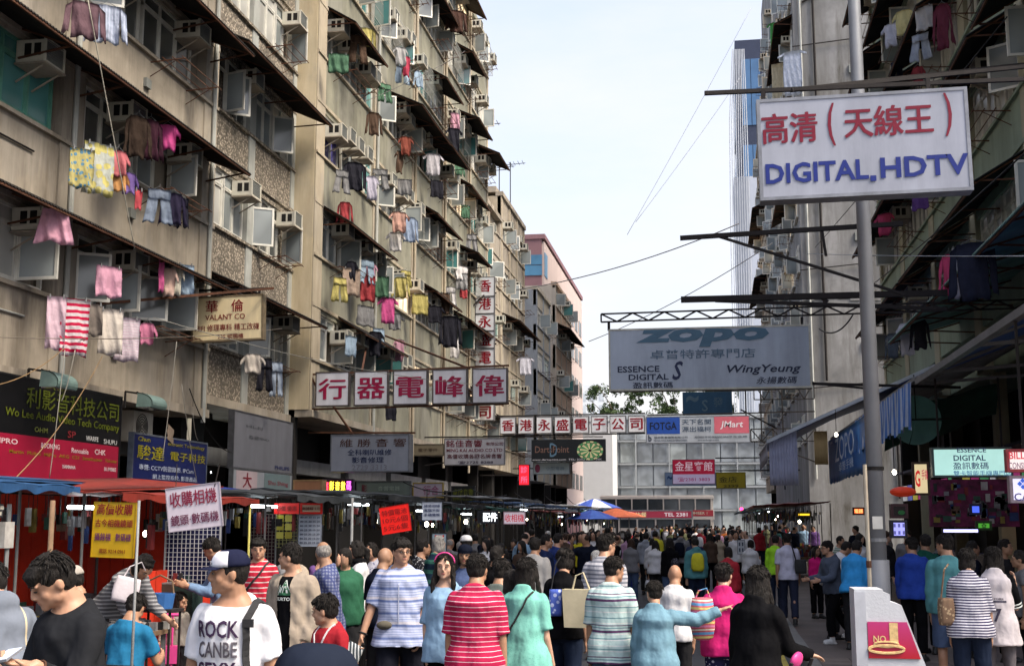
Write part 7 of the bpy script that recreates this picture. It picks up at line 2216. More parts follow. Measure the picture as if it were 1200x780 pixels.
# 15 woman all in black
q = dict(vox=.009, cvox=.011, fem=1, lean=4, head=(20, 4, 0), hair='vlong', sleeve=1.93, infl=.03, hem=-.35, flare=.15, armR=((.2, -.5, -1), (.25, -1, -.25), dict(palm=(0, 0, -1), curl=.3, point=True)), armL=((.14, .0, -1), (.0, -.2, -1)), lower='skirt', skirt_len=6, seed=32)
r11, D11, O11 = person('woman in all black with waist-length black hair, pushing a stroller at lower right', 889, 664, 9.0, 150, q, skin=2, top=blk, low=blk)
# stroller
p = P(893, 745, 8.8)
t = thing('stroller', 'pink and black folding stroller pushed beside the pavement edge', 'stroller', (p.x, 8.8, 0), R(-25))
for y_ in (-.18, .18):
    MB().tube([(-.35, y_, .12), (.10, y_, .55), (.28, y_, .98)], .013, 8).build('frame_tube', m_iron, t)
    MB().tube([(.32, y_, .12), (-.05, y_, .58), (-.20, y_, .70)], .013, 8).build('frame_tube', m_iron, t)
    for x_ in (-.35, .32): MB().tube([(x_, y_ - .015, .09), (x_, y_ + .015, .09)], .09, 16).build('wheel', m_dark, t)
MB().grid(lambda a, b: (-.18 + .34 * a, -.17 + .34 * b, .52 + .03 * math.sin(a * PI) - .06 * math.sin(b * PI)), 8, 8, 0, (0, 0, .03)).build('seat', MATS['strap_black'], t, smooth=True)
MB().ell((.24, 0, .98), (.03, .085, .06), Matrix.Rotation(R(20), 3, 'Y')).build('headrest', mpk, t, smooth=True)
for k in range(3): MB().ell((-.02 + .06 * k, -.2, .50), (.026, .024, .026)).build('pink_grip', mpk, t, smooth=True)

# 16 right-hand pavement -----------------------------------------------------
q = dict(vox=.010, lean=1, sleeve=.85, collar=1, **walk(.26)); q['seed'] = 40
person('man in a white short-sleeved shirt and dark trousers walking away on the pavement', 922, 625, 22.5, 178, q, skin=1, top=cloth('pale_shirt', (.44, .44, .55)), low=cloth('ink_trousers', (.02, .024, .045)), z0=.118)
t = thing('shoulder_bag', 'black shoulder bag on the white-shirted walker', 'bag', P(938, 655, 22.3), 0)
bagmesh('bag_body', t, Matrix.Identity(4), .20, .24, .09, MATS['strap_black']); MB().tube([(-.08, 0, 0), (-.16, -.02, .30), (-.14, .05, .32)], .012, 6).build('strap', MATS['strap_black'], t)
q = dict(vox=.010, lean=6, head=(-20, 0, 0), glasses=1, sleeve=1.93, infl=.03, armL=((.1, -.4, -1), (.0, -1, -.15)), armR=((.1, -.3, -1), (.0, -1, -.1)), legL=((.02, -.35, -1), (0, .05, -1)), legR=((.02, .3, -1), (0, .75, -1)), seed=41)
r, D, O = person('man in glasses and a slate jacket striding left on the pavement with white trainers', 968, 634, 19.2, -62, q, skin=0, top=cloth('slate_jacket', (.06, .075, .11)), low=blk, shoe='white', z0=.118)
person('person in a lime green top mostly hidden behind the white-shirted walker', 909, 627, 25, 160, dict(vox=.013, hair='short', sleeve=1.9), skin=1, top=cloth('lime', (.30, .62, .03)), low=djean, z0=.118)
person('woman in a bright pink top in the shade of the awning', 957, 640, 24, 30, dict(vox=.013, fem=1, hair='long', sleeve=1.9), skin=3, top=cloth('hot_pink_top', (.50, .01, .14)), low=blk, z0=.118)
person('man in a white top bending beside the thin cream pole', 995, 640, 20, 110, dict(vox=.013, lean=25, sleeve=1.9), skin=1, top=wht, low=char, z0=.118, h=1.45)
person('person in a sky blue top directly left of the thin cream pole', 1006, 655, 18.5, 150, dict(vox=.013, lean=15, sleeve=1.9, fat=1.1), skin=1, top=cloth('sky_blue', (.03, .25, .58)), low=char, z0=.118, h=1.5)
person('person in a striped white-green top further back under the awning', 985, 628, 26, 60, dict(vox=.014, sleeve=1.9), skin=1, top=cloth('white_green_stripe', (.40, .42, .38), (.05, .4, (.12, .2, .14))), low=blk, z0=.118)
q = dict(vox=.011, lean=3, head=(60, 4, 0), sleeve=1.93, infl=.035, seed=43)
person('man in a royal blue jacket right of the lamp post, looking into the shop', 1067, 630, 17, 150, q, skin=1, top=cloth('royal_blue', (.015, .045, .28)), low=blk, z0=.118)
person('man in a dark green top between the royal blue jacket and the teal sweater', 1084, 626, 18, 140, dict(vox=.012, sleeve=1.9, head=(50, 0, 0), seed=44), skin=3, top=cloth('dark_green_top', (.01, .06, .045)), low=blk, z0=.118)
q = dict(vox=.009, cvox=.010, lean=1, head=(55, 2, 0), sleeve=1.93, infl=.026, neck=.50, lower='shorts', short_len=1.0, seed=45, armR=((.1, .1, -1), (.03, -.1, -1)), legL=((.02, -.15, -1), (0, .1, -1)), legR=((.02, .15, -1), (0, .3, -1)))
person('man in a teal sweater and rolled-up jeans, from behind, by the phone shop', 1106, 626, 14, 170, q, skin=1, top=cloth('teal_sweater', (.07, .21, .23)), low=jean, z0=.118, key=None)
q = dict(vox=.009, cvox=.009, fem=1, fat=1.14, lean=2, head=(10, 0, 0), hair='bob', sleeve=.95, infl=.028, hem=-.12, armL=((.14, .0, -1), (.05, -.3, -1)), armR=((.14, .0, -1), (.05, -.3, -1)), seed=46)
r12, D12, O12 = person('woman in a navy and white fine-striped T-shirt with bobbed hair, from behind, at right', 1132, 643, 12, 172, q, skin=0, top=cloth('fine_stripe', (.50, .50, .56), (.026, .52, (.035, .03, .07))), low=djean, z0=.118)
t = thing('shoulder_bag', 'brown patterned bag on the fine-striped woman\'s left arm', 'bag', P(1108, 700, 11.9), R(10))
bagmesh('bag_body', t, Matrix.Identity(4), .13, .24, .12, cloth('brown_pattern', (.14, .09, .06), dots=(30, .35, (.30, .22, .14)))); MB().tube([(-.04, 0, 0), (0, 0, .25), (.05, .02, .3)], .008, 6).build('strap', MATS['brown_pattern'], t)
q = dict(vox=.009, cvox=.010, fem=1, lean=1, head=(30, -4, 0), hair='long', sleeve=.0, hem=-.24, infl=.03, flare=.12, lower='leggings', armR=((.2, -.3, -1), (.0, -.3, 1), dict(curl=.6)), armL=((.14, .0, -1), (.05, -.2, -1)), seed=47)
r13, D13, O13 = person('girl in a white 17 jersey with black sleeves and grey leggings at the right edge', 1163, 641, 12.5, 168, q, skin=2, top=cloth('jersey_white', (.50, .46, .48)), low=cloth('grey_leggings', (.11, .10, .11)), z0=.118)
chest_text(D13, O13, r13, '17', -.02, .98, .14, .13, mat('jersey_ink', (.03, .025, .05), .7, bump=0), side=1, bold=.04)
chest_text(D13, O13, r13, 'NEW YORK', -.02, 1.14, .20, .022, MATS['jersey_ink'], side=1, bold=.03)
chest_rect(D13, O13, r13, -.12, .10, 1.105, 1.122, MATS['jersey_ink'], side=1)
g = MB()
for key in 'LR':
    j, e, w, ud, fd, ra = D13['arms'][key]
    g.tube([j, j.lerp(e, .5), j.lerp(e, 1.0)], [ra + .022, ra + .024, ra + .022], 14); g.ell(j, (ra + .022,) * 3)
add_mesh('sleeve', g.mesh('sleeve', blk, True), blk, r13)
g = MB()
for key in 'LR':
    j, e, w, ud, fd, ra = D13['arms'][key]
    for t_ in (.82, .93): g.tube([j.lerp(e, t_), j.lerp(e, t_ + .05)], ra + .025, 14)
add_mesh('sleeve_band', g.mesh('sleeve_band', wi, True), wi, r13)
person('person in a grey vest with raised arm, dim at the right edge', 1193, 645, 15, -100, dict(vox=.012, sleeve=.4, armR=((.3, -.5, -.6), (0, -1, .4))), skin=3, top=cloth('grey_vest', (.12, .12, .13)), low=blk, z0=.118)
person('person in dark clothes behind the jersey girl, dim under the awning', 1178, 632, 17, 60, dict(vox=.014, sleeve=1.9), skin=3, top=char, low=blk, z0=.118)
person('dark-clothed shopper with a cap at the shop counter, dim behind the fine-striped woman', 1140, 634, 17.5, 100, dict(vox=.014, sleeve=1.9), skin=3, top=navy, low=blk, z0=.118)

# 17 middle of the street, named figures -------------------------------------
q = dict(vox=.013, lean=1, sleeve=1.93, hood=1, infl=.035, **walk(.2))
person('person in a pale grey hoodie with an orange collar patch, walking away mid street', 757, 624, 33, 176, q, skin=1, top=cloth('pale_hoodie', (.24, .26, .30)), low=char)
person('person in a yellow jacket half hidden by the pale grey hoodie', 768, 622, 36, 178, dict(vox=.014, sleeve=1.9, infl=.03), skin=1, top=cloth('yellow_jacket', (.52, .48, .03)), low=djean)
r, D, O = person('long-haired person in black with a dark backpack and jeans, mid street', 785, 630, 26, 178, dict(vox=.013, fem=1, hair='vlong', sleeve=1.9), skin=1, top=blk, low=jean)
g = MB().ell(D['Mt'] @ Vector((-.12, .15, .16)), (.10, .07, .14)); add_mesh('backpack', g.mesh('backpack', cloth('backpack_dark', (.03, .03, .04), dots=(30, .3, (.2, .2, .22))), True), MATS['backpack_dark'], r)
person('broad man in a navy T-shirt and jeans, his back to us, mid street', 814, 627, 29, 178, dict(vox=.013, sleeve=.8, fat=1.12, **{k: v for k, v in walk(.15).items() if k != 'x'}), skin=1, top=cloth('navy_tee', (.015, .025, .065)), low=jean)
r, D, O = person('woman in a yellow top holding a pink bag, facing us from the left crowd', 680, 624, 30, 5, dict(vox=.013, fem=1, hair='long', sleeve=.9), skin=0, top=cloth('yellow_top', (.52, .44, .02)), low=blk)
t = thing('handbag', 'pink handbag in front of the yellow top', 'bag', P(688, 641, 29.8)); bagmesh('bag_body', t, Matrix.Identity(4), .28, .22, .1, cloth('pink_bag', (.42, .08, .18))); MB().tube([(-.08, 0, 0), (0, 0, .12), (.08, 0, 0)], .01, 5).build('handle', MATS['pink_bag'], t)
person('woman in a white T-shirt facing us right of the yellow top', 695, 622, 31, -5, dict(vox=.013, fem=1, hair='long', sleeve=.9), skin=0, top=wht, low=djean)
person('person in a lilac-pink top walking away, left of the pale grey hoodie', 736, 624, 32, 176, dict(vox=.014, fem=1, hair='tail', sleeve=1.9), skin=0, top=cloth('lilac', (.34, .20, .30)), low=cloth('indigo', (.02, .03, .16)))
person('person in a dark green jacket near the all-blue parasol', 712, 618, 36, 170, dict(vox=.014, sleeve=1.9), skin=1, top=cloth('bottle_green', (.02, .09, .05)), low=blk)
person('person in a beige jacket walking away left of the black T-shirt woman', 628, 630, 17, 165, dict(vox=.012, sleeve=1.9, infl=.032, hair='short'), skin=1, top=cloth('stone_jacket', (.34, .33, .32)), low=djean)
person('person in a dark blue jacket facing right, by the beige jacket', 641, 626, 20, 100, dict(vox=.013, sleeve=1.9, infl=.03), skin=1, top=cloth('deep_navy', (.012, .02, .06)), low=blk)
person('man in a royal navy jacket with a side parting, beside the yellow top', 655, 625, 22, 130, dict(vox=.013, sleeve=1.9, infl=.03), skin=0, top=cloth('royal_navy', (.015, .03, .13)), low=blk)
person('dark-haired person in black right at the aqua dress, facing away', 583, 640, 13.5, 160, dict(vox=.012, sleeve=1.9), skin=1, top=blk, low=blk)
r, D, O = person('woman in white holding a printed white board, on the right of the crowd', 862, 622, 34, 10, dict(vox=.013, fem=1, sleeve=1.9), skin=0, top=wht, low=blk)
sg('placard', 'white printed notice board standing in the right of the crowd', 864, 632, 873, 649, 32, board='c0c4cc', frame='404448', d=.03, fw=.01, texts=[('▪▪', 0, .2, .6, .25, '404858', .0), ('▪▪', 0, -.2, .6, .25, '404858', .0)])

# ------------------------------------------------------------------ the crowd
cr = random.Random(99)
VAR = {}
def variant(i):
    fem = i % 2
    w = walk([.0, .18, .28][i % 3])
    if i % 7 == 4: w['armR'] = ((.1, -.3, -1), (-.2, -1, .45))
    if i % 7 == 2: w['armL'] = ((.15, -.2, -1), (-.5, -.8, -.1))
    if i % 9 == 5: w['armR'] = ((.3, -.8, -.2), (-.3, -.4, .8))
    return dict(vox=.022, cvox=.024, fem=fem, lean=[1, 3, 2][i % 3], sleeve=[1.93, .85, 1.93][(i // 2) % 3], infl=[.03, .024][i % 2], hair=[['short', 'short', 'thin'][i % 3], ['long', 'bob', 'tail'][i % 3]][fem],
                fat=[1, 1.08, 1.15][(i // 3) % 3], head=([-25, 0, 20, 45, -50][i % 5], [3, 0, 14][i % 3], 0), hood=(i % 4 == 0), lower=['trousers', 'jeans', 'trousers', 'jeans', 'shorts', 'skirt'][i % 6], pack=(i % 5 == 2), bag=(i % 4 == 3), **w)
TOPS = [('black', blk), ('navy', navy), ('white', wht), ('charcoal', char), ('grey', cloth('mid_grey', (.14, .14, .15))), ('red', cloth('crowd_red', (.30, .02, .03))), ('sky-blue', cloth('crowd_sky', (.18, .28, .40))),
        ('dark brown', cloth('crowd_brown', (.06, .04, .03))), ('beige', cloth('crowd_beige', (.32, .27, .20))), ('pink', cloth('crowd_pink', (.42, .20, .24))), ('yellow', MATS['yellow_jacket']), ('olive', cloth('crowd_olive', (.07, .075, .04))),
        ('teal', MATS['teal_sweater']), ('purple', cloth('crowd_purple', (.10, .05, .16))), ('pale-striped', MATS['grey_knit']), ('orange', cloth('crowd_orange', (.42, .12, .03))), ('bottle green', MATS['bottle_green']), ('lilac', MATS['lilac'])]
WT = [7, 6, 4, 5, 4, 1.5, 1.5, 2, 2, 1, 1, 1.5, 1, 1, 1.5, .6, 1, 1]
LOWS = [('black trousers', blk), ('dark jeans', djean), ('blue jeans', jean), ('grey trousers', char)]
HR = {'short': 'short', 'thin': 'cropped', 'long': 'long', 'bob': 'bobbed', 'tail': 'tied-back'}
usedl = set()
taken = [(p.location.x, p.location.y) for p in PEOPLE]
def free(x, y, d=.45):
    return all((x - a) ** 2 + ((y - b) * .8) ** 2 > d * d for a, b in taken)
def crowd(n, y0, y1, x0, x1, power=1.0, z0=0, zone=''):
    k = 0; tries = 0
    while k < n and tries < n * 60:
        tries += 1
        y = y0 + (y1 - y0) * cr.random() ** power
        x = cr.uniform(x0(y), x1(y))
        px = 840 + x * FPX / y
        if not (-20 < px < 1215) or not free(x, y, .48 if y < 30 else .55): continue
        vi = cr.randrange(26)
        q = variant(vi)
        tn, tm = cr.choices(TOPS, WT)[0]; ln, lm = cr.choice(LOWS)
        away = cr.random() < .55
        rz = (180 if away else 0) + cr.uniform(-35, 35)
        if cr.random() < .15: rz = cr.choice([-90, 90])
        hc = cr.choices(['black', 'brown', 'grey', 'white'], [10, 3, 1.2, .4])[0]
        face = 'walking away' if away else 'coming towards us'
        if abs(rz) == 90: face = 'in profile'
        place = zone + (' fairly close' if y < 22 else ' middle distance' if y < 40 else ' far back')
        l = '%s-haired person with %s hair, %s top, %s, %s, %s' % (hc, HR[q['hair']], tn, ln, face, place.strip())
        if len(l.split()) > 16: l = '%s-haired person, %s top, %s, %s, %s' % (hc, tn, ln, face, place.strip())
        if l in usedl: continue
        usedl.add(l)
        h = cr.gauss(1.60 if not q['fem'] else 1.52, .05)
        t, D, O = person(l, 0, 0, 10, rz, q, skin=cr.choice([0, 1, 2, 3]), top=tm, low=lm, hair=hc, shoe=cr.choice(['black', 'black', 'white', 'brown']), h=h, group='people in the market crowd', key='v%d' % vi, pack=cr.choice(TOPS)[1], bag=cr.choice(TOPS)[1])
        t.location = (x, y, z0 + D['dz'] * t.scale[0])
        taken.append((x, y)); k += 1
crowd(9, 17, 27, lambda y: -4.6, lambda y: .7, 1.0, 0, 'mid street,')
crowd(34, 27, 50, lambda y: -5.0, lambda y: .8, 1.0, 0, 'mid street,')
crowd(56, 50, 112, lambda y: -5.2, lambda y: 1.2, .9, 0, 'street,')
crowd(18, 27, 62, lambda y: -.4, lambda y: 1.0, .8, 0, 'near the right kerb,')
crowd(9, 13, 21, lambda y: -5.0, lambda y: -3.0, 1.0, 0, 'by left stalls,')
crowd(20, 21, 55, lambda y: -5.2, lambda y: -3.4, 1.0, 0, 'by left stalls,')
crowd(22, 23, 60, lambda y: 1.4, lambda y: 4.6, 1.0, .118, 'right pavement,')
# ------------------------------------------------------------------ laundry
def garment(kind, label, col, px, py, X, w, h, rz=35, stripes=None, dots=None, cat=None, right=False):
    p = PX(px, py, X)
    g_ = sum(col) / 3; col = tuple(round(c * .78 + g_ * .22, 4) for c in col)
    key = 'laundry_%s_%s' % (col, kind) if not (stripes or dots) else 'laundry_' + label.replace(' ', '_')[:30]
    m = cloth(key, col, stripes, dots=dots, fold=.8)
    ph = px * .7
    w *= 1.12; h *= 1.08
    mb = MB()
    def rip(x, z): return .030 * math.sin(x * 24 + ph + z * 4) + .020 * math.sin(x * 51 + z * 11 + ph) + .012 * math.sin(z * 19 + ph)
    def sheet(fn, nu=12, nv=8): mb.grid(lambda a, b: (lambda q: (q[0], rip(q[0], q[1]) * (.3 + b), q[1] - .02 * math.sin(a * 9 + ph) * b))(fn(a, b)), nu, nv, 0, (0, .012, 0))
    if kind == 'shirt':
        sheet(lambda a, b: ((a - .5) * w * (.62 + .05 * math.sin(b * 3)) , -h * b - .03 * abs(a - .5)))
        for s in (-1, 1): sheet(lambda a, b: (s * (w * .30 + w * .22 * a), -.02 - a * .16 - b * (.15 - .04 * a)), 5, 3)
    elif kind == 'long_shirt':
        sheet(lambda a, b: ((a - .5) * w * .62, -h * b - .03 * abs(a - .5)))
        for s in (-1, 1): sheet(lambda a, b: (s * (w * .30 + w * .16 * a + .05 * b), -.03 - a * .10 - b * h * .85), 4, 8)
    elif kind == 'trousers':
        sheet(lambda a, b: ((a - .5) * w * .8, -h * .3 * b), 8, 4)
        for s in (-1, 1): sheet(lambda a, b: (s * (.03 * w + (.36 + .06 * b) * w * a + .08 * w * b), -h * .29 - h * .71 * b), 6, 8)
    elif kind == 'skirt':
        sheet(lambda a, b: ((a - .5) * w * (.6 + .4 * b), -h * b + .03 * math.cos((a - .5) * 4) * b), 26, 6)
    else:
        sheet(lambda a, b: ((a - .5) * w, -h * b), 14, 8)
    root = thing({'shirt': 'hanging_shirt', 'long_shirt': 'hanging_shirt', 'trousers': 'hanging_trousers', 'skirt': 'hanging_skirt'}.get(kind, 'hanging_towel'), label, cat or 'laundry', p, R(rz), 'laundry drying outside the windows')
    mb.build('cloth', m, root, smooth=True)
    if kind in ('shirt', 'long_shirt', 'trousers'):
        MB().tube([(-w * .22, .006, -.015), (0, .006, .06), (w * .22, .006, -.015)], .005, 4).tube([(0, .006, .06), (.012, .006, .10), (0, .006, .12)], .004, 4).build('hanger', m_grey, root)
    else:
        mb = MB()
        for s in (-.35, .35): mb.box(s * w - .01, s * w + .01, -.015, .025, -.04, .03)
        mb.build('clothes_peg', m_grey, root)
    return root
A1, B1, C1 = -10.15, -10.5, -10.1
pk = (.50, .22, .32); wh_ = (.52, .50, .50); dk = (.02, .02, .03); lb = (.26, .38, .52)
for a in [
    ('long_shirt', 'maroon-grey shirt hanging at the very top left', (.12, .06, .08), 101, 2, A1, .62, .58, 40),
    ('long_shirt', 'pale blue striped shirt beside the maroon-grey one at the top left', (.30, .36, .50), 126, 6, A1, .62, .62, 30, (.05, .3, (.42, .46, .58), 0, 0)),
    ('towel', 'yellow flowered cloth hanging left of the patterned sheet', (.42, .36, .10), 97, 174, A1, .36, .62, 45, None, (14, .4, (.10, .22, .32))),
    ('towel', 'big pastel sheet patterned in blue, yellow and white under the upper-left rack', (.42, .45, .40), 117, 168, A1, .48, .82, 55, None, (7, .45, (.50, .45, .16))),
    ('shirt', 'coral pink T-shirt right of the patterned sheet', (.50, .10, .12), 139, 176, A1, .40, .42, 50),
    ('shirt', 'orange-yellow child shirt under the upper-left rack', (.50, .22, .04), 141, 200, A1, .30, .34, 40),
    ('shirt', 'purple child shirt next to the orange-yellow one', (.14, .07, .30), 152, 202, A1, .30, .36, 40),
    ('towel', 'small scarlet cloth dangling alone by the purple shirt', (.48, .03, .05), 163, 222, A1, .12, .34, 40),
    ('trousers', 'faded blue jeans hanging upside the grey wall at upper left', (.16, .21, .30), 187, 222, A1, .48, .60, 40),
    ('long_shirt', 'dark sweatshirt with a yellow flash right of the faded jeans', (.025, .02, .05), 204, 226, A1, .44, .58, 35),
    ('trousers', 'dark leggings at the end of the row right of the jeans', (.02, .02, .035), 214, 232, A1, .26, .55, 35),
    ('long_shirt', 'black and brown jacket under the dark corrugated awning', (.04, .025, .018), 163, 136, A1, .50, .72, 60),
    ('long_shirt', 'wine-dark coat beside the black and brown jacket', (.045, .012, .025), 177, 140, A1, .46, .70, 50),
    ('shirt', 'hot magenta top blown sideways at upper left', (.48, .01, .20), 197, 146, A1, .42, .46, 25),
    ('skirt', 'pink pleated skirt draped over the topmost open casement', pk, 65, 245, A1, .55, .52, 35),
    ('towel', 'pink bath towel pegged between the two first-floor air conditioners', (.55, .24, .36), 129, 312, A1, .42, .50, 55),
    ('towel', 'bright pink narrow towel by the third first-floor air conditioner', (.55, .04, .22), 190, 302, A1, .10, .60, 40),
    ('shirt', 'peach shirt right of the narrow pink towel', (.50, .32, .26), 199, 314, A1, .30, .50, 35),
    ('shirt', 'cream shirt between the peach and sky-blue laundry', (.48, .45, .36), 207, 312, A1, .28, .52, 35),
    ('towel', 'sky-blue towel next to the cream shirt', lb, 218, 310, A1, .30, .58, 45),
    ('towel', 'pale pink sheet at the left end of the long rusty pole', (.52, .34, .42), 67, 347, A1, .26, .78, 30),
    ('towel', 'white towel with thick crimson stripes on the rusty pole', (.55, .48, .50), 89, 350, A1 + .2, .40, .84, 45, (.105, .48, (.40, .01, .05), 0)),
    ('towel', 'brown and grey cloth behind the crimson-striped towel', (.16, .13, .11), 112, 356, A1, .22, .50, 45),
    ('towel', 'plain cream towel on the rusty pole', (.56, .49, .42), 131, 362, A1 + .1, .36, .72, 35),
    ('towel', 'white and pink banded towel right of the plain cream one', (.55, .47, .52), 150, 372, A1, .40, .72, 45, (.05, .4, (.50, .38, .45), 0)),
    ('shirt', 'small rose-pink garment at the right end of the rusty pole', (.50, .12, .24), 173, 378, A1, .32, .36, 30),
    ('shirt', 'cream T-shirt under the yellowed cream sign', (.52, .46, .40), 297, 414, B1, .50, .42, 30),
    ('trousers', 'black trousers right of the cream T-shirt', dk, 311, 420, B1, .36, .72, 35),
    ('trousers', 'light blue trousers beside the black ones under the pebble-dash wall', (.24, .30, .40), 325, 424, B1, .30, .78, 40),
    ('long_shirt', 'dark jacket hanging at the second bay of the long block', dk, 416, 190, C1, .65, .78, 35),
    ('shirt', 'lilac and white shirt right of the dark jacket', (.40, .38, .50), 436, 206, C1, .44, .70, 40),
    ('shirt', 'coral-peach skirted top on the third storey rack of the long block', (.50, .26, .20), 468, 248, C1, .62, .64, 30),
    ('long_shirt', 'blue shirt next to the coral-peach top', (.22, .30, .46), 480, 254, C1, .60, .82, 35),
    ('towel', 'beige towel below the rack of the first bay of the long block', (.38, .27, .20), 412, 314, C1, .50, .75, 45),
    ('shirt', 'black garment over the beige towel', dk, 412, 306, C1, .36, .50, 30),
    ('shirt', 'bright pink shirt glowing beside the lit window', (.60, .03, .24), 455, 348, C1, .60, .78, 35),
    ('shirt', 'black shirt on the rack above the five white boards', dk, 510, 358, C1, .70, .60, 30),
    ('long_shirt', 'long black coat right of the black shirt above the five boards', dk, 528, 370, C1, .85, 1.15, 30),
    ('shirt', 'white striped shirt high on the long block', (.46, .44, .48), 508, 180, C1, .72, .78, 30, (.04, .3, (.3, .3, .36), 0, 0)),
    ('shirt', 'grey and white garments near the crimson cloth high on the long block', (.32, .32, .33), 470, 55, C1, .50, .62, 40),
    ('towel', 'crimson cloth high on the long block', (.42, .01, .06), 477, 66, C1, .24, .68, 50),
    ('long_shirt', 'brown jacket near the roof of the long block', (.07, .03, .02), 535, 12, C1, .85, .90, 30),
    ('shirt', 'rust-red top in the shade of an awning on the long block', (.22, .04, .02), 476, 160, C1, .50, .60, 40),
    ('towel', 'black towels hanging over the first storey of the long block', dk, 458, 476, C1, .42, .40, 60),
    ('shirt', 'black bundle of clothes high mid-block', dk, 532, 150, C1, .62, 1.0, 30),
    ('shirt', 'pale shirt beneath the vertical character sign', (.42, .42, .50), 616, 418, -10.3, .9, .95, 20),
    ('shirt', 'black shirt on a stick left of the row of five boards', dk, 440, 388, C1, .50, .70, 30),
    # right
    ('shirt', 'yellow shirt hanging high at right above the light box', (.52, .46, .18), 1058, 12, 5.2, .55, .62, -35),
    ('shirt', 'white T-shirt left of the yellow shirt', (.45, .47, .60), 1043, 28, 5.2, .50, .62, -35),
    ('towel', 'grey-white sheet right of the yellow shirt', (.40, .40, .42), 1082, 8, 5.2, .40, .55, -40),
    ('trousers', 'pale blue trousers hanging behind the steel arm at right', (.30, .36, .48), 1078, 40, 5.2, .50, .62, -35),
    ('long_shirt', 'burgundy dress with a white collar high at right', (.12, .012, .035), 1103, 5, 5.1, .40, .95, -40),
    ('trousers', 'navy trousers low behind the steel arms at right', (.015, .02, .05), 1050, 72, 5.2, .36, .55, -35),
    ('shirt', 'dark red cap and cloth just above the light box', (.20, .01, .02), 1075, 78, 5.1, .34, .42, -35),
    ('shirt', 'magenta-red shirt under the light box, right of the lamp post', (.42, .01, .10), 1036, 250, 5.2, .62, .62, -40),
    ('long_shirt', 'crimson blouse near the green canopy at right', (.50, .01, .12), 1111, 298, 4.4, .34, .70, -35),
    ('long_shirt', 'dark navy coat beside the crimson blouse', (.018, .022, .045), 1138, 284, 4.3, .72, .90, -30),
    ('towel', 'pale lilac cloth between the crimson blouse and navy coat', (.34, .34, .44), 1122, 290, 4.4, .20, .85, -35),
    ('shirt', 'white shirt with a brown hem low behind the lamp post', (.50, .50, .62), 1062, 378, 4.6, .46, .72, -30),
    ('long_shirt', 'dark shirt right of the white one near the lamp post', dk, 1077, 374, 4.6, .40, .62, -30),
    ('long_shirt', 'blue-grey jacket left of the white shirt near the lamp post', (.06, .08, .11), 1046, 390, 4.7, .42, .62, -30),
    ('towel', 'purple cloth tucked under the light box at right', (.10, .03, .22), 1078, 228, 5.2, .40, .35, -35),
    ('shirt', 'white and blue laundry on the far sunlit right-hand front', (.45, .50, .62), 928, 60, 4.4, 1.3, 2.2, -20),
    ('shirt', 'green crate-like cover on the far sunlit right-hand front', (.04, .30, .05), 909, 26, 4.3, 1.0, 1.6, -20),
    ('shirt', 'red cloth on the far sunlit right-hand front', (.5, .03, .03), 916, 108, 4.4, .9, 1.2, -20),
    ('towel', 'cream sheets on the far sunlit right-hand front', (.5, .42, .26), 915, 74, 4.3, 1.0, 2.4, -20),
    ]:
    garment(*a)
# generic small washing on the racks further up the long block
gr = random.Random(31)
pal = [('white', wh_), ('pale blue', lb), ('pink', pk), ('black', dk), ('grey', (.2, .2, .21)), ('red', (.36, .02, .03)), ('green', (.06, .16, .09)), ('yellow', (.45, .38, .08)), ('navy', (.02, .03, .08)), ('brown', (.09, .05, .03))]
used = set()
for k in range(40):
    px = gr.uniform(395, 560); py = gr.uniform(20, 400)
    if py < (px - 500) * 3: continue
    c = gr.choice(pal); kd = gr.choice(['shirt', 'towel', 'trousers', 'long_shirt'])
    fl = ['top', 'upper', 'middle', 'lower'][min(3, int(py / 100))]; bay = ['second', 'third', 'fourth', 'fifth'][min(3, int((px - 395) / 42))]
    l = '%s %s drying on the %s storeys of the long block, %s bay' % (c[0], kd.replace('_', ' '), fl, bay)
    if l in used: continue
    used.add(l)
    garment(kd, l, c[1], px, py, C1 - .2, gr.uniform(.35, .6), gr.uniform(.5, .8), gr.uniform(15, 60))

# ------------------------------------------------------------------ cables and cords
def cable(label, a, b, r=.012, col='2a2a2c', sag=.2): return rope('cable', label, [a, b], r, col, 'cable', sag)
cable('thin cable sagging across the sky from the left roofs to the right arm', P(560, 345, 70), P(866, 262, 60), .03, '6c6c70', .6)
cable('thin cable rising to the right behind the wide grey-blue board', P(690, 400, 60), P(905, 285, 55), .02, '6c6c70', .3)
cable('faint cable crossing the upper sky towards the glass tower', P(735, 275, 60), P(880, 10, 62), .012, '8c9098', .1)
cable('second faint cable left of the upper sky cable', P(745, 260, 60), P(868, 90, 62), .012, '8c9098', .1)
cable('long washing line strung along the front of the beige block', PX(0, 395, -9.9), PX(330, 385, -9.6), .008, '6a6258', .1)
cable('line from the beige block to the row of five boards', PX(180, 372, -10), P(590, 452, 33), .008, '8a8880', .25)
cable('cord dropping from the roof past the topmost open casement', PX(103, 0, -9.8), PX(158, 292, -9.8), .010, 'a09c90', .02)
cable('tan rope slanting down in front of the audio shop board', PX(120, 417, -9.6), P(18, 560, 13), .007, '7c6444', .15)
cable('second tan rope from the slab edge to the far left', PX(75, 408, -9.6), P(-10, 452, 15), .007, '7c6444', .1)
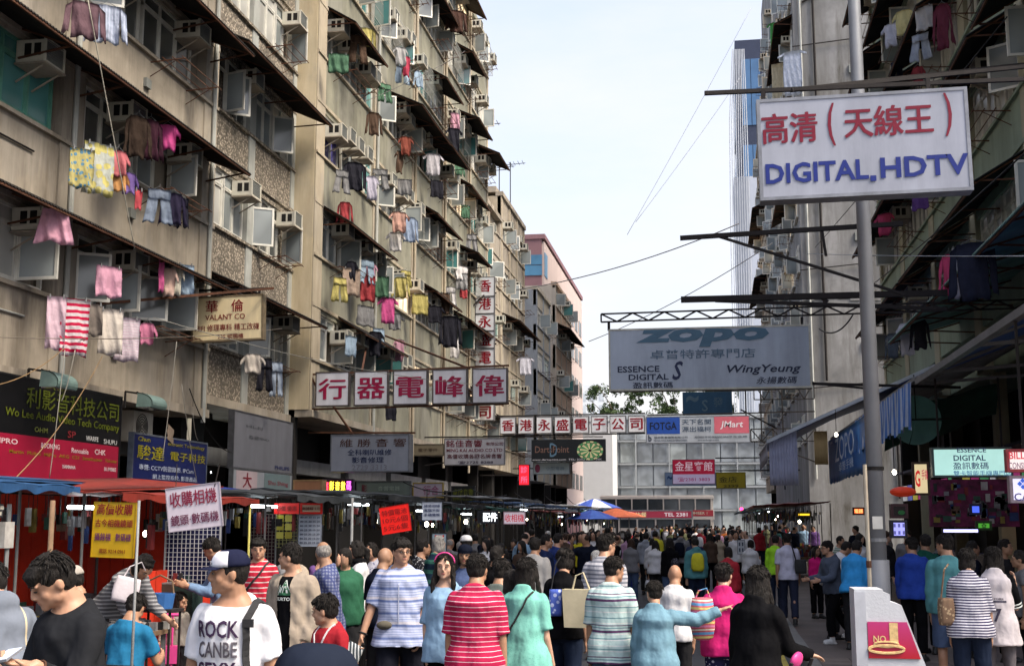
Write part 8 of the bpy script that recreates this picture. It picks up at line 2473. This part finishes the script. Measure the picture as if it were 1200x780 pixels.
for i, (x0, y0, x1, y1) in enumerate(((76, 410, 58, 560), (88, 410, 72, 470), (207, 400, 190, 540), (213, 450, 231, 565), (226, 485, 232, 515))):
    cable('dangling grey-white cord %s' % ['over the left end of the audio shop board', 'over the middle of the audio shop board', 'in front of the right floodlight', 'across the dark blue shop board', 'looped right of the dark blue shop board'][i], PX(x0, y0, -9.7), PX(x1, y1, -9.9), .007, '9a968c', .1)
cable('black cable down from the pebble-dash slab to the worn grey board', PX(222, 455, -10.8), PX(272, 530, -10.8), .012, '101012', .3)
cable('wire stay from the green canopy to the concrete wall', P(1020, 335, 30), P(1200, 180, 14), .010, '1a1a1c', .05)
cable('wire crossing behind the light box towards the green wall', P(955, 290, 40), P(1180, 20, 15), .010, '1a1a1c', .05)
cable('straight pale wire under the light box', P(945, 297, 26), P(1200, 300, 14), .006, '9aa0a8', .02)
cable('curved black cable on the concrete end wall', P(960, 385, 62), P(1000, 368, 60), .04, '2a2a2c', .5)
cable('washing line of the long block, upper', PX(425, 120, -9.8), PX(545, 60, -9.8), .01, '555250', .1)
for i in range(7):
    y = 22 + i * 6.3
    cable('power line sagging over the left stall roofs, %s span' % ['nearest', 'second', 'third', 'fourth', 'fifth', 'sixth', 'furthest'][i], (-5.6, y, 2.6 + .05 * i), (-5.8, y + 6.2, 2.62), .012, '1a1a1c', .12)
# small roof aerials
def aerial(label, px, py, Y):
    p = P(px, py, Y)
    t = thing('tv_aerial', label, 'aerial', p)
    MB().tube([(0, 0, -1.5), (0, 0, 1.2)], .03, 5).build('mast', m_iron, t)
    mb = MB().beam((-.9, 0, 1.0), (.9, 0, 1.1), .03)
    for k in range(7): mb.beam((-.8 + k * .26, -.4, 1.02 + .02 * k), (-.8 + k * .26, .4, 1.02 + .02 * k), .02)
    mb.build('antenna_elements', m_iron, t)
aerial('roof aerial just behind the edge of the long block', 585, 217, 69)
aerial('roof aerial beside the chimney of the cream block', 598, 213, 70)
aerial('aerial sticking out at the right edge of the long block', 566, 170, 60)
